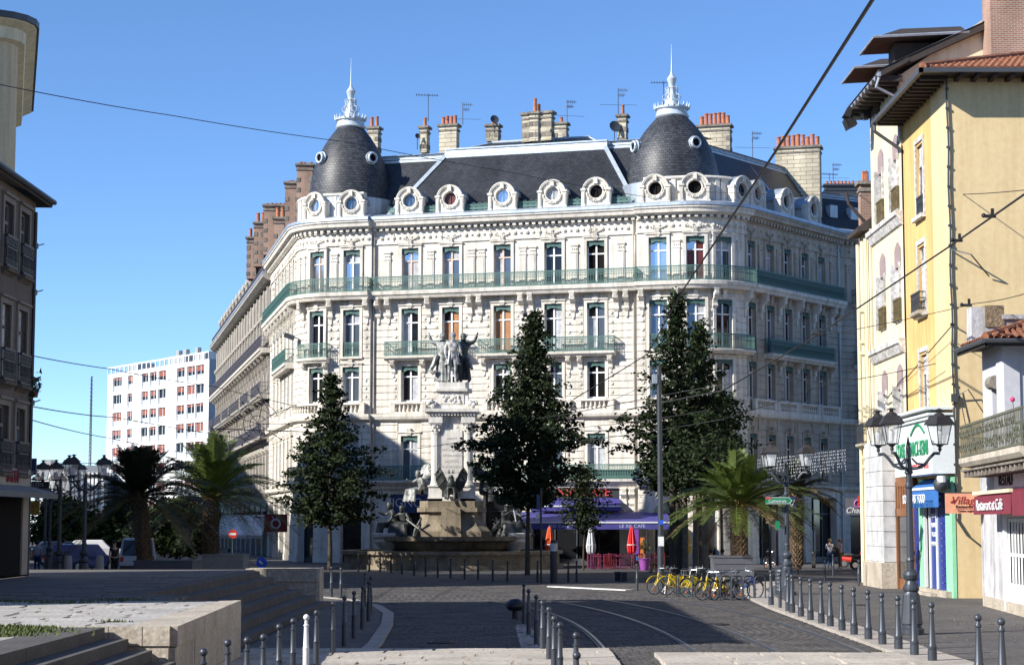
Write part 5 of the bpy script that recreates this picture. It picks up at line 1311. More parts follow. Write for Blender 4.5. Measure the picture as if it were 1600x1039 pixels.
t_ = lt(ma, 'Restaurant et Café', white_pt, *PA.W(q0+3.1, .81, 3.26), .46, 1.35)
t_.rotation_euler = (R(90), 0, PA.rz(0))
m = MB(); slab(m, PA, q0+7.0, q0+10, .2, .8, 2.95, 3.6); WB('canvas', m, mar, ma)
vg = thing('village_sign', 'salmon hanging board reading Village Restaurant beside the maroon awning', 'sign', at(1505, 786, 62.6))
sal = M('salmon_board', (.72, .33, .20), .7, .15, 4)
m = MB(); m.box(-.58, .60, -.03, .03, -.33, .33); B('board', m, sal, vg)
m = MB(); m.box(-.62, .66, -.04, .04, .33, .36); m.tube((.6, 0, .35), (.75, 0, .35), .02); B('frame', m, dark_iron, vg)
dr = flat('dark_red_letters', (.25, .01, .015)); bl = MATS['black_letters']
textobj('lettering', 'Village', dr, vg, (.05, -.035, .08), (R(90), 0, 0), .36, shear=.25); textobj('lettering', 'Restaurant', bl, vg, (.03, -.035, -.11), (R(90), 0, 0), .13); textobj('lettering', 'Cuisine anglaise', bl, vg, (.1, -.035, -.25), (R(90), 0, 0), .09)
m = MB(); m.box(-.25, .5, -.036, -.03, -.19, -.175); m.tube((-.42, -.035, .02), (-.28, -.035, .1), .03, n=4); B('underline', m, dr, vg)
rs = thing('rose_plant', 'thin rose plant with one pink bloom behind the annex balcony rail', 'plant', (15.05, 57.6, 4.78))
p = at(1582, 624, 57.6); m = MB(); m.path([(0, 0, 0), (.08, 0, .6), (p.x-15.05, 0, p.z-4.78)], .012, 4); m.path([(.05, 0, .3), (.2, 0, .8)], .01, 4)
B('stem', m, M('stem_green', (.06, .1, .03)), rs); m = MB(); m.ball((p.x-15.05, 0, p.z-4.78), .08, 8, 6); B('bloom', m, flat('pink_petal', (.7, .05, .18)), rs)
m = MB()
for _ in range(60): a = Vector((random.uniform(-.15, .3), random.uniform(-.1, .1), random.uniform(.1, .95))); m.quad(a, a+Vector((.07, 0, .02)), a+Vector((.08, .03, .07)), a+Vector((.01, .02, .06)))
B('leaves', m, MATS['stem_green'], rs)['kind'] = 'stuff'

# ---------------------------------------------------------------- street walls on the left
lb = thing('left_shaded_building', 'shaded brown rendered building with small balconies and projecting eaves at the left edge', 'building', (-18, 50, 0))
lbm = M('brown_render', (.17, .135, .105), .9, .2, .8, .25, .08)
PLB = Path((-14.3, 34.3)).line(22.7, (0, 1)).line(8, (-1, 0))
u2q = lambda u: (-14.3*F/(u-800)) - 34.3
wl_ = [u2q(30), u2q(4), u2q(-26), u2q(-60), u2q(-110)]
# floors taken from the balconies seen at rows 438, 607, 744
def zl(v): return zat(v, 56)
fz = [(zl(744)+.05, zl(640)), (zl(607)+.05, zl(487)), (zl(438)+.05, zl(335))]
ops = [(q-.5, q+.5, a, b) for q in wl_ for a, b in fz]
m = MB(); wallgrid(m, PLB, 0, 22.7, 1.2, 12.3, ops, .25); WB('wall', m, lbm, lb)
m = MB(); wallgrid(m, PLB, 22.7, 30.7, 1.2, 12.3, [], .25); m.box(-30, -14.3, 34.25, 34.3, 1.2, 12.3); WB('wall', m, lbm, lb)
for q in wl_:
    for i, (a, b) in enumerate(fz):
        window(lb, PLB, q, a, b, 1.0, 'dddd', .22, flat('grey_frame', (.2, .2, .2)), False, 0, True)
        WI('window_surround', cache(('lbs', i), lambda: surround_mesh(1.0, r2(b-a), M('pale_surround', (.26, .23, .19), .9, .2), .16, .05, False, False)), lb, PLB.W(q, 0, a), PLB.rz(q))
        balcony(lb, PLB, q-.6, q+.6, a, .2, .18, lbm, dark_iron, .95, .13)
        if i == 1 and q in wl_[:2]: m = MB(); slab(m, PLB, q-.48, q+.3, -.12, -.1, a+.2, b); WB('roller_shutter', m, peel, lb)
m = MB(); m.add([(-13.95, 34, 12.35), (-14.3, 34, 12.55), (-14.3, 57.2, 12.55), (-13.95, 57.6, 12.25), (-13.9, 34, 12.5), (-20, 34, 14.6), (-20, 57.2, 14.6), (-13.9, 57.6, 12.45), (-20, 57.6, 12.3)], [(0, 1, 2, 3), (4, 7, 6, 5), (0, 3, 7, 4), (3, 2, 8), (7, 8, 6), (3, 8, 7)]); WB('roof', m, darkwood, lb)
m = MB(); m.tube((-13.88, 34, 12.42), (-13.88, 57.6, 12.4), .08, n=6); WB('gutter', m, gut, lb)
m = MB(); m.box(-19, -17.2, 45.5, 49, 13.8, 15.4); WB('dormer', m, darkwood, lb) if False else None
m = MB(); wallgrid(m, PLB, 0, 22.7, 1.2, 1.3, [], .1); slab(m, PLB, 8, 21.8, .0, .02, 1.25, 3.55); WB('shop_opening', m, P_void, lb)
m = MB(); slab(m, PLB, 6, 22.4, 0, .12, 3.75, 4.3); WB('shop_fascia', m, M('beige_fascia', (.40, .35, .28), .8, .2), lb)
m = MB(); sweep(m, PLB, 6, 22.5, [(0, 3.75), (.9, 3.45), (.92, 3.6), (0, 3.85)]); WB('shop_canopy', m, M('grey_canopy', (.22, .22, .21), .8, .2), lb)
textobj('lettering', 'BRUN', flat('dull_red_letters', (.28, .02, .04)), lb, Vector((-14.16, 54.6, 4.05))-lb.location, (R(90), 0, R(90)), .5, .02)
m = MB(); slab(m, PLB, 21.9, 22.7, 0, .05, 1.25, 3.5); WB('pilaster', m, MATS['beige_fascia'], lb)
m = MB()
for z in (11.0, 9.6, 7.0, 6.3, 4.2): m.cbox((-14.28, 56.95, z), (.14, .3, .15)); m.path([(-14.25, 57, z), (-14.1, 57.3, z+.1)], .02, 4)
m.tube((-14.25, 56.9, 1.2), (-14.25, 56.9, 12), .05, n=5); WB('wall_fixings', m, gut, lb)['kind'] = 'stuff'
def ivy(n, c, s_, mat, name='leaves'):
    g = np.random.default_rng(n); P = g.normal(0, 1, (n, 3))*s_+c; D = g.normal(0, .05, (n, 3, 3)); vs = (P[:, None, :]+D).reshape(-1, 3); return npmesh(name, vs, np.arange(3*n).reshape(-1, 3), mat)
leafm = M('leaf_green', (.04, .075, .022), .6, .5, 3, 0, .3)
for (z, l) in ((6.6, 'small leafy plant poking past the corner of the left shaded building, lower balcony'),):
    o = thing('balcony_plant', l, 'plant', (-14.15, 56.9, z)); link('leaves', ivy(110, (0, 0, .15), (.07, .12, .16), leafm), o)['kind'] = 'stuff'; m = MB(); m.lathe([(.07, -.15), (.1, .03)], 8); B('pot', m, terra, o)
tb = thing('tall_left_building', 'taller tan rendered building with rounded corner and deep eaves behind the left shaded one', 'building', (-25, 90, 0))
tbm = M('tan_render', (.62, .50, .32), .9, .12, .7, .15, .06)
dT = Vector((-.263, 1)).normalized()
PT = Path((-60, 73.6)).line(60-20.6, (1, 0)).arc((-20.6, 74.6), 1.0, R(-90), R(-90)+R(90)+math.atan2(.263, 1)).line(16, dT)
m = MB(); wallgrid(m, PT, 0, PT.L, 0, 22.1, [], .3); WB('wall', m, tbm, tb)
m = MB(); sweep(m, PT, 25, PT.L, [(0, 21.5), (.25, 21.6), (.3, 22.05), (.7, 22.25), (.7, 22.45), (0, 22.45)]); WB('cornice', m, render_c, tb)
m = MB(); sweep(m, PT, 25, PT.L, [(.65, 22.3), (.8, 22.3), (.8, 22.55), (.65, 22.55)]); m.path([(-18.0, 112, 20.9)]*1+[(-18.0, 112, 20.9)], .01) if False else None; WB('gutter', m, gut, tb)
m = MB(); A1 = PT.W(25, .7, 22.55); A2 = PT.W(PT.L-15.9, .7, 22.55); A3 = PT.W(PT.L, .7, 22.55)
m.add([A1, PT.W(39.7, .7, 22.55), A2, A3, Vector((-30, 90, 25.4)), Vector((-27, 82, 25.4)), Vector((-60, 82, 25.4)), Vector((-60, 72.6, 22.55))], [(7, 0, 1, 5, 6), (1, 2, 5), (2, 3, 4, 5)]); WB('roof', m, tile, tb)
m = MB()
for k in range(24):
    x = -25.0+.2*k
    m.tube((x, 72.4, 22.6), (x-.1, 73.6, 23.05), .09, .08, 6)
WB('roof_tiles', m, tile, tb)['kind'] = 'stuff'
# brackets and hanging signs on the left street wall beyond
hs = []
def hsign(name, label, u0, u1, v0, v1, Y, mat, txt=None, tm=None, cat='sign', ts=.4, sx=1, **k):
    a, b = at(u0, v1, Y), at(u1, v0, Y); c = (a+b)/2; o = thing(name, label, cat, (c.x, Y, c.z)); m = MB(); m.box(-(b.x-a.x)/2, (b.x-a.x)/2, -.06, .06, -(b.z-a.z)/2, (b.z-a.z)/2); B('panel', m, mat, o)
    m = MB(); s_ = 1 if c.x > 0 else -1; m.tube((s_*(b.x-a.x)/2, 0, (b.z-a.z)/3), (s_*((b.x-a.x)/2+.6), 0, (b.z-a.z)/3), .03); B('bracket', m, dark_iron, o)
    if txt:
        for i, l in enumerate(txt.split('|')): textobj('lettering', l, tm or white_pt, o, (0, -.075, (b.z-a.z)*(.5-(i+.5)/len(txt.split('|')))), (R(90), 0, 0), ts, .01, sx=sx, **k)
    return o
navy = flat('navy_panel', (.02, .04, .12), .5); blackp = flat('black_panel', (.015, .016, .02), .5); redp = flat('red_panel', (.55, .03, .02), .5); bluep = flat('blue_panel', (.02, .10, .60), .5)
hsign('hanging_sign', 'dark navy hanging sign highest beside the left shaded building', 42, 57, 716, 742, 60, navy)
hsign('hanging_sign', 'black hanging board with faint lettering projecting from the left street wall', 41, 77, 752, 769, 59, blackp, 'Jules|coiffure', flat('dim_letters', (.25, .27, .3)), ts=.22)
hsign('hanging_sign', 'brown and yellow hanging sign below the black board on the left street', 48, 62, 782, 804, 60, M('brown_yellow_panel', (.30, .20, .03), .6, .6, 8))
# ---------------------------------------------------------------- unseen buildings; the houses are added to cast shade and block sky
sidew = M('plain_render', (.45, .40, .33), .9, .15, .5)
def plain(name, label, x0, x1, y0, y1, h):
    o = thing(name, label, 'building', ((x0+x1)/2, (y0+y1)/2, 0)); m = MB(); m.box(x0, x1, y0, y1, 0, h); WB('wall', m, sidew, o)
    m = MB(); m.add([(x0-.5, y0-.5, h), (x1+.5, y0-.5, h), (x1+.5, y1+.5, h), (x0-.5, y1+.5, h), ((x0+x1)/2, y0+2, h+2.5), ((x0+x1)/2, y1-2, h+2.5)], [(0, 1, 4), (1, 2, 5, 4), (2, 3, 5), (3, 0, 4, 5), (3, 2, 1, 0)]); WB('roof', m, tile, o)
plain('unseen_house', 'added unseen tall house shading the facade, behind the tall left building', -56, -32.8, 107, 117.5, 24.0)
plain('unseen_house', 'added unseen middle house shading the fountain base, behind the tall left building', -56, -32.8, 99, 106.9, 19.0)
plain('unseen_house', 'added unseen low house of the shade casting row behind the tall left building', -56, -32.8, 91, 98.9, 10.0)
plain('unseen_house', 'added unseen tall house along the far left street, shading the grey block', -85, -56.5, 126, 200, 28.0)
plain('unseen_house', 'added unseen house blocking sky along the side street behind the yellow corner', 25, 50, 93, 118, 17)
plain('unseen_house', 'added unseen house blocking sky far left behind the terrace', -75, -48, 20, 60, 14)
plain('unseen_house', 'added unseen rendered house blocking sky on the right of the viewpoint', 17, 34, -30, 44, 15)
plain('cathedral_nave', 'plain bulk of the church behind the viewpoint', -40, 30, -70, -34, 26)
# ---------------------------------------------------------------- skinned figures
def skin(name, P, E, rad, mat, parent, sub=1, root=0):
    me = bpy.data.meshes.new(name); me.from_pydata([tuple(p) for p in P], E, []); me.materials.append(mat)
    o = bpy.data.objects.new(name, me); COL.objects.link(o)
    if parent is not None: o.parent = parent
    md = o.modifiers.new('s', 'SKIN'); lay = me.skin_vertices[0].data if me.skin_vertices else None
    if lay is None:
        bm = bmesh.new(); bm.from_mesh(me); bm.verts.layers.skin.verify(); bm.to_mesh(me); bm.free(); lay = me.skin_vertices[0].data
    for i, r in enumerate(rad): lay[i].radius = r if isinstance(r, tuple) else (r, r); lay[i].use_root = (i == root)
    md.use_smooth_shade = True; s = o.modifiers.new('d', 'SUBSURF'); s.levels = sub; s.render_levels = sub
    SKINS.append(o); return o
JN = dict(pel=(0, 0, .53), wai=(0, 0, .62), che=(0, 0, .74), nek=(0, 0, .835), chi=(0, -.012, .875), hed=(0, -.008, .93), top=(0, 0, .975),
          shl=(-.105, 0, .80), shr=(.105, 0, .80), ell=(-.135, .01, .64), elr=(.135, .01, .64), wrl=(-.14, -.03, .50), wrr=(.14, -.03, .50), hal=(-.14, -.045, .45), har=(.14, -.045, .45),
          hil=(-.05, 0, .50), hir=(.05, 0, .50), knl=(-.058, -.01, .285), knr=(.058, -.01, .285), anl=(-.06, .01, .045), anr=(.06, .01, .045), tol=(-.07, -.085, .018), tor=(.07, -.085, .018))
RD = dict(pel=(.085, .06), wai=(.07, .052), che=(.085, .06), nek=.033, chi=.042, hed=.055, top=.036, shl=.038, shr=.038, ell=.027, elr=.027, wrl=.018, wrr=.018, hal=(.022, .012), har=(.022, .012),
          hil=.055, hir=.055, knl=.034, knr=.034, anl=.024, anr=.024, tol=.02, tor=.02)
ED = [('pel', 'wai'), ('wai', 'che'), ('che', 'nek'), ('nek', 'chi'), ('chi', 'hed'), ('hed', 'top'), ('che', 'shl'), ('che', 'shr'), ('shl', 'ell'), ('shr', 'elr'), ('ell', 'wrl'), ('elr', 'wrr'), ('wrl', 'hal'), ('wrr', 'har'),
      ('pel', 'hil'), ('pel', 'hir'), ('hil', 'knl'), ('hir', 'knr'), ('knl', 'anl'), ('knr', 'anr'), ('anl', 'tol'), ('anr', 'tor')]
def sub_skin(name, keys, J, H, mat, parent, grow=1.0, extra=0.0, ends=None, root=None):
    keys = list(keys); idx = {k: i for i, k in enumerate(keys)}; P = [Vector(J[k])*H for k in keys]; 
    if ends:
        for k, (a, f) in ends.items(): P[idx[k]] = (Vector(J[a]).lerp(Vector(J[k]), f))*H
    E = [(idx[a], idx[b]) for a, b in ED if a in idx and b in idx]
    rd = []
    for k in keys:
        r = RD[k]; r = r if isinstance(r, tuple) else (r, r); rd.append((r[0]*H*grow+extra, r[1]*H*grow+extra))
    return skin(name, P, E, rd, mat, parent, 1, idx.get(root or 'pel', 0))
def fingers(J, H, mat, parent):
    m = MB()
    for s, w_, h_ in ((-1, 'wrl', 'hal'), (1, 'wrr', 'har')):
        a, b = Vector(J[w_])*H, Vector(J[h_])*H; d = (b-a).normalized(); sd = d.cross(Vector((0, 1, 0))); 
        if sd.length < .1: sd = Vector((1, 0, 0))
        sd.normalize()
        for k, l in enumerate((.036, .042, .039, .03)):
            st = b+sd*(k-1.5)*.011*H; m.path([st, st+d*l*H*.6, st+d*l*H+Vector((0, -.008*H, 0))], .0055*H, 5, 0, .004*H)
        m.path([a.lerp(b, .5), a.lerp(b, .6)-sd*.025*H*s, b-sd*.028*H*s+d*.01*H], .006*H, 5)
    return B('fingers', m, mat, parent, smooth=True)
def face(J, H, mat, parent, hairm=None, hairl=.0):
    c = Vector(J['hed'])*H; m = MB(); m.ball(c+Vector((0, -.052*H, -.006*H)), .011*H, 6, 4)
    for s in (-1, 1): m.ball(c+Vector((s*.055*H, 0, -.005*H)), .012*H, 6, 4)
    B('nose_and_ears', m, mat, parent)
    if hairm:
        m = MB(); m.ball(c+Vector((0, .012*H, .018*H)), .066*H, 12, 8, 0, 1.0); 
        if hairl: m.ball(c+Vector((0, .04*H, -.02*H)), .05*H, 10, 6, 0, 1.3)
        B('hair', m, hairm, parent, smooth=True)
skinm = M('skin', (.55, .33, .23), .6, .1, 8); 
def person(label, loc, rz, H, top, legs, hair, pose=None, long=0, short=True, group=None):
    t = thing('person', label, 'person', loc, rz, group); J = dict(JN); J.update(pose or {})
    sub_skin('body', JN.keys(), J, H, skinm, t, root='pel')
    ends = {'ell': ('shl', .55), 'elr': ('shr', .55)} if short else None
    ks = ['pel', 'wai', 'che', 'shl', 'shr', 'ell', 'elr'] + ([] if short else ['wrl', 'wrr'])
    sub_skin('shirt', ks, J, H, top, t, 1.08, .014, ends); sub_skin('trousers', ['pel', 'hil', 'hir', 'knl', 'knr', 'anl', 'anr'], J, H, legs, t, 1.1, .014)
    m = MB()
    for k in ('anl', 'anr'):
        p = Vector(J[k])*H; q = Vector(J['to'+k[2]])*H; m.path([p+Vector((0, .03, -.035)), p.lerp(q, .5)+Vector((0, 0, -.01)), q+Vector((0, 0, .0))], .045, 6, 0, .032)
    B('shoes', m, dark_iron, t, smooth=True)
    face(J, H, skinm, t, hair, long); fingers(J, H, skinm, t)
    return t
# ---------------------------------------------------------------- fountain monument
MX, MY = -3.63, 117.0
mon = thing('fountain_monument', 'tall stone fountain monument topped by three bronze men with raised arms', 'fountain', (MX, MY, 0))
mst = M('monument_stone', (.76, .73, .68), .85, .22, 1.3, .2, .1, .3, 12); mst2 = M('brown_monument_stone', (.30, .245, .17), .8, .4, 1.2, .35, .2, .35, 12)  # second stone is a darker brown for basin and plinth
bronze = M('grey_bronze', (.42, .43, .42), .5, .6, 3.5, .35, .3, .3, 20, metal=.2, col2=(.09, .095, .09)); bronze_d = M('dark_bronze', (.11, .12, .115), .45, .6, 3, .4, .3, .3, 20, metal=.4, col2=(.035, .04, .04))
def Z(v): return zat(v, MY)
def oct_(r, rot=R(22.5), n=8, sx=1, sy=1): return [(r*math.cos(rot+2*math.pi*k/n)*sx, r*math.sin(rot+2*math.pi*k/n)*sy) for k in range(n)]
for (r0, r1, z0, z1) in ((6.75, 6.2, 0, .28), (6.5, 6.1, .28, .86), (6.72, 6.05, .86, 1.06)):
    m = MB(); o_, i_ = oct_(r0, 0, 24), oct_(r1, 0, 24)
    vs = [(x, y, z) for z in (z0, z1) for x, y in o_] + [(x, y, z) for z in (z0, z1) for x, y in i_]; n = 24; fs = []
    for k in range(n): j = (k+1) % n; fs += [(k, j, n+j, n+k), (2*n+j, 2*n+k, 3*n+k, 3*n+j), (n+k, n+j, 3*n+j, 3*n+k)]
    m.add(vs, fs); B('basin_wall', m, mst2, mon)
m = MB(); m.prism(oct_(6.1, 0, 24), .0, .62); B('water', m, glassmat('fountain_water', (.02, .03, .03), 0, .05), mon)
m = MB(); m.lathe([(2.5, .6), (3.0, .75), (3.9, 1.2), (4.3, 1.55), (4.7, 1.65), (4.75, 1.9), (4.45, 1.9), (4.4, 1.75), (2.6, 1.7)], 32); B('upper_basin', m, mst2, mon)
for a in (R(205), R(-25)):
    m = MB(); c = (4.15*math.cos(a), 4.15*math.sin(a), 0); m.lathe([(.3, .95), (.35, 1.1), (.7, 1.35), (.85, 1.6), (.78, 1.75), (.95, 1.85), (1.0, 2.05), (.86, 2.1), (.8, 2.0), (.2, 1.8)], 18, c); B('side_bowl', m, mst, mon, smooth=True)
def sq(r, c=.0): 
    return [(-r, -r+c), (-r+c, -r), (r-c, -r), (r, -r+c), (r, r-c), (r-c, r), (-r+c, r), (-r, r-c)] if c else [(-r, -r), (r, -r), (r, r), (-r, r)]
m = MB(); m.prism(sq(2.3, .5), 1.7, 2.2); 
L_ = [(2.3, 2.2), (2.05, 2.5), (1.9, 2.9), (1.85, 3.35)]
for (r0, z0), (r1, z1) in zip(L_[:-1], L_[1:]):
    p0, p1 = sq(r0, .5), sq(r1, .5); vs = [(x, y, z0) for x, y in p0]+[(x, y, z1) for x, y in p1]; m.add(vs, [(k, (k+1) % 8, 8+(k+1) % 8, 8+k) for k in range(8)])
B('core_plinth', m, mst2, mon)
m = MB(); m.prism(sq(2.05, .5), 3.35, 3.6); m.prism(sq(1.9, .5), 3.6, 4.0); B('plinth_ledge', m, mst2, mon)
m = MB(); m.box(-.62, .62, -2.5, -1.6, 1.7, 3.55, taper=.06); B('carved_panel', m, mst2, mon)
m = MB(); m.prism(sq(1.42), 4.0, 4.25); B('shaft_base', m, mst, mon)
for sx in (-1, 1):
    for sy in (-1, 1):
        c = (sx*.98, sy*.98, 0)
        m = MB(); m.box(c[0]-.40, c[0]+.40, c[1]-.40, c[1]+.40, 4.0, 4.85); m.box(c[0]-.46, c[0]+.46, c[1]-.46, c[1]+.46, 4.85, 4.95); m.box(c[0]-.44, c[0]+.44, c[1]-.44, c[1]+.44, 4.0, 4.15)
        B('column_pedestal', m, mst, mon)
        m = MB(); n = 40; prof = [(.34, 4.95), (.34, 5.02), (.28, 5.08), (.31, 5.14), (.26, 5.2), (.265, 6.0), (.255, 7.0), (.235, 8.05), (.27, 8.08), (.24, 8.14)]
        vs = []; 
        for r, z in prof:
            for k in range(n): a = 2*math.pi*k/n; rr = r*(1-.08*(k % 2)) if 5.2 <= z <= 8.06 else r; vs.append((c[0]+rr*math.cos(a), c[1]+rr*math.sin(a), z))
        m.add(vs, [(j*n+k, j*n+(k+1) % n, (j+1)*n+(k+1) % n, (j+1)*n+k) for j in range(len(prof)-1) for k in range(n)]); B('column', m, mst, mon)
        m = MB(); m.lathe([(.24, 8.1), (.27, 8.3), (.38, 8.52), (.42, 8.6)], 12, c); m.box(c[0]-.36, c[0]+.36, c[1]-.36, c[1]+.36, 8.58, 8.68)
        for k in range(16): a = 2*math.pi*k/16; m.ball((c[0]+.33*math.cos(a), c[1]+.33*math.sin(a), 8.25+.2*(k % 2)), .075, 5, 4)
        B('capital', m, mst, mon)
m = MB(); m.box(-.78, .78, -1.05, .9, 4.0, 8.7); m.box(-.62, .62, -1.12, -1.05, 4.3, 8.25); B('shaft', m, mst, mon)
tl = ['LIBERTÉ', 'LES TROIS ORDRES', 'ONT DEMANDÉ', 'LE RÉTABLISSEMENT', 'DES ÉTATS', 'DE LA PROVINCE', 'ET LA CONVOCATION', 'DES ÉTATS', 'GÉNÉRAUX']
engr = M('engraved_grey', (.46, .43, .40), .9, .1, 4)
for i, l in enumerate(tl): textobj('inscription', l, engr, mon, (0, -1.125, 7.75-.34*i), (R(90), 0, 0), .17, .004)
m = MB()
for sx in (-1, 1):
    for sy in (-1, 1): c = (sx*.98, sy*.98); m.box(c[0]-.42, c[0]+.42, c[1]-.42, c[1]+.42, 8.68, 9.25)
m.box(-1.15, 1.15, -1.1, 1.1, 8.7, 9.2); B('architrave', m, mst, mon)
for z0, z1, r in ((9.25, 9.35, 1.5), (9.35, 9.55, 1.62)): m = MB(); m.prism(sq(r, 0), z0, z1); B('cornice', m, mst, mon)
m = MB()
for k in range(15):
    x = -1.35+.193*k
    for (a, b) in ((x, -1.44), (x, 1.44), (-1.44, x), (1.44, x)): m.box(a-.05, a+.05, b-.05, b+.05, 9.14, 9.25)
B('dentils', m, mst, mon)['kind'] = 'stuff'
m = MB(); m.box(-1.2, 1.2, -1.2, 1.2, 9.55, 9.72); m.box(-.98, .98, -.98, .98, 9.72, 10.62); m.box(-.72, .72, -1.02, -.98, 9.85, 10.5); m.prism(sq(1.18, .25), 10.62, 10.78); m.prism(sq(1.0, .2), 10.78, 11.17); B('statue_pedestal', m, mst, mon)
m = MB()
for k in range(26): a = random.uniform(-.55, .55); b = random.uniform(9.95, 10.4); m.ball((a, -1.03, b), random.uniform(.05, .1), 6, 4)
for k in range(14): m.ball((random.uniform(-.4, .4), -1.0, 8.35+random.uniform(-.12, .2)), .1, 6, 4)
for s in (-1, 1):
    for k in range(16): m.ball((s*(1.28+random.uniform(-.2, .2)), random.uniform(-1.5, -1.0), 9.62+random.uniform(0, .4)), random.uniform(.08, .15), 6, 4)
B('carved_garland', m, mst, mon)['kind'] = 'stuff'
Hs = 3.05
def statue(ox, oy, rz, pose, coat, mat, nm='statue', cut=.3):
    o = thing('statue', None, None, (ox, oy, 11.17), rz); o.parent = mon; J = dict(JN); J.update(pose)
    sub_skin('body', JN.keys(), J, Hs, mat, o, 1.16, root='pel')
    sub_skin('jacket', ['pel', 'wai', 'che', 'shl', 'shr', 'ell', 'elr', 'wrl', 'wrr'], J, Hs, mat, o, 1.12, .03)
    face(J, Hs, mat, o, mat, .6)
    # coat tails / robe: ring of folds hanging from the waist, open in front
    m = MB(); n = 36; z1, z0 = .66*Hs, cut*Hs
    rows = []
    for j in range(7):
        t = j/6; z = z1+(z0-z1)*t; rows.append([])
        for k in range(n+1):
            a = R(-90)+R(32)+ (2*math.pi-R(64))*k/n if coat == 'open' else R(-90)+2*math.pi*k/n
            r = (.085+.075*t)*Hs*(1+.09*t*math.sin(k*1.9)+.05*t*math.sin(k*.7+1)); rows[-1].append((r*math.cos(a), r*.75*math.sin(a), z))
    vs = [p for r_ in rows for p in r_]; fs = [(j*(n+1)+k, j*(n+1)+k+1, (j+1)*(n+1)+k+1, (j+1)*(n+1)+k) for j in range(6) for k in range(n)]
    m.add(vs, fs); B('coat', m, mat, o, smooth=True)
    return o
statue(.02, -.55, 0, dict(ell=(-.15, .0, .65), wrl=(-.13, -.06, .52), hal=(-.12, -.07, .47), elr=(.15, 0, .66), wrr=(.17, -.03, .58), har=(.19, -.04, .53), knl=(-.065, -.03, .285), anl=(-.075, 0, .045), tol=(-.1, -.09, .02)), 'open', M('light_bronze', (.58, .58, .57), .55, .5, 4, .35, .3, .3, 20, metal=.2, col2=(.16, .16, .16)), cut=.36)
statue(-.62, .05, R(-12), dict(elr=(.2, -.03, .76), wrr=(.24, -.1, .76), har=(.27, -.12, .77), ell=(-.22, -.02, .83), wrl=(-.27, -.03, .97), hal=(-.28, -.03, 1.03)), 'robe', bronze, cut=.04)
statue(.66, .08, R(14), dict(ell=(-.2, -.03, .75), wrl=(-.24, -.1, .77), hal=(-.26, -.1, .78), elr=(.22, -.02, .84), wrr=(.27, -.04, .98), har=(.285, -.04, 1.04), knr=(.09, -.06, .28), anr=(.13, .03, .05)), 'open', bronze_d, cut=.07)
m = MB(); m.path([(-.95, -.1, 12.9), (-1.15, -.15, 12.3), (-1.35, -.25, 11.95), (-1.2, -.35, 11.75), (-.95, -.3, 11.9)], .16, 8, 0, .1); B('drapery', m, bronze, mon, smooth=True); m = MB(); m.path([(.9, 0, 12.9), (1.1, -.05, 12.3), (1.2, -.05, 12.0)], .13, 8, 0, .08); B('drapery', m, bronze, mon, smooth=True)
# griffin on the front
gr = thing('griffin', None, None, (0, -1.9, 4.0)); gr.parent = mon
skin('body', [(0, .1, .75), (0, -.15, 1.0), (0, -.22, 1.25), (0, -.25, 1.5), (0, -.42, 1.42), (-.18, -.2, .85), (-.2, -.25, .4), (-.2, -.35, .05), (.18, -.2, .85), (.2, -.25, .4), (.2, -.35, .05), (-.3, .3, .5), (-.32, .1, .1), (.3, .3, .5), (.32, .1, .1)],
     [(0, 1), (1, 2), (2, 3), (3, 4), (1, 5), (5, 6), (6, 7), (1, 8), (8, 9), (9, 10), (0, 11), (11, 12), (0, 13), (13, 14)], [.3, .27, .19, .17, .09, .12, .08, .09, .12, .08, .09, .2, .1, .2, .1], bronze_d, gr)
for s in (-1, 1):
    m = MB(); P = [(s*.15, .1, .8), (s*.35, .0, 1.35), (s*.55, -.05, 1.75), (s*.72, .0, 2.0)]; tips = [(s*.5, .15, .55), (s*.78, .1, .85), (s*.95, .1, 1.25), (s*.98, .1, 1.6)]
    for i in range(3): m.quad(P[i], P[i+1], tips[i+1], tips[i]); m.quad(*[Vector(p)+Vector((0, .06, 0)) for p in (P[i], P[i+1], tips[i+1], tips[i])])
    m.path(P, .06, 5, 0, .03); 
    for i in range(4): m.tube(P[i], tips[i], .04, .02, 5)
    m.tube(P[3], (s*.9, 0, 1.7), .03); B('wing', m, bronze_d, gr)
m = MB(); [m.tube((.14*math.cos(a), -.25+.14*math.sin(a), 1.62), (.19*math.cos(a), -.25+.19*math.sin(a), 1.88), .04, .01, 4) for a in [k*math.pi/3 for k in range(6)]]; B('crown_points', m, bronze_d, gr)
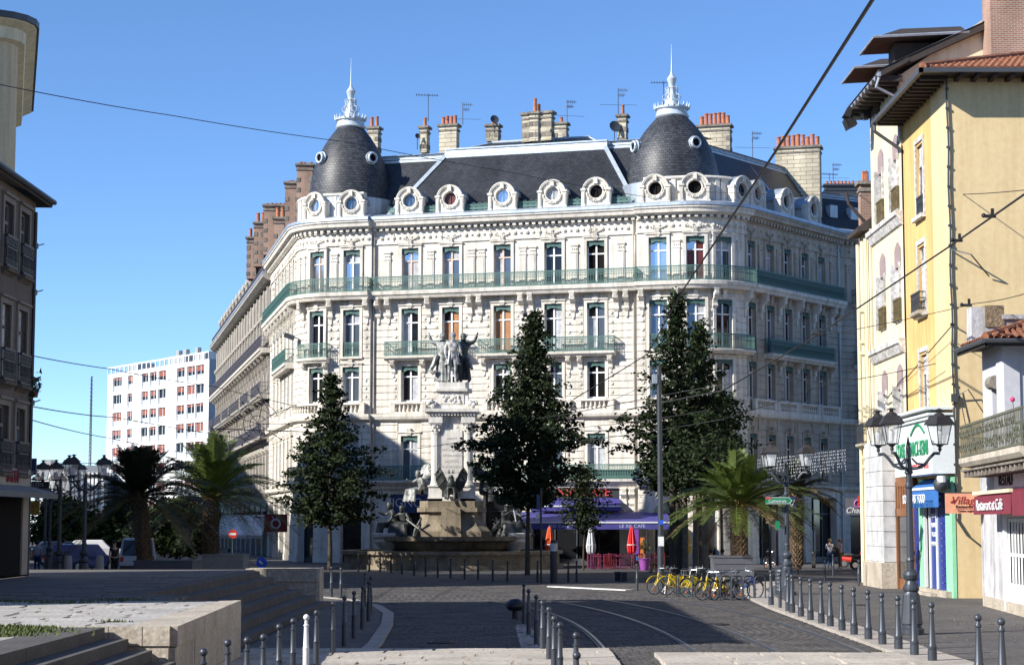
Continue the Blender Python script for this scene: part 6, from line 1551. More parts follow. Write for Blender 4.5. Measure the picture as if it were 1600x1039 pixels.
# seated winged figures at the sides, river figures below
def allegory(x, y, z, rz, s, mat, wings=True):
    o = thing('allegory_figure', None, None, (x, y, z), rz); o.parent = mon; J = dict(JN)
    J.update(pel=(0, .1, .25), wai=(0, .06, .35), che=(0, .0, .47), nek=(0, -.03, .56), chi=(0, -.06, .6), hed=(0, -.06, .655), top=(0, -.05, .7), shl=(-.1, 0, .53), shr=(.1, 0, .53), ell=(-.17, -.1, .45), wrl=(-.14, -.24, .5), hal=(-.13, -.28, .53), elr=(.19, -.02, .4), wrr=(.2, -.12, .3), har=(.2, -.15, .26),
             hil=(-.06, .05, .22), hir=(.06, .05, .22), knl=(-.1, -.22, .28), knr=(.1, -.2, .22), anl=(-.1, -.26, .04), anr=(.12, -.3, .02), tol=(-.1, -.34, .01), tor=(.13, -.38, .01))
    sub_skin('body', JN.keys(), J, s, mat, o, 1.2, root='pel'); face(J, s, mat, o, mat, .5)
    m = MB(); n = 14
    for k in range(n): a = math.pi*(1.1+.8*k/n); m.path([(.12*s*math.cos(a), -.02*s, .3*s), (.2*s*math.cos(a), -.22*s+.02*s*math.sin(a*3), .26*s), (.25*s*math.cos(a), -.27*s, .02)], .05*s, 6)
    B('drapery', m, mat, o, smooth=True)
    if wings:
        for sg_ in (-1, 1):
            m = MB()
            for k in range(7): a = R(25+15*k); m.path([(sg_*.06*s, .05*s, .5*s), (sg_*(.06+.2*math.cos(a))*s, .16*s, (.5+.28*math.sin(a))*s), (sg_*(.06+.36*math.cos(a))*s, .2*s, (.46+.42*math.sin(a))*s)], .045*s, 5, 0, .02*s)
            B('wing', m, mat, o)
    return o
allegory(-1.95, -.6, 3.95, R(-60), 2.6, bronze); allegory(1.95, -.3, 3.95, R(65), 2.6, bronze_d)
allegory(-2.9, -1.9, 1.9, R(-25), 2.5, bronze_d, False); allegory(-3.6, -1.2, 1.9, R(-75), 2.8, bronze_d, False); allegory(3.3, -1.7, 1.9, R(35), 2.7, bronze_d, False); allegory(4.0, -.6, 1.9, R(80), 2.6, bronze_d, False)
m = MB(); g_ = random.Random(2)
for s in (-1, 1):
    for k in range(9): a = R(200 if s < 0 else -20)+g_.uniform(-.5, .5); p = Vector((3.1*math.cos(a), 3.1*math.sin(a)-.4, 1.85)); m.path([p, p+Vector((g_.uniform(-.3, .3), g_.uniform(-.3, .3), .5)), p+Vector((g_.uniform(-.6, .6), g_.uniform(-.4, .4), g_.uniform(.7, 1.2)))], .12, 6, 0, .05)
B('rocks_and_reeds', m, bronze_d, mon)['kind'] = 'stuff'
m = MB(); m.path([(2.6, -1.5, 4.6), (2.9, -1.6, 4.85), (3.3, -1.7, 4.5), (3.7, -1.8, 3.6), (3.95, -1.85, 2.4)], .03, 5); B('water_jet', m, flat('falling_water', (.6, .62, .64), .3), mon, smooth=True)

# ---------------------------------------------------------------- trees
bark = M('bark', (.075, .06, .045), .9, .4, 5, .3, .3, .6, 20); bark_l = M('pale_bark', (.22, .17, .12), .9, .35, 5, .3, .3, .5, 20)
leaf_dk = M('dark_tree_leaf', (.024, .037, .013), .6, .5, 2.2, 0, .4, spec=.15); leaf_md = M('tree_leaf', (.040, .064, .016), .6, .5, 2.0, 0, .4, spec=.2)
def leafcloud(C, S, n, size, g, flat_=.55):
    "n leaves around each clump centre in C (k,3) with spread S"
    k = len(C); P = np.repeat(C, n, 0) + g.normal(0, 1, (k*n, 3))*np.repeat(S, n, 0); N = len(P)
    d1 = g.normal(0, 1, (N, 3)); d1[:, 2] *= flat_; d1 /= np.linalg.norm(d1, axis=1)[:, None]; d2 = g.normal(0, 1, (N, 3)); d2[:, 2] *= flat_; d2 = np.cross(d1, d2); d2 /= np.linalg.norm(d2, axis=1)[:, None]
    L = size*g.uniform(.6, 1.3, (N, 1)); V = np.stack([P-d1*L*.6, P+d2*L*.34, P+d1*L*.6, P-d2*L*.34], 1).reshape(-1, 3)
    return V, np.arange(4*N).reshape(-1, 4)
def tree(name, label, x, y, z0, z1, prof, trunk_r, seed, mat=None, nl=240, size=.20, per=22, lean=0, barkm=None, spread=.26, group=None, zt0=0, cat='tree'):
    g = np.random.default_rng(seed); t = thing(name, label, cat, (x, y, 0), 0, group)
    m = MB(); H = z1-z0; pts = [(0, 0, -.05+zt0), (g.normal(0, .03), 0, z0*.6), (g.normal(0, .06), g.normal(0, .06), z0), (lean*.5, 0, z0+H*.5), (lean, 0, z1-.3)]
    m.path(pts, trunk_r, 9, 0, trunk_r*.2); B('trunk', m, barkm or bark, t, smooth=True)
    C = []; bm_ = MB()
    for i in range(nl):
        f = (i+.5)/nl; f = f**1.15; z = z0+H*f; R_ = prof(f); a = i*2.39996+g.normal(0, .3); L = R_*g.choice([.45, .7, .9, 1.08, 1.35], p=[.16, .24, .28, .2, .12])
        up = .22*L+g.normal(0, .08); b = np.array([lean*f, 0, z-.25*L]); e = b+np.array([math.cos(a)*L, math.sin(a)*L, up+.1*L])
        if i % 4 == 0: bm_.path([b, b*.5+e*.5+np.array([0, 0, .12*L]), e], .05*(1-f)+.015, 4, 0, .01)
        for s in np.linspace(.35, 1, max(2, int(L/.38))): C.append(b*(1-s)+e*s+np.array([0, 0, .12*L*math.sin(math.pi*s)])+g.normal(0, .07, 3))
    C = np.array(C); S = np.tile([[spread, spread, spread*.55]], (len(C), 1))*g.uniform(.6, 1.25, (len(C), 1))
    V, Fa = leafcloud(C, S, per, size, g); o = link('crown', npmesh('crown', V, Fa, mat or leaf_dk), t); o['kind'] = 'stuff'; B('limbs', bm_, barkm or bark, t)['kind'] = 'stuff'
    return t
def interp(tab): xs, ys = zip(*tab); return lambda f: float(np.interp(f, xs, ys))
tree('broadleaf_tree', 'tall dark conical tree right of the monument, in front of the middle of the facade', at(824, 800, 101).x, 101, 3.6, 13.7, interp([(0, 1.3), (.12, 2.3), (.3, 3.0), (.42, 2.7), (.55, 1.8), (.7, 1.1), (.85, .55), (1, .08)]), .15, 1, nl=230, per=22, lean=.4, spread=.22)
tree('broadleaf_tree', 'dark rounded tree left of the monument, under the left corner tower', at(516, 800, 108).x, 108, 2.6, 10.9, interp([(0, 1.7), (.15, 2.5), (.4, 2.45), (.6, 1.55), (.8, .6), (1, .08)]), .15, 2, nl=160, spread=.22)
tree('broadleaf_tree', 'tallest dark pointed tree of the clump in front of the right corner tower', at(1060, 800, 103).x, 103, 4.4, 14.9, interp([(0, 1.6), (.15, 2.7), (.35, 2.6), (.55, 1.5), (.75, .8), (.9, .4), (1, .06)]), .15, 3, nl=190, spread=.22, mat=M('clump_leaf', (.022, .036, .012), .6, .55, 2.0, 0, .4, spec=.15))
tree('broadleaf_tree', 'second peak of the tree clump, right of the tallest pointed tree', at(1096, 800, 105).x, 105, 4.8, 13.6, interp([(0, 1.4), (.2, 1.7), (.5, 1.2), (.8, .5), (1, .08)]), .12, 4, nl=130, spread=.22, mat=leaf_md, barkm=bark_l)
tree('broadleaf_tree', 'low leafy tree at the right side of the clump above the palm', at(1128, 800, 107).x, 107, 5.0, 9.8, interp([(0, 1.3), (.4, 1.6), (.8, .9), (1, .2)]), .1, 5, nl=110, mat=leaf_md, barkm=bark_l)
tree('small_tree', 'small young tree with a thin trunk in front of the cafe awning', at(911, 800, 110).x, 110, 2.4, 5.9, interp([(0, .7), (.3, 1.15), (.7, .9), (1, .3)]), .06, 6, nl=70, size=.17)
for i, (u, Y) in enumerate(((1070, 99), (1086, 98), (1101, 97))):
    t = thing('bare_tree_trunk', ('leftmost', 'middle', 'rightmost')[i]+' of three slim straight trunks standing behind the parked bicycles', 'tree', (at(u, 800, Y).x, Y, 0), 0, 'slim trunks behind the bicycles'); m = MB(); m.path([(0, 0, 0), (.03, 0, 2.5), (0, 0, 4.4), (.05, 0, 6.0)], .17, 9, 0, .1); B('trunk', m, bark_l, t, smooth=True)
    g = np.random.default_rng(50+i); C = g.normal(0, 1, (60, 3))*[.8, .8, .6]+[0, 0, 5.5]; V, Fa = leafcloud(C, np.full((60, 3), .3), 30, .2, g); o = link('crown', npmesh('crown', V, Fa, leaf_dk), t); o['kind'] = 'stuff'
for i, (u, Y, r) in enumerate(((1050, 99, .2), (1064, 101, .18))):
    t = thing('dark_tree_trunk', ('dark thick trunk just right of the tall lamp pole', 'dark trunk between the tall pole and the pale slim trunks')[i], 'tree', (at(u, 800, Y).x, Y, 0)); m = MB(); m.path([(0, 0, 0), (.04, 0, 3), (0, 0, 6.5)], r, 9, 0, r*.7); B('trunk', m, bark, t, smooth=True)
rnd = interp([(0, .9), (.3, 1.2), (.7, 1.0), (1, .3)])
for (x, y, z0, z1, k, lab) in ((at(213, 0, 150).x, 150, 1.0, 4.4, 1.8, 'bushy green tree left of the dark palm, in front of the white tower'), (at(118, 0, 150).x, 150, .8, 4.4, 2.2, 'green tree in front of the striped glass building'), (at(290, 0, 140).x, 140, .6, 4.2, 2.6, 'dark leafy tree between the two left palms'), (at(150, 0, 160).x, 160, .5, 3.0, 1.8, 'low green tree at the foot of the white tower')):
    tree('street_tree', lab, x, y, z0, z1, (lambda kk: (lambda f: rnd(f)*kk))(k), .15, int(x*3) % 97+7, nl=130, size=.3, mat=leaf_md if y > 145 else leaf_dk, spread=.4, per=16)
# ---------------------------------------------------------------- palms
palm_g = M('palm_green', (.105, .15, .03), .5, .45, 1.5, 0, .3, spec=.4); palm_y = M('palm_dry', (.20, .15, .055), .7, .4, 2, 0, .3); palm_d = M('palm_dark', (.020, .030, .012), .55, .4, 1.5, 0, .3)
trunk_m = M('palm_trunk', (.20, .135, .08), .9, .55, 6, 0, .4, .6, 18)
def palm(label, x, y, zb, zt, tr, nf, L, seed, mat, dry=.25, asym=(0, 0), lean=0, group='palm trees on the square', e_lo=-14):
    g = np.random.default_rng(seed); t = thing('palm_tree', label, 'palm', (x, y, zb), 0, group); h = zt-zb
    m = MB(); m.path([(0, 0, -.1), (lean*.5, 0, h*.5), (lean, 0, h)], tr*.85, 12, 0, tr); 
    for j in range(int(h/.13)):
        for k in range(11):
            a = 2*math.pi*(k+.5*(j % 2))/11; z = .1+j*.13; r = tr*.93; c = Vector((lean*z/h+r*math.cos(a), r*math.sin(a), z)); m.tube(c, c+Vector((math.cos(a)*.09, math.sin(a)*.09, .13)), .05, .02, 4)
    B('trunk', m, trunk_m, t)
    for i in range(nf):
        f = i/nf; e = R(86-(86-e_lo)*f**.8)+g.normal(0, .06); a = i*2.39996+g.normal(0, .15); LL = L*(.75+.3*f if f < .5 else 1.0)*g.uniform(.88, 1.08)
        d = np.array([math.cos(a)*math.cos(e), math.sin(a)*math.cos(e), math.sin(e)]); side = np.array([-math.sin(a), math.cos(a), 0]); n = 58; V = []; P = []
        sag = (.10+.32*math.cos(e))*LL*g.uniform(.8, 1.2)
        base = np.array([lean, 0, h])+d*.12
        for s in np.linspace(0, 1, 17):
            P.append(base+d*LL*s+np.array([0, 0, -sag*s**2.3])+side*.08*LL*s*s*math.sin(i))
        P = np.array(P); m = MB(); m.path(P, .035, 4, 0, .008); nl = len(m.v)
        up0 = np.array([0, 0, 1.0])
        for k in range(n):
            s = .10+.9*k/n; q = s*16; j = min(int(q), 15); p = P[j]*(1-(q-j))+P[j+1]*(q-j); tg = P[j+1]-P[j]; tg /= np.linalg.norm(tg)
            sd = np.cross(tg, up0); sd /= max(np.linalg.norm(sd), 1e-3); nn = np.cross(sd, tg); ll = (.18+.40*math.sin(math.pi*min(1, s*.95+.08))**.8)*(L/3.2)*g.uniform(.85, 1.1)
            for sg_ in (-1, 1):
                dv = tg*.75+sd*sg_*.8+nn*(.28+g.normal(0, .1)); dv /= np.linalg.norm(dv); tip = p+dv*ll+np.array([0, 0, -.16*ll]); w_ = tg*.023+nn*.004
                mid = p+dv*ll*.55
                m.add([p-w_*.6, p+w_*.6, mid+w_, mid-w_, tip], [(0, 1, 2, 3), (3, 2, 4)])
        mt = palm_y if (f > 1-dry and g.random() < .7) else mat
        B('frond', m, mt, t)
    m = MB()
    for k in range(30): a = k*2.4; m.tube((lean+.1*math.cos(a), .1*math.sin(a), h-.25), (lean+tr*1.5*math.cos(a), tr*1.5*math.sin(a), h+.25), .05, .03, 5)
    B('frond_bases', m, palm_y, t)['kind'] = 'stuff'
    return t
palm('sunlit green palm in a grey box planter, left of the left corner tower', at(342, 0, 101).x, 101, .9, 4.0, .40, 76, 4.9, 21, palm_g, .12)
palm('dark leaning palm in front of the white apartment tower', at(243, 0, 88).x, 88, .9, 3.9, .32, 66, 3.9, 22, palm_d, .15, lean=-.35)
palm('broad palm in a dark grey box planter behind the bicycle racks', at(1145, 0, 88).x, 88, .95, 3.5, .36, 88, 3.6, 23, palm_g, .13, e_lo=-8)
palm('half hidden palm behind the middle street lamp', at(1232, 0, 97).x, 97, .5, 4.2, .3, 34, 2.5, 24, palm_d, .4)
planter_m = flat('planter_grey', (.10, .105, .125), .6); planter_l = M('planter_pale', (.34, .33, .32), .8, .2, 2)
def planter(label, u0, u1, v0, Y, h, mat):
    a, b = at(u0, v0, Y), at(u1, v0, Y); w_ = b.x-a.x; t = thing('planter_box', label, 'planter', ((a.x+b.x)/2, Y+w_/2, 0))
    m = MB(); m.box(-w_/2, w_/2, -w_/2, w_/2, 0, h-.08); B('box', m, mat, t)
    for k in range(4): m = MB(); m.box(-w_/2-.02, w_/2+.02, -w_/2-.03, -w_/2, .06+(h-.15)*k/4, .03+(h-.15)*(k+1)/4); B('side_panel', m, mat, t)
    m = MB(); m.box(-w_/2-.05, w_/2+.05, -w_/2-.05, w_/2+.05, h-.08, h); B('rim', m, mat, t); return t
planter('dark grey square planter box under the broad palm', 1116, 1177, 860, 87.1, 1.25, planter_m); planter('pale grey planter box under the sunlit left palm', 316, 380, 866, 99.9, 1.1, planter_l); planter('dark planter box under the leaning palm', 210, 300, 866, 86.8, 1.05, planter_m)
# ---------------------------------------------------------------- street lamps
lampm = flat('lamp_blue_grey', (.05, .06, .078), .45, .3); lant_glass = bpy.data.materials.new('lantern_glass'); lant_glass.use_nodes = True
_n = lant_glass.node_tree.nodes; _b = _n['Principled BSDF']; _b.inputs['Base Color'].default_value = (.75, .78, .8, 1); _b.inputs['Roughness'].default_value = .12; _b.inputs['Alpha'].default_value = .35
lroof = M('lantern_roof', (.045, .041, .042), .5, .3, 6, metal=.3)
def lantern(par, x, y, z, s=1.0, rz=0):
    o = thing('lantern', None, None, (x, y, z), rz); o.parent = par; a, b, h = .245*s, .155*s, .56*s
    m = MB()
    for sx in (-1, 1):
        for sy in (-1, 1): m.tube((sx*b, sy*b, 0), (sx*a, sy*a, h), .016*s, n=4)
    for z_, r_ in ((0, b), (h, a)): m.path([(-r_, -r_, z_), (r_, -r_, z_), (r_, r_, z_), (-r_, r_, z_), (-r_, -r_, z_)], .018*s, 4)
    m.lathe([(.02, -.18), (.05, -.12), (.03, -.08), (.10, -.02), (b*1.2, 0)], 8, mat=0); B('frame', m, lampm, o)
    for k in range(4):
        m = MB(); T = Matrix.Rotation(k*math.pi/2, 4, 'Z'); m.T = T; m.quad((-b, -b, 0), (b, -b, 0), (a, -a, h), (-a, -a, h)); B('glass_pane', m, lant_glass, o)
    m = MB(); q = math.sqrt(2); T = Matrix.Rotation(R(45), 4, 'Z'); m.T = T; m.lathe([(a*1.32*q, h), (a*1.3*q, h+.03*s), (a*.86*q, h+.24*s), (a*.80*q, h+.25*s)], 4); m.T = None
    m.lathe([(a*.8, h+.25*s), (.12*s, h+.33*s), (.06*s, h+.36*s), (.06*s, h+.41*s), (.13*s, h+.42*s), (.13*s, h+.44*s), (.02*s, h+.48*s)], 10); B('roof', m, lroof, o)
    m = MB(); m.lathe([(.03, .05*s), (.06*s, .1*s), (.09*s, .3*s), (.03, .42*s)], 8); B('lamp_bulb', m, white_pt, o)
    return o
def street_lamp(label, loc, angs, hz=4.55, rad=.76, group='ornate street lamps with several lanterns', rz=0):
    t = thing('street_lamp', label, 'street lamp', loc, rz, group)
    m = MB(); n = 16; prof = [(.30, 0), (.30, .12), (.24, .16), (.24, .22), (.25, .26), (.19, .95), (.165, 1.02), (.20, 1.06), (.20, 1.12), (.15, 1.2), (.13, 1.28), (.17, 1.34), (.19, 1.42), (.15, 1.5), (.09, 1.56), (.095, 1.75), (.11, 1.78), (.085, 1.84), (.075, 3.5), (.10, 3.55), (.10, 3.6), (.07, 3.66), (.07, 3.85), (.11, 3.9), (.09, 3.96), (.06, 4.25), (.06, 4.5), (.045, 4.6), (.01, 4.78)]
    vs = []
    for r, z in prof:
        for k in range(n): a = 2*math.pi*k/n; rr = r*(1+.07*(k % 2)) if .25 < z < 1 or 1.8 < z < 3.5 else r; vs.append((rr*math.cos(a), rr*math.sin(a), z*hz/4.55))
    m.add(vs, [(j*n+k, j*n+(k+1) % n, (j+1)*n+(k+1) % n, (j+1)*n+k) for j in range(len(prof)-1) for k in range(n)]); B('post', m, lampm, t)
    for a in angs:
        dx, dy = math.cos(a), math.sin(a); za = hz-.55
        m = MB(); m.path([(dx*r, dy*r, za+z) for r, z in ((.05, 0), (.2, .0), (.38, .08), (.5, .24), (.62, .36), (rad, .36))], .04, 7); m.path([(dx*r, dy*r, za+z) for r, z in ((.08, .25), (.2, .12), (.38, .1))], .025, 5)
        B('arm', m, lampm, t); lantern(t, dx*rad, dy*rad, hz+.03, .84, a+R(40))
    return t
A3 = (R(-18), R(228), R(150))
L0 = street_lamp('large ornate lamp post with three lanterns on the right pavement before the snack bar', (at(1405, 0, 47).x, 47, .08), A3)
def lampcopy(label, u, Y, z=0.0, rz=0, s=1): 
    o = copy_thing(L0, (at(u, 0, Y).x, Y, z), rz, label, scale=(s, s, s)); return o
lampcopy('ornate lamp post with green direction sign beside the bicycle racks', 1218, 72, .07, R(-8), 1.04)
lampcopy('silhouetted lamp post second from the left in front of the striped glass building', 112, 84, 0, R(40)); lampcopy('silhouetted lamp post against the left edge of the white tower', 150, 82, 0, R(15), 1.03)
lampcopy('silhouetted lamp post just right of the hanging street signs', 97, 100, 0, R(70), .97); lampcopy('smaller silhouetted lamp post further along the left street', 90, 124, 0, R(20), .95); lampcopy('small distant lamp post, third back on the left street', 86, 158, 0, R(90), .95); lampcopy('tiniest farthest lamp post of the left street', 80, 200, 0, 0, .9)
# tall mast pole
tp = thing('lamp_pole', 'tall plain grey pole with a camera box at its top between the trees', 'pole', (at(1026, 0, 82).x, 82, 0)); ht = zat(572, 82)
m = MB(); m.tube((0, 0, 0), (0, 0, 2.2), .15, .14, 12); m.tube((0, 0, 2.2), (-.02, 0, ht), .12, .10, 12); B('shaft', m, lampm, tp, smooth=True)
m = MB(); m.box(-.32, -.1, -.12, .12, ht-.75, ht-.35); B('camera_box', m, zinc, tp)
m = MB(); m.box(-.12, .12, -.16, -.145, 1.75, 2.15); B('sticker', m, white_pt, tp); m = MB(); m.box(-.09, .09, -.16, -.145, 2.65, 2.85); B('sticker', m, bluep, tp)
# ---------------------------------------------------------------- bollards
ORD = 'first second third fourth fifth sixth seventh eighth ninth tenth eleventh twelfth thirteenth fourteenth fifteenth sixteenth seventeenth eighteenth nineteenth twentieth'.split()
boll = flat('bollard_grey', (.06, .07, .09), .42, .35); boll_d = flat('bollard_dark', (.02, .024, .035), .5, .2)
def bollard_a(H=1.15, mat=boll, flt=0, name='bollard'):
    t = thing(name, None, 'bollard'); m = MB(); k = H/1.15
    if not flt: prof = [(.055, 0), (.055, .5*k), (.06, .505*k), (.06, .52*k), (.05, .525*k), (.06, .54*k), (.05, .56*k), (.038, .92*k), (.05, .93*k), (.05, .95*k), (.032, .96*k), (.03, 1.03*k)]; rb = .055; zb = 1.085*k
    else: prof = [(.115*flt, 0), (.115*flt, .2*k), (.10*flt, .21*k), (.12*flt, .25*k), (.11*flt, .3*k), (.095*flt, .33*k), (.055*flt, .93*k), (.07*flt, .94*k), (.075*flt, .97*k), (.06*flt, 1.0*k), (.035, 1.02*k), (.035, 1.05*k)]; rb = .068*(flt if flt > 1 else 1); zb = 1.10*k
    m.lathe(prof, 12); B('shaft', m, mat, t, smooth=True); m = MB(); m.ball((0, 0, zb), rb, 12, 8); B('ball_cap', m, mat, t, smooth=True); return t
def row(proto, pts, lab, group, labs=None):
    for i, (x, y, z) in enumerate(pts):
        o = proto if i == 0 else copy_thing(proto, (0, 0, 0)); o.location = (x, y, z); o['group'] = group; o['label'] = (labs or {}).get(i) or lab.replace('#', ORD[i])
tops = [(276, 1032), (323.6, 1003.9), (360.7, 990.7), (390.7, 987), (415.8, 982.5), (440, 967.5), (461.6, 959.2), (481.8, 953.6), (497.6, 946.9)]
pts = []
for u, v in tops: Y = F*(EYE-1.15-.05)/(v-814); pts.append(((u-800)*Y/F, Y, .05))
pts += [(*gp(u, v).to_2d(), .05) for u, v in ((520, 1027.4), (537.7, 1013), (552.7, 999.7), (566, 985.7), (575.6, 972.8), (579, 960), (569.6, 950), (532.5, 937.5), (517.6, 935))]
pb = bollard_a(1.12, boll)
row(pb, pts, '# slim ball topped bollard from the near end, left pavement', 'slim bollards on the left pavement', {7: 'white painted ball topped bollard in the left pavement row beside the terrace block'})
wb = [o for o in bpy.data.objects if o.get('label', '').startswith('white painted')][0]
for c in wb.children: c.data = c.data.copy(); c.data.materials[0] = white_pt
cp = [gp(838, 1007), gp(847.5, 1021)]
for u, v in ((857, 946), (865, 960), (874, 969.7), (899, 985), (900, 1015)): Y = F*(EYE-1.12)/(v-814); cp.append(Vector(((u-800)*Y/F, Y, 0)))
cp += [gp(826, 991.6), gp(818.5, 976)]
row(bollard_a(1.12, boll), [(p.x, p.y, 0.02) for p in cp], '# slim ball topped bollard of the short row in mid street by the rail', 'bollards in the middle of the street')
mid = thing('traffic_island', None, None, (0, 0, 0)); mid['kind'] = 'structure'; m = MB(); m.prism([(.1, 52.6), (.1, 50), (.25, 40), (.45, 25), (1.3, 25), (1.1, 34), (.85, 42), (.55, 50), (.4, 52.6)], 0, .018); B('island', m, kerb_m, mid)
rp = [(1205, 944.7), (1231.8, 954), (1238, 956.7), (1251.6, 962.4), (1266.6, 967.7), (1283.5, 973), (1297.6, 977.5), (1315.8, 984), (1334.7, 990.8), (1357, 998), (1378.9, 1005.6), (1404, 1013), (1429, 1022), (1457, 1031)]
P_ = [gp(u, v, .09) for u, v in rp]
for u, v in ((1521, 960), (1557, 966), (1598, 975)): Y = F*(EYE-1.19)/(v-814); P_.append(Vector(((u-800)*Y/F, Y, .09)))
row(bollard_a(1.12, boll, .80), [tuple(p) for p in P_], '# tapered ball topped bollard from the far end of the right kerb row', 'tapered bollards along the right kerb')
xs = [(628, 897), (647, 899), (665, 901), (684, 903), (704, 904), (726, 905), (747, 906.5), (770, 908), (793, 910), (840, 910), (888, 910), (901, 910), (560, 893), (594, 893), (577, 893), (611, 895)]
row(bollard_a(1.0, boll_d), [tuple(gp(u, v)) for u, v in sorted(xs)], '# thin dark bollard from the left in the row before the fountain basin', 'thin dark bollards before the fountain')
row(bollard_a(1.1, boll), [tuple(gp(u, v, z)) for u, v, z in ((995.5, 923, 0), (1247, 897, .07), (1302, 900, .07), (1289, 908, .07), (1342, 915, .07), (1219, 948.7, .09), (1228, 938, .09))], '', 'single bollards on the far right pavement',
    {0: 'lone slim post left of the parked bicycles', 1: 'slim post standing right of the middle lamp on the far pavement', 2: 'slim post in front of the woman in the peach top', 3: 'dark post in front of the man in the white shirt', 4: 'dark post on the far pavement left of the white stone pier', 5: 'thin straight post at the foot of the middle lamp', 6: 'thin post behind the first kerb bollard'})
# ---------------------------------------------------------------- bicycles and racks
yel = flat('bike_yellow', (.85, .60, .02), .4); blu = flat('bike_blue', (.02, .10, .45), .4); blk = flat('bike_black', (.02, .02, .022), .5); chrome = flat('chrome', (.6, .6, .62), .25, .9); rub = flat('rubber', (.02, .02, .02), .8); org = flat('reflector_orange', (.8, .18, .02), .4)
def bicycle(label, loc, rz, col, plate=True, basket=False, lean=0, group='bicycles parked at the racks'):
    t = thing('bicycle', label, 'bicycle', loc, rz, group); t.rotation_euler = (lean, 0, rz); r = .335
    def mkw():
        m = MB(); m.ring((0, 0, 0), r-.025, .014, 28, 5); 
        for k in range(14): a = 2*math.pi*k/14; m.tube((.03*math.cos(a+.6), .02*(-1)**k, .03*math.sin(a+.6)), ((r-.03)*math.cos(a), 0, (r-.03)*math.sin(a)), .004, n=3, cap=False)
        m.tube((0, -.05, 0), (0, .05, 0), .035, n=8); return m.mesh('wheel', chrome)
    def mkt(): m = MB(); m.ring((0, 0, 0), r-.005, .021, 28, 6); return m.mesh('tyre', rub)
    for x in (-.53, .53):
        w_ = link('wheel', cache('bw', mkw), t, (x, 0, r)); link('tyre', cache('bt', mkt), w_)
        m = MB(); m.ring((x, 0, r), r+.035, .018, 12, 4, a0=R(20), a1=R(170)); B('mudguard', m, col if plate else blk, t)
    m = MB(); bb = (-.08, 0, .28); seat = (-.22, 0, .78); hd = (.36, 0, .82); hd2 = (.40, 0, .66)
    for a, b, q in ((bb, seat, .017), (bb, hd2, .024), ((-.18, 0, .55), (.37, 0, .76), .022), (bb, (-.53, .05, r), .012), (bb, (-.53, -.05, r), .012), ((-.2, 0, .62), (-.53, .05, r), .01), ((-.2, 0, .62), (-.53, -.05, r), .01), (hd, hd2, .022)): m.tube(a, b, q, n=6)
    B('frame', m, col, t)
    m = MB(); m.path([hd2, (.44, .05, .5), (.53, .05, r)], .014, 5); m.path([hd2, (.44, -.05, .5), (.53, -.05, r)], .014, 5); B('fork', m, col, t)
    m = MB(); m.tube(hd, (.33, 0, .98), .014); m.path([(.15, .28, .98), (.26, .24, 1.0), (.34, .08, .99), (.34, -.08, .99), (.26, -.24, 1.0), (.15, -.28, .98)], .012, 5); m.tube((.22, .2, 1.0), (.26, .2, 1.12), .008); m.ball((.24, -.12, 1.03), .035); B('handlebar', m, chrome, t)
    m = MB(); m.tube(seat, (-.24, 0, .92), .013); m.T = Matrix.Translation((-.26, 0, .95)); m.lathe([(.01, -.02), (.09, -.01), (.10, .02), (.06, .04), (.01, .05)], 10, sx=1.5); m.T = None; B('saddle', m, blk, t, smooth=True)
    m = MB(); m.ring(bb, .085, .012, 14, 4); m.tube((bb[0], -.06, bb[2]), (bb[0]+.12, -.07, bb[2]-.12), .01); m.tube((bb[0], .06, bb[2]), (bb[0]-.12, .07, bb[2]+.12), .01); m.box(bb[0]+.08, bb[0]+.17, -.13, -.05, bb[2]-.14, bb[2]-.12); m.box(bb[0]-.17, bb[0]-.08, .05, .13, bb[2]+.12, bb[2]+.14); B('crankset', m, blk, t)
    if plate:
        for s in (-1, 1):
            m = MB(); pl_ = [(.42*math.cos(a)*.98-.53, r+.40*math.sin(a)) for a in [R(10+14*k) for k in range(9)]]; m.profx([(0, 0)]*0 or [(x, z) for x, z in [(-.53-.12, r-.05), (-.53+.16, r-.08), (-.53+.36, r+.08), (-.53+.28, r+.28), (-.53+.05, r+.37), (-.53-.2, r+.3)]], -.002, .002); m.v = [(y, s*.075+x, z) for x, y, z in m.v]
            B('skirt_guard', m, col, t)
    if basket: m = MB(); [m.tube((.42, y, .78), (.66, y, .80), .008, n=4) for y in (-.14, -.05, .05, .14)]; m.path([(.4, -.15, .95), (.68, -.15, .97), (.68, .15, .97), (.4, .15, .95)], .012, 5); m.path([(.42, -.13, .78), (.66, -.13, .8), (.66, .13, .8), (.42, .13, .78)], .012, 5); [m.tube((.68, y, .97), (.66, y*.9, .8), .008, n=4) for y in (-.14, 0, .14)]; B('basket', m, chrome, t)
    m = MB(); m.box(-.53-.03, -.53+.03, -.02, .02, r-.22, r-.13); m.box(.5, .56, -.02, .02, r-.2, r-.12); B('reflector', m, org, t)
    m = MB(); m.tube((-.1, -.03, .3), (-.05, -.2, 0.02), .01); B('kickstand', m, blk, t); return t
def bike(label, uf, vf, ang, col, **k):
    "front wheel stands where the photo shows it"
    p = gp(uf, vf, .0); d = Vector((math.cos(ang), math.sin(ang))); c = Vector((p.x, p.y)) - d*.53
    return bicycle(label, (c.x, c.y, 0.02), ang, col, **k)
bike('leftmost yellow bicycle with its front wheel clear of the racks', 1023, 929, R(205), yel)
bike('yellow bicycle with full yellow chain and skirt guards, second from the left', 1041, 929.5, R(197), yel, lean=.06)
bike('yellow bicycle with dark wheels in the middle of the group', 1073, 933, R(215), yel, plate=False, basket=True)
bike('black framed bicycle behind the middle yellow one', 1084, 929, R(222), blk, plate=False)
bike('yellow bicycle with a silver basket, nearest to the road', 1098, 938, R(207), yel, plate=False, lean=-.05)
bike('small wheeled yellow bicycle with silver handlebar just right of the basket bicycle', 1116, 938, R(235), yel, plate=False)
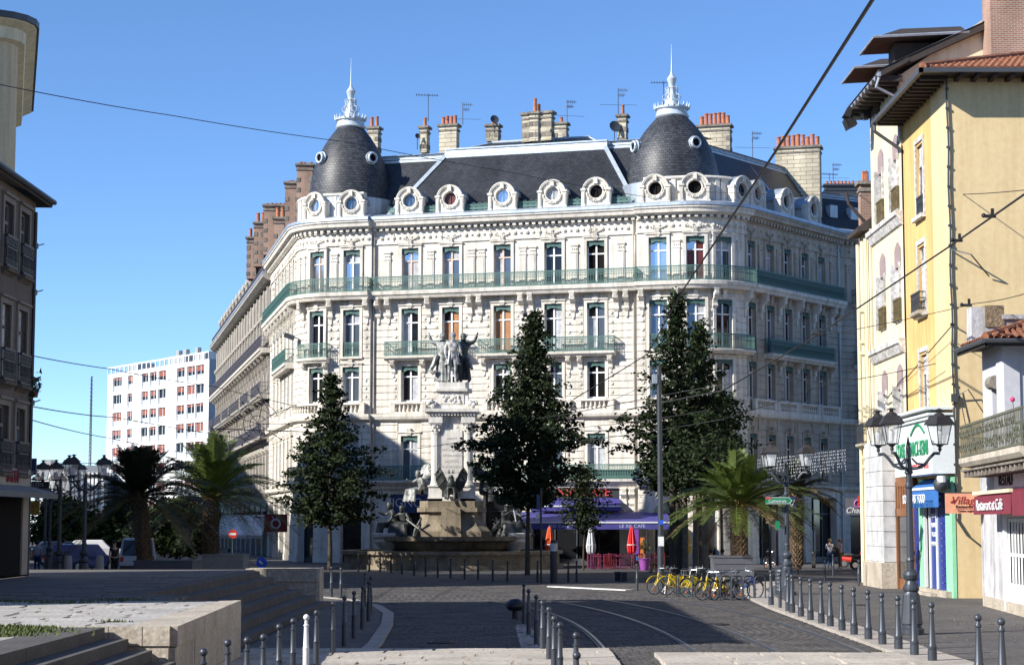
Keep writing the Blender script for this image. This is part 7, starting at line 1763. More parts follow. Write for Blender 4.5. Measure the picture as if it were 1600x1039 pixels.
bike('dark bicycle with upright silver handlebar in the right half of the group', 1158, 937, R(16), blk, plate=False)
bike('blue bicycle with a blue rack at the right end of the group', 1180, 936, R(22), blu, plate=False, lean=.05)
bike('bicycle with orange reflectors parked at the planter right edge', 1208, 888, R(60), blk, plate=False, group=None)
rk = None
for i, u in enumerate((1049, 1068, 1090, 1112, 1134, 1152, 1170, 1188)):
    if rk is None:
        rk = thing('bicycle_rack', None, 'bicycle rack', (0, 0, 0), 0, 'hoop bicycle racks'); m = MB()
        m.path([(-.2, 0, 0), (-.2, 0, .72), (-.17, 0, .80), (-.1, 0, .85), (.1, 0, .85), (.17, 0, .80), (.2, 0, .72), (.2, 0, 0)], .024, 8); B('hoop', m, lampm, rk, smooth=True); m = MB(); [m.lathe([(.05, 0), (.05, .012)], 10, (x, 0, .02)) for x in (-.2, .2)]; B('base_plates', m, lampm, rk); o = rk
    else: o = copy_thing(rk, (0, 0, 0))
    p = gp(u, 932+.7*i if i < 4 else 938); o.location = (p.x, p.y, .02); o.rotation_euler = (0, 0, R(18)); o['label'] = ORD[i]+' grey steel hoop rack from the left among the parked bicycles'
rb_ = thing('ribbed_bin', 'grey ribbed round litter bin beside the foot of the middle lamp', 'litter bin', (at(1209, 0, 73).x, 73, .07)); m = MB(); m.lathe([(.24, 0), (.26, .05)]+[(.24+.02*(k % 2), .08+.07*k) for k in range(13)]+[(.27, 1.0), (.22, 1.05)], 20); B('drum', m, lampm, rb_)
# ---------------------------------------------------------------- posts, signs and small furniture
tk = thing('poster_post', 'thick dark cylindrical post with a white notice near its top, right of the monument', 'post', tuple(gp(865.5, 911))); m = MB(); m.lathe([(.17, 0), (.17, 1.85), (.15, 1.93), (.02, 1.97)], 20); B('cylinder', m, boll_d, tk, smooth=True); m = MB(); m.lathe([(.175, 1.45), (.175, 1.8)], 20); B('notice', m, M('poster_paper', (.5, .55, .6), .8, .4, 9), tk)
sgp = thing('sign_post', 'slim dark sign post with a small vertical sign, left of the poster post', 'sign post', tuple(gp(845.5, 911))); m = MB(); m.tube((0, 0, 0), (0, 0, 4.3), .045, n=8); B('pole', m, boll_d, sgp); m = MB(); m.box(-.2, -.05, -.05, .0, 3.3, 4.0); B('sign_plate', m, navy, sgp); m = MB(); m.box(-.22, -.05, -.06, .0, 2.9, 3.15); B('sign_plate', m, M('poster_paper', (.5, .55, .6)), sgp)
lv = thing('low_light_bollard', 'squat dark bollard with a wide disc head on the road in the shade', 'bollard', tuple(gp(805, 967))); m = MB(); m.lathe([(.15, 0), (.10, .05), (.09, .25), (.12, .28)], 16); B('stem', m, boll_d, lv); m = MB(); m.lathe([(.02, .22), (.2, .26), (.27, .36), (.26, .46), (.15, .56), (.02, .59)], 20); B('head', m, boll_d, lv, smooth=True)
for i, (u, v) in enumerate(((965, 908), (975, 908.5))):
    o = thing('street_cabinet', ('left', 'right')[i]+' one of two small dark squat boxes standing before the cafe terrace', 'cabinet', tuple(gp(u, v)), 0, 'squat dark boxes'); m = MB(); m.box(-.13, .13, -.13, .13, 0, .4); B('body', m, boll_d, o); m = MB(); m.box(-.15, .15, -.15, .15, .4, .46); B('lid', m, lampm, o)
ki = thing('information_frame', 'bent grey steel double post frame left of the middle lamp', 'post', (at(1198, 0, 92).x, 92, .0)); m = MB()
for x in (-.18, .16): m.path([(x, 0, 0), (x, 0, 3.5), (x-.1, -.3, 3.85)], .055, 6)
m.box(-.36, .2, -.55, -.1, 3.75, 3.86); B('posts', m, lampm, ki)
gsn = thing('direction_sign', 'green arrow shaped direction sign fixed on the middle lamp post', 'sign', at(1212, 782, 71.8)); sgn = flat('sign_green_bright', (.01, .22, .10), .4)
a, b = -.40, .62
m = MB(); m.add([(a, -.14, -.13), (b-.13, -.14, -.13), (b, -.14, 0), (b-.13, -.14, .13), (a, -.14, .13), (a, -.11, -.13), (b-.13, -.11, -.13), (b, -.11, 0), (b-.13, -.11, .13), (a, -.11, .13)], [(0, 1, 2, 3, 4), (9, 8, 7, 6, 5), (0, 5, 6, 1), (1, 6, 7, 2), (2, 7, 8, 3), (3, 8, 9, 4), (4, 9, 5, 0)]); B('plate', m, sgn, gsn)
m = MB(); m.path([(a+.02, -.145, -.11), (b-.14, -.145, -.11), (b-.03, -.145, 0), (b-.14, -.145, .11), (a+.02, -.145, .11)], .01, 4); B('border', m, white_pt, gsn); textobj('lettering', 'Cathédrale', white_pt, gsn, (.05, -.15, -.02), (R(90), 0, 0), .15); m = MB(); m.box(a, a+.22, -.15, -.14, .06, .13); B('red_flash', m, redp, gsn)
m = MB(); m.box(-.02, .14, -.02, .0, -1.05, -.75); B('small_plate', m, sgn, gsn)
hsign('hanging_sign', 'dark square sign with a pale W right of the middle lamp', 1222, 1243, 776, 800, 92, navy, 'W', flat('pale_letters', (.5, .5, .55)), ts=.55)
hsign('hanging_sign', 'grey sign with a pink ring and white handwritten name Charline', 1322, 1362, 778, 804, 92, flat('slate_sign', (.12, .12, .14), .6), '|Charline', None, ts=.38, shear=.35)
pk = bpy.data.objects[-1] if False else None
cs = [o for o in bpy.data.objects if o.get('label', '').startswith('grey sign with a pink')][0]; m = MB(); m.ring((-.05, -.08, .13), .17, .035, 20, 5); B('ring_logo', m, flat('pink_ring', (.45, .12, .45)), cs)
hsign('hanging_sign', 'red square sign with a white O above the grey handwritten sign', 1341, 1358, 774, 791, 90, redp, 'O', None, ts=.4)
hsign('hanging_sign', 'small light blue sign right of the red O sign', 1356, 1370, 778, 790, 89, flat('light_blue_panel', (.05, .25, .65), .5), 'Optic', None, ts=.18)
hsign('hanging_sign', 'bright blue hanging sign with small white figure marks on the right street', 1351, 1362, 746, 772, 91, bluep, 'i', None, ts=.4)
hsign('hanging_sign', 'dark navy hanging sign lettered la, nearest the stone pier', 1360, 1372, 738, 774, 87, navy, 'la', None, ts=.5)
hsign('hanging_sign', 'black round edged sign with orange script beneath the navy one', 1355, 1372, 762, 777, 88.5, blackp, 'bar', org, ts=.35)
ws_ = hsign('hanging_sign', 'dark red square sign with a white ring and two antenna marks beside the left shops', 413, 449, 803, 831, 116, flat('dark_red_panel', (.22, .01, .015), .5)); m = MB(); m.ring((0, -.08, -.05), .26, .065, 22, 5); m.tube((-.1, -.08, .22), (-.22, -.08, .42), .03, n=4); m.tube((.05, -.08, .22), (.12, -.08, .42), .03, n=4); B('ring_logo', m, flat('pale_letters', (.5, .5, .55)), ws_)
def rsign(name, label, u, v, Y, r, mat, kind):
    p = at(u, v, Y); t = thing(name, label, 'road sign', (p.x, Y, 0)); m = MB(); m.tube((0, 0, 0), (0, 0, p.z+r), .035, n=8); B('pole', m, lampm, t); m = MB(); m.tube((0, -.08, p.z), (0, -.05, p.z), r, n=24); B('disc', m, mat, t)
    m = MB()
    if kind == 'bar': m.box(-r*.7, r*.7, -.09, -.08, p.z-.06, p.z+.06)
    else: m.T = Matrix.Translation((0, -.085, p.z)) @ Matrix.Rotation(R(38), 4, 'Y'); m.box(-r*.6, r*.3, -.005, .005, -.035, .035); m.add([(r*.6, 0, 0), (r*.2, 0, .12), (r*.2, 0, -.12)], [(0, 1, 2), (2, 1, 0)]); m.T = None
    B('marking', m, white_pt, t); return t
rsign('no_entry_sign', 'round red no entry sign behind the sunlit left palm', 364, 834, 108, .25, redp, 'bar'); rsign('keep_right_sign', 'round blue arrow sign just above the terrace back wall', 409, 879, 96, .27, bluep, 'arr')
# front shop signs on the corner block
lg = thing('shop_sign', 'dark fascia with thin pale LIGNO letters at the left of the facade ground floor', 'sign', PF.W(S(640), .12, 4.0)); m = MB(); slab(m, PF, S(612), S(668), -.3, .02, 3.35, 4.6); WB('board', m, navy, lg); t_ = textobj('lettering', 'LIGNO', flat('pale_letters', (.5, .5, .55)), lg, PF.W(S(633), .05, 4.0)-lg.location, (R(90), 0, PF.rz(0)), .85)
rc = thing('cafe_sign', 'big red block letters LE XIII CAFE over the upper blue awning', 'sign', PF.W(S(900), .12, 4.5)); t_ = textobj('lettering', 'LE XIII CAFE', flat('sign_red', (.5, .03, .03)), rc, PF.W(S(899), .12, 4.68)-rc.location, (R(90), 0, PF.rz(0)), .80, .06); t_.scale = (1.12, 1, 1)
m = MB(); slab(m, PF, S(830), S(967), -.3, .05, 4.3, 5.0); WB('board', m, blackp, rc)
awb = M('awning_violet_blue', (.06, .055, .26), .7, .15, 2)
def awning(label, x0, x1, y0, y1, z0, z1, val, mat, name='cafe_awning', ncol=white_pt, text=()):
    t = thing(name, label, 'awning', ((x0+x1)/2, y0, z0)); m = MB(); n = 12
    m.add([(x0, y0, z0), (x1, y0, z0), (x1, y1, z1), (x0, y1, z1), (x0, y0, z0-.03), (x1, y0, z0-.03), (x1, y1, z1-.03), (x0, y1, z1-.03)], [(0, 1, 2, 3), (7, 6, 5, 4), (0, 4, 5, 1)]); WB('canvas', m, mat, t)
    m = MB(); m.box(x0, x1, y0-.03, y0-.01, z0-val, z0-.04); WB('valance', m, mat, t); m = MB(); m.box(x0, x1, y0-.08, y0+.04, z0-.04, z0+.05); WB('front_bar', m, ncol, t)
    for (x, s) in text: textobj('lettering', s, flat('awning_text', (.45, .5, .75)), t, Vector((x, y0-.04, z0-val*.55))-t.location, (R(90), 0, 0), .3, .004)
    return t
x0, x1 = at(803, 0, 119).x, at(1045, 0, 119).x
aw2 = awning('long violet blue cafe awning with lettering across its valance', x0, x1, 119, 124.5, 2.72, 3.4, .42, awb, text=[(at(872, 0, 119).x, 'XIII CAFE'), (at(983, 0, 119).x, 'LE XIII CAFE')])
m = MB(); [m.tube((x, 119.1, 0), (x, 119.1, 2.7), .04, n=6) for x in (x0+.1, (x0+x1)/2, x1-.1)]; WB('posts', m, lampm, aw2)['kind'] = 'stuff'
awning('short upper violet blue awning with white stripes under the red letters', at(831, 0, 123).x, at(967, 0, 123).x, 123.3, 125.2, 3.75, 4.3, .3, awb)
awning('pale grey sloping shop awning on the left street wall', at(352, 0, 125).x, at(352, 0, 125).x+3, 124, 127, 1.9, 3.2, .2, lead, name='shop_awning')
# closed parasols and terrace
def parasol(label, u, Y, col, h=2.5, z1=.9):
    t = thing('closed_parasol', label, 'parasol', (at(u, 0, Y).x, Y, 0), 0, 'closed parasols on the cafe terrace'); n = 20; vs = []; prof = [(.03, h), (.12, h-.15), (.22, h-.7), (.30, h-1.2), (.26, z1+.1), (.18, z1)]
    for r, z in prof:
        for k in range(n): a = 2*math.pi*k/n; rr = r*(1-.28*(k % 2)); vs.append((rr*math.cos(a), rr*math.sin(a), z))
    m = MB(); m.add(vs, [(j*n+k, (j+1)*n+k, (j+1)*n+(k+1) % n, j*n+(k+1) % n) for j in range(len(prof)-1) for k in range(n)]); B('canopy', m, col, t); m = MB(); m.tube((0, 0, 0), (0, 0, h+.1), .03, n=8); m.lathe([(.3, 0), (.3, .06), (.05, .08)], 12); B('pole', m, lampm, t); m = MB(); m.ring((0, 0, z1+.5), .27, .025, 12, 4, 'Z'); B('strap', m, white_pt, t); return t
parasol('closed orange parasol behind the poster post', 857, 116, flat('orange_cloth', (.70, .10, .02))); parasol('closed white parasol in the middle of the cafe terrace', 920, 114, flat('cream_cloth', (.50, .52, .55))); parasol('closed bright red parasol at the right of the cafe terrace', 982, 115, flat('red_cloth', (.55, .01, .02))); parasol('closed yellow parasol behind the tall pole', 1065, 113, flat('yellow_cloth', (.60, .42, .02))); parasol('small closed yellow parasol beside the fountain', 808, 121, flat('yellow_cloth', (.60, .42, .02)))
bn = thing('folded_banner', 'purple orange and blue cloths hanging behind the red parasol', 'banner', (at(992, 0, 118).x, 118, 0)); 
for k, (c, dx) in enumerate((((.20, .05, .35), -.1), ((.70, .2, .03), .25), ((.02, .18, .5), .05))): m = MB(); m.box(dx-.25, dx+.12, -.03+.05*k, .0+.05*k, .8-.2*k, 2.3-.5*k); B('cloth', m, flat('cloth%s' % 'abc'[k], c, .7), bn)
m = MB(); m.tube((-.3, 0, 2.32), (.5, 0, 2.32), .02); m.tube((-.3, 0, 0), (-.3, 0, 2.32), .02); m.tube((.5, 0, 0), (.5, 0, 2.32), .02); B('rail', m, lampm, bn)
chm = flat('red_chair', (.22, .015, .025), .5); chp = flat('pink_chair', (.14, .015, .07), .5)
def chair(mat):
    t = thing('bistro_chair', None, 'chair')
    for x, y in ((-.2, -.2), (.2, -.2), (-.2, .2), (.2, .2)): m = MB(); m.tube((x, y, 0), (x*.9, y*.9, .45 if y < 0 else .92), .015, n=5); B('leg', m, mat, t)
    m = MB(); m.box(-.21, .21, -.21, .21, .44, .47); B('seat', m, mat, t); m = MB(); [m.box(-.19, .19, .17, .19, z, z+.05) for z in (.6, .72, .84)]; B('backrest', m, mat, t); return t
def table(mat):
    t = thing('bistro_table', None, 'table'); m = MB(); m.lathe([(.35, .72), (.35, .75)], 20); B('table_top', m, mat, t); m = MB(); m.tube((0, 0, 0), (0, 0, .72), .03); m.lathe([(.22, 0), (.22, .03)], 12); B('pedestal', m, mat, t); return t
C1 = chair(chm); T1 = table(chm); ck = 0
ppl = [(932, 115), (948, 115), (964, 115.5), (1000, 115), (1014, 116), (1040, 114)]
for i, (u, Y) in enumerate(ppl):
    x = at(u, 0, Y).x; t = T1 if i == 0 else copy_thing(T1, (0, 0, 0)); t.location = (x, Y, 0); t['label'] = ORD[i]+' red cafe table from the left on the terrace under the awning'; t['group'] = 'red cafe tables'
    for dx, rz in ((-.5, R(90)), (.5, R(-90))):
        c = C1 if ck == 0 else copy_thing(C1, (0, 0, 0)); c.location = (x+dx, Y-.1, 0); c.rotation_euler = (0, 0, rz+random.uniform(-.3, .3)); c['label'] = 'red metal chair '+('left' if dx < 0 else 'right')+' of the '+ORD[i]+' cafe table'; c['group'] = 'red cafe chairs'; ck += 1
for i in range(5):
    u = 925+24*i; o = thing('terrace_screen', ORD[i]+' dark red slatted terrace screen from the left before the cafe', 'screen', (at(u, 0, 112.6).x, 112.6, 0), 0, 'slatted terrace screens'); m = MB(); m.box(-.4, .4, -.02, .02, .85, .9); m.box(-.4, .4, -.02, .02, .08, .13); m.tube((-.38, 0, 0), (-.38, 0, .9), .02); m.tube((.38, 0, 0), (.38, 0, .9), .02); B('frame', m, chp, o)
    for k in range(7): m = MB(); m.box(-.34+.105*k-.02, -.34+.105*k+.02, -.01, .01, .13, .85); B('slat', m, chm if i % 2 else chp, o)
pp = thing('potted_plant', 'green yucca plant in a purple pot at the right end of the cafe terrace', 'plant', tuple(gp(1007, 891))); m = MB(); m.lathe([(.22, 0), (.33, .62), (.36, .64), (.36, .7), (.3, .7)], 18); B('pot', m, flat('purple_pot', (.26, .06, .30), .5), pp, smooth=True)
m = MB(); m.path([(0, 0, .6), (.03, 0, 1.0), (0, 0, 1.3)], .08, 7); B('stem', m, bark_l, pp); m = MB(); g_ = random.Random(9)
for k in range(90):
    a = g_.uniform(0, 6.28); e = g_.uniform(-.3, 1.3); b = Vector((g_.uniform(-.3, .3), g_.uniform(-.3, .3), g_.uniform(1.1, 1.5))); d = Vector((math.cos(a)*math.cos(e), math.sin(a)*math.cos(e), math.sin(e)))*.42; s = Vector((-math.sin(a), math.cos(a), 0))*.025; m.add([b-s, b+s, b+d*.6+s*1.2, b+d], [(0, 1, 2), (0, 2, 3)])
B('leaves', m, palm_g, pp)['kind'] = 'stuff'
# concrete stumps, small things on the left street
for i, (u, Y) in enumerate(((126, 84), (174, 84))):
    o = thing('concrete_stump', ('left', 'right')[i]+' pale conical concrete stump behind the terrace edge', 'bollard', (at(u, 0, Y).x, Y, 0), 0, 'concrete stumps'); m = MB(); m.lathe([(.24, 0), (.17, 1.25), (.12, 1.32)], 14); B('body', m, planter_l, o, smooth=True); m = MB(); m.lathe([(.27, 0), (.27, .1)], 14); B('foot', m, planter_l, o)
# ---------------------------------------------------------------- vehicles
def wheel_(t, x, y, r=.33):
    w_ = thing('wheel', None, None, (x, y, r)); w_.parent = t; m = MB(); m.tube((0, -.1, 0), (0, .1, 0), r, n=20); B('tyre', m, rub, w_); m = MB(); m.tube((0, -.11, 0), (0, .11, 0), r*.6, n=16); B('rim', m, chrome, w_)
def vehicle(name, label, loc, rz, L, W, H, hood, mat, van=False, cat='car'):
    t = thing(name, label, cat, loc, rz); b = .28; m = MB(); w2 = W/2; prof = [(-L/2, b), (L/2, b), (L/2+.03, b+.35), (L/2-.08, .82), (L/2-hood, .98), (L/2-hood-.55, H), (-L/2+.25 if van else -L/2+.7, H), (-L/2+.02, .95), (-L/2-.03, b+.3)]
    n = len(prof)
    def sec(x, k): return [(px, x*(k if pz > 1.0 else 1), pz) for px, pz in prof]
    vs = sec(-w2, .86)+sec(-w2+.0, .86)[:0]+sec(w2, .86); m.add(vs, [tuple(range(n)), tuple(range(2*n-1, n-1, -1))]+[(k, n+k, n+(k+1) % n, (k+1) % n) for k in range(n)]); o = B('body', m, mat, t)
    bv = o.modifiers.new('b', 'BEVEL'); bv.width = .07; bv.segments = 3; bv.limit_method = 'ANGLE'
    k = .86
    m = MB(); x0, x1 = (-L/2+.05, -L/2+.24) if van else (-L/2+.08, -L/2+.66); m.quad((x0-.03, -w2*.85, 1.0), (x0-.03, w2*.85, 1.0), (x1-.03, w2*.76, H-.1), (x1-.03, -w2*.76, H-.1)); B('rear_window', m, P_dark, t)
    m = MB(); x0, x1 = L/2-hood+.02, L/2-hood-.5; m.quad((x0+.02, w2*.85, 1.02), (x0+.02, -w2*.85, 1.02), (x1+.03, -w2*.76, H-.08), (x1+.03, w2*.76, H-.08)); B('windscreen', m, P_dark, t)
    for s in (-1, 1):
        m = MB(); m.quad((-L/2+.5, s*(w2*.9+.015), 1.03), (L/2-hood-.15, s*(w2*.9+.015), 1.03), (L/2-hood-.6, s*(w2*.86+.015), H-.12), (-L/2+.75, s*(w2*.86+.015), H-.12)); B('side_window', m, P_dark, t)
        m = MB(); m.box(-L/2-.05, -L/2+.05, s*w2*.85-.08, s*w2*.85+.08, .7, .95); B('tail_light', m, redp, t); m = MB(); m.box(L/2-.05, L/2+.04, s*w2*.8-.12, s*w2*.8+.12, .62, .76); B('headlight', m, white_pt, t)
        for x in (-L/2+.75, L/2-.8): wheel_(t, x, s*(w2-.09))
    m = MB(); m.box(-L/2-.06, -L/2+.02, -w2*.95, w2*.95, .32, .5); m.box(L/2-.02, L/2+.07, -w2*.95, w2*.95, .32, .5); B('bumpers', m, dark_iron, t); return t
vehicle('parked_van', 'pale blue white van parked between the two left palms, rear window towards the square', (at(232, 0, 103).x, 103, 0), R(100), 4.3, 1.85, 1.9, 1.0, flat('van_white_blue', (.45, .55, .68), .35), True, 'van')
vehicle('parked_car', 'dark blue car parked left of the van on the left street', (at(148, 0, 106).x, 106, 0), R(60), 4.2, 1.75, 1.55, 1.1, flat('car_blue', (.02, .05, .22), .3)); vehicle('parked_car', 'white car in sunlight further back beyond the dark blue car', (at(168, 0, 135).x, 135, 0), R(10), 4.2, 1.75, 1.5, 1.1, flat('car_white', (.7, .7, .7), .3))
vehicle('parked_car', 'small grey car partly hidden behind the people on the left street', (at(118, 0, 125).x, 125, 0), R(20), 4.0, 1.7, 1.5, 1.0, flat('car_grey', (.12, .13, .15), .3))
def moped(label, u, Y, rz, col):
    t = thing('parked_moped', label, 'moped', (at(u, 0, Y).x, Y, .02), rz)
    for x in (-.6, .6): wheel_(t, x, 0, .26)
    m = MB(); m.path([(.6, 0, .3), (.45, 0, .8), (.4, 0, 1.0)], .04, 6); m.path([(.4, -.3, 1.02), (.38, 0, 1.0), (.4, .3, 1.02)], .02, 5); m.path([(.45, 0, .7), (.2, 0, .35), (-.2, 0, .35), (-.6, 0, .3)], .08, 8); B('frame', m, blk, t); m = MB(); m.path([(-.7, 0, .75), (-.3, 0, .78), (0, 0, .72)], .13, 8, 0, .1); B('seat', m, blk, t, smooth=True); m = MB(); m.path([(-.75, 0, .55), (-.3, 0, .5), (.0, 0, .45)], .16, 8); m.ball((.48, 0, .85), .14, 8, 6); B('fairing', m, col, t, smooth=True)
for i, (u, Y, rz, c) in enumerate(((1335, 112, R(10), blk), (1258, 116, R(80), blk), (1352, 106, R(160), chrome), (1320, 116, R(-20), redp))): moped(('black moped parked before the far right shops', 'dark moped left of the man in the white shirt', 'dark moped with silver trim nearest the white stone pier', 'moped with a red fairing under the grey handwritten sign')[i], u, Y, rz, c)
# ---------------------------------------------------------------- people
wht = flat('white_cotton', (.75, .76, .78), .8); jean = flat('blue_jeans', (.03, .07, .16), .85); peach = M('peach_top', (.62, .40, .32), .8, .35, 9); khak = flat('brown_trousers', (.20, .14, .09), .85); blkc = flat('black_cloth', (.012, .012, .014), .85)
blond = flat('blond_hair', (.45, .33, .17), .7); auburn = flat('auburn_hair', (.12, .035, .02), .7); dkh = flat('dark_hair', (.02, .015, .012), .7)
fold = dict(ell=(-.14, -.02, .66), wrl=(-.05, -.14, .68), hal=(-.01, -.16, .7), elr=(.14, -.02, .66), wrr=(.06, -.14, .72), har=(.03, -.16, .75))
Y = 112; pm = person('fair haired man in white shirt and blue jeans seen from behind', (at(1283, 0, Y).x, Y, .07), R(170), 1.72, wht, jean, blond, fold)
bg_ = thing('shoulder_bag', 'black shoulder bag hanging at the side of the man in the white shirt', 'bag', (at(1291, 0, Y).x, Y-.05, .75)); m = MB(); m.lathe([(.05, 0), (.2, .08), (.24, .3), (.16, .5), (.02, .55)], 12, sy=.5); B('bag_body', m, blkc, bg_, smooth=True); m = MB(); m.path([(.0, 0, .5), (-.1, -.1, .75), (-.25, 0, .78)], .02, 5); B('strap', m, blkc, bg_)
person('woman with reddish hair in a patterned peach top and brown trousers facing left', (at(1299, 0, Y).x, Y+.2, .07), R(-70), 1.70, peach, khak, auburn, dict(ell=(-.14, -.02, .66), wrl=(-.08, -.13, .62), hal=(-.05, -.16, .63), elr=(.14, -.02, .67), wrr=(.08, -.12, .74), har=(.05, -.13, .79)), 1)
sit = dict(pel=(0, .0, .30), wai=(0, .0, .39), che=(0, -.02, .51), nek=(0, -.03, .60), chi=(0, -.045, .64), hed=(0, -.04, .695), top=(0, -.03, .74), shl=(-.105, -.02, .57), shr=(.105, -.02, .57), ell=(-.14, -.08, .43), elr=(.14, -.08, .43), wrl=(-.08, -.2, .40), wrr=(.08, -.2, .40), hal=(-.05, -.23, .39), har=(.05, -.23, .39), hil=(-.05, -.02, .28), hir=(.05, -.02, .28), knl=(-.07, -.25, .29), knr=(.07, -.25, .29), anl=(-.07, -.24, .045), anr=(.07, -.26, .045), tol=(-.07, -.33, .018), tor=(.07, -.34, .018))
def seated(label, u, Y, rz, H, a, b, h, z=0):
    x = at(u, 0, Y).x; person(label, (x, Y, z), rz, H, a, b, h, sit); c = copy_thing(C1, (x, Y, z), rz, 'red chair under the '+label, 'red cafe chairs')
seated('seated man in a black shirt beside the pale trunks', 1118, 101, R(90), 1.75, blkc, khak, dkh); seated('seated person in white facing the man in black', 1104, 102, R(-60), 1.68, wht, jean, dkh); seated('seated person with khaki trousers behind the purple plant pot', 1024, 106, R(-100), 1.75, blkc, flat('khaki', (.36, .24, .11), .85), dkh)
person('man in a dark shirt standing in shade in front of the parked van', (at(196, 0, 96).x, 96, .0), R(40), 1.85, blkc, blkc, dkh)
grp = 'people walking on the left street'
person('leftmost walker in a grey top by the shaded left building', (at(47, 0, 108).x, 108, 0), R(180), 1.75, flat('grey_cloth', (.16, .15, .16), .85), blkc, dkh, group=grp); person('short walker in a yellow skirt between two taller walkers', (at(63, 0, 109).x, 109, 0), R(180), 1.55, flat('brown_cloth', (.14, .08, .05), .85), flat('yellow_cloth2', (.6, .42, .03), .8), dkh, group=grp); person('walker in a pale blue shirt right of the yellow skirt', (at(79, 0, 107).x, 107, 0), R(180), 1.72, flat('pale_blue_cloth', (.35, .45, .60), .85), jean, dkh, group=grp); person('walker in a striped grey top near the nearest left lamp post', (at(118, 0, 110).x, 110, 0), R(190), 1.78, flat('grey_blue_cloth', (.18, .2, .26), .85), blkc, dkh, group=grp)
# ---------------------------------------------------------------- overhead wires, light decorations
wirem = flat('cable_black', (.018, .018, .02), .6)
def wire(label, pts, r=.012, n=10, sag=0.0, clamps=(), mat=None, r2=None):
    pts = [Vector(p) for p in pts]; P = []
    for i in range(len(pts)-1):
        for k in range(n): t = k/n; p = pts[i].lerp(pts[i+1], t); p.z -= sag*4*t*(1-t); P.append(p)
    P.append(pts[-1]); t_ = thing('overhead_wire', label, 'cable', pts[0]); m = MB(); m.path(P, r, 5, 0, r2); WB('cable', m, mat or wirem, t_)
    for c in clamps: p = at(*c); m = MB(); m.cbox(p, (.28, .1, .09)); m.cbox(p+Vector((.05, 0, .12)), (.08, .08, .2)); m.ball(p+Vector((-.2, 0, .02)), .07); WB('clamp', m, wirem, t_)
    return t_
wire('thickest black cable running from the top right down to the pointed tree', [at(1372, -14, 40), at(1215, 232, 55), at(1066, 455, 84), at(1012, 553, 100)], .050, 8, .0, r2=.03)
wire('thin cable continuing left from the pointed tree past the middle tree', [at(1012, 553, 100), at(972, 578, 103), at(896, 624, 106)], .03, 6, clamps=((1014, 549, 100),))
wire('long thin cable crossing the sky from the upper left to the right dome', [at(-12, 130, 62), at(270, 181, 75), at(540, 222, 88), at(790, 268, 100), at(1010, 308, 112)], .018, 8, .05)
wire('thin cable running level from the right dome to the yellow wall', [at(1100, 300, 118), at(1300, 304, 100), at(1475, 304, 72), at(1612, 296, 60)], .016, 6, .05)
wire('tram power wire slanting from the right edge past the yellow corner towards the monument', [at(1612, 296, 48), at(1490, 381, 62), at(1277, 524, 78), at(1130, 610, 92), at(980, 640, 96)], .032, 8, .0, clamps=((1548, 338, 54), (1497, 376, 61), (1277, 522, 78)))
wire('pale double wire sweeping low in front of the middle tree', [at(1277, 524, 78), at(1150, 598, 88), at(1065, 612, 90), at(880, 648, 98), at(740, 668, 104)], .02, 8, .0)
wire('fine wire from the annex parapet across to the right wing', [at(1612, 456, 58), at(1525, 474, 64), at(1280, 525, 78)], .014, 6, .05, clamps=((1512, 477, 65),))
wire('lower wire across the right wing balustrades', [at(1462, 568, 70), at(1290, 600, 84), at(1130, 655, 92), at(900, 690, 98)], .016, 8, .05)
wire('low wire crossing the monument shaft', [at(1110, 640, 92), at(900, 668, 98), at(720, 690, 105), at(560, 708, 112)], .016, 8, .1)
wire('upper wire across the sky gap on the left street', [at(-8, 543, 56), at(170, 576, 75), at(330, 603, 100), at(560, 655, 112)], .018, 8, .05); wire('middle wire across the sky gap on the left street', [at(46, 634, 57), at(180, 652, 75), at(420, 690, 100)], .018, 8, .05); wire('lower wire across the sky gap on the left street', [at(46, 655, 57), at(170, 684, 80), at(320, 712, 100)], .016, 8, .05)
ic = thing('light_curtain', 'curtain of white icicle lights strung across the side street on the right', 'light decoration', at(1265, 712, 95)); m = MB(); A, Bq = at(1185, 716, 95), at(1320, 700, 95); wl2 = [A.lerp(Bq, k/30) for k in range(31)]; m.path(wl2, .02, 4); m.path([p+Vector((0, 0, -1.35+.1*k/30)) for k, p in enumerate(wl2)], .02, 4); WB('cables', m, lampm, ic)['kind'] = 'stuff'; m = MB(); g_ = random.Random(4)
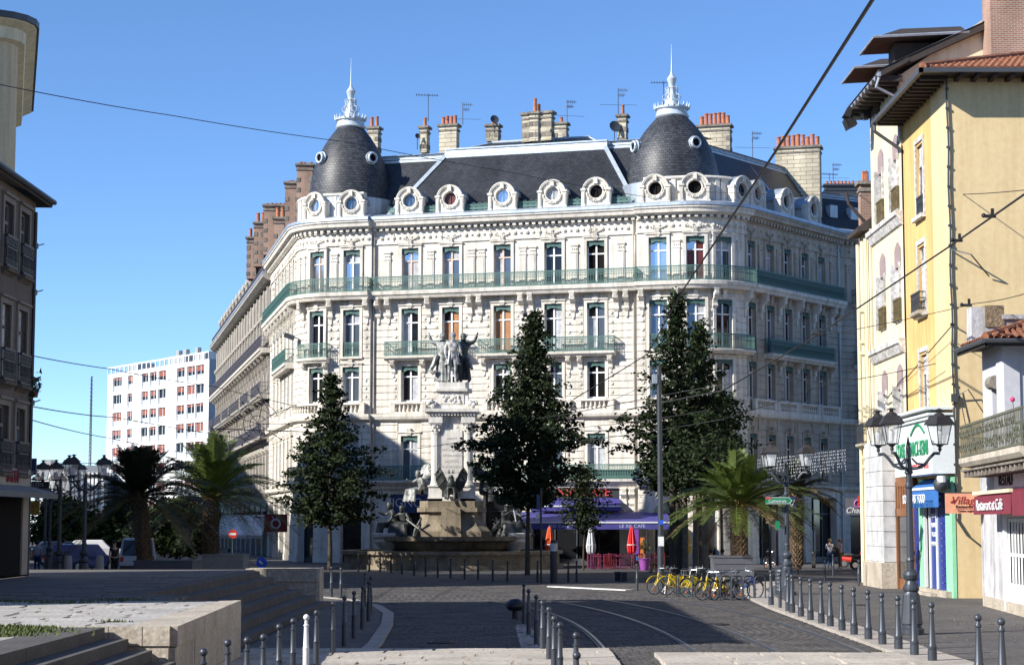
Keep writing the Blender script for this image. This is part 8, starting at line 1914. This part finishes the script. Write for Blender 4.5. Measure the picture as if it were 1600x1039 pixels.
for k in range(46):
    p = A.lerp(Bq, k/45); L = g_.uniform(.7, 1.3); m.path([p, p+Vector((g_.uniform(-.06, .06), 0, -L*.5)), p+Vector((g_.uniform(-.05, .05), 0, -L))], .006, 3)
    for j in range(int(L/.16)): m.ball(p+Vector((g_.uniform(-.03, .03), 0, -.16*j-.1)), .022, 4, 3)
WB('light_strings', m, white_pt, ic)['kind'] = 'stuff'
wire('cable from the side street light curtain to the cream building', [at(1320, 700, 95), at(1372, 682, 86)], .014, 4)
dc = thing('star_decoration', 'grey metal star and wheel shaped festive light frame before the left street wall', 'light decoration', at(408, 662, 118)); m = MB()
for r_ in (.5, .9, 1.3): m.ring((-.2, 0, 0), r_, .025, 20, 4, a0=R(20), a1=R(330))
for k in range(9): a = k*2*math.pi/9; m.tube((-.2, 0, 0), (-.2+1.9*math.cos(a), 0, 1.5*math.sin(a)), .025, n=4); m.ball((-.2+1.9*math.cos(a), 0, 1.5*math.sin(a)), .07, 5, 4)
m.tube((-3.0, 0, -.3), (3.0, 0, -.5), .04, n=4); m.path([(-.3, 0, 2.3), (.6, 0, .5), (2.2, 0, 1.2)], .03, 4); B('frame', m, grey_iron, dc)
wire('icicle wire over the first balustrades right of the middle tree', [at(880, 640, 117), at(1000, 605, 112)], .015, 8, .3)
# ---------------------------------------------------------------- turn skins and lettering into plain meshes
bpy.context.view_layer.update(); dg = bpy.context.evaluated_depsgraph_get()
for o in SKINS:
    me = bpy.data.meshes.new_from_object(o.evaluated_get(dg)); me.name = o.name.split('.')[0]; mt = o.data.materials[0]; o.modifiers.clear(); o.data = me
    if not me.materials: me.materials.append(mt)
for o in list(TEXTS):
    me = bpy.data.meshes.new_from_object(o.evaluated_get(dg)); n = o.name; par, loc, rot, sc = o.parent, o.location.copy(), o.rotation_euler.copy(), o.scale.copy(); mt = o.data.materials[0]
    bpy.data.objects.remove(o); q = bpy.data.objects.new(n, me); COL.objects.link(q); q.parent = par; q.location = loc; q.rotation_euler = rot; q.scale = sc
    if not me.materials: me.materials.append(mt)
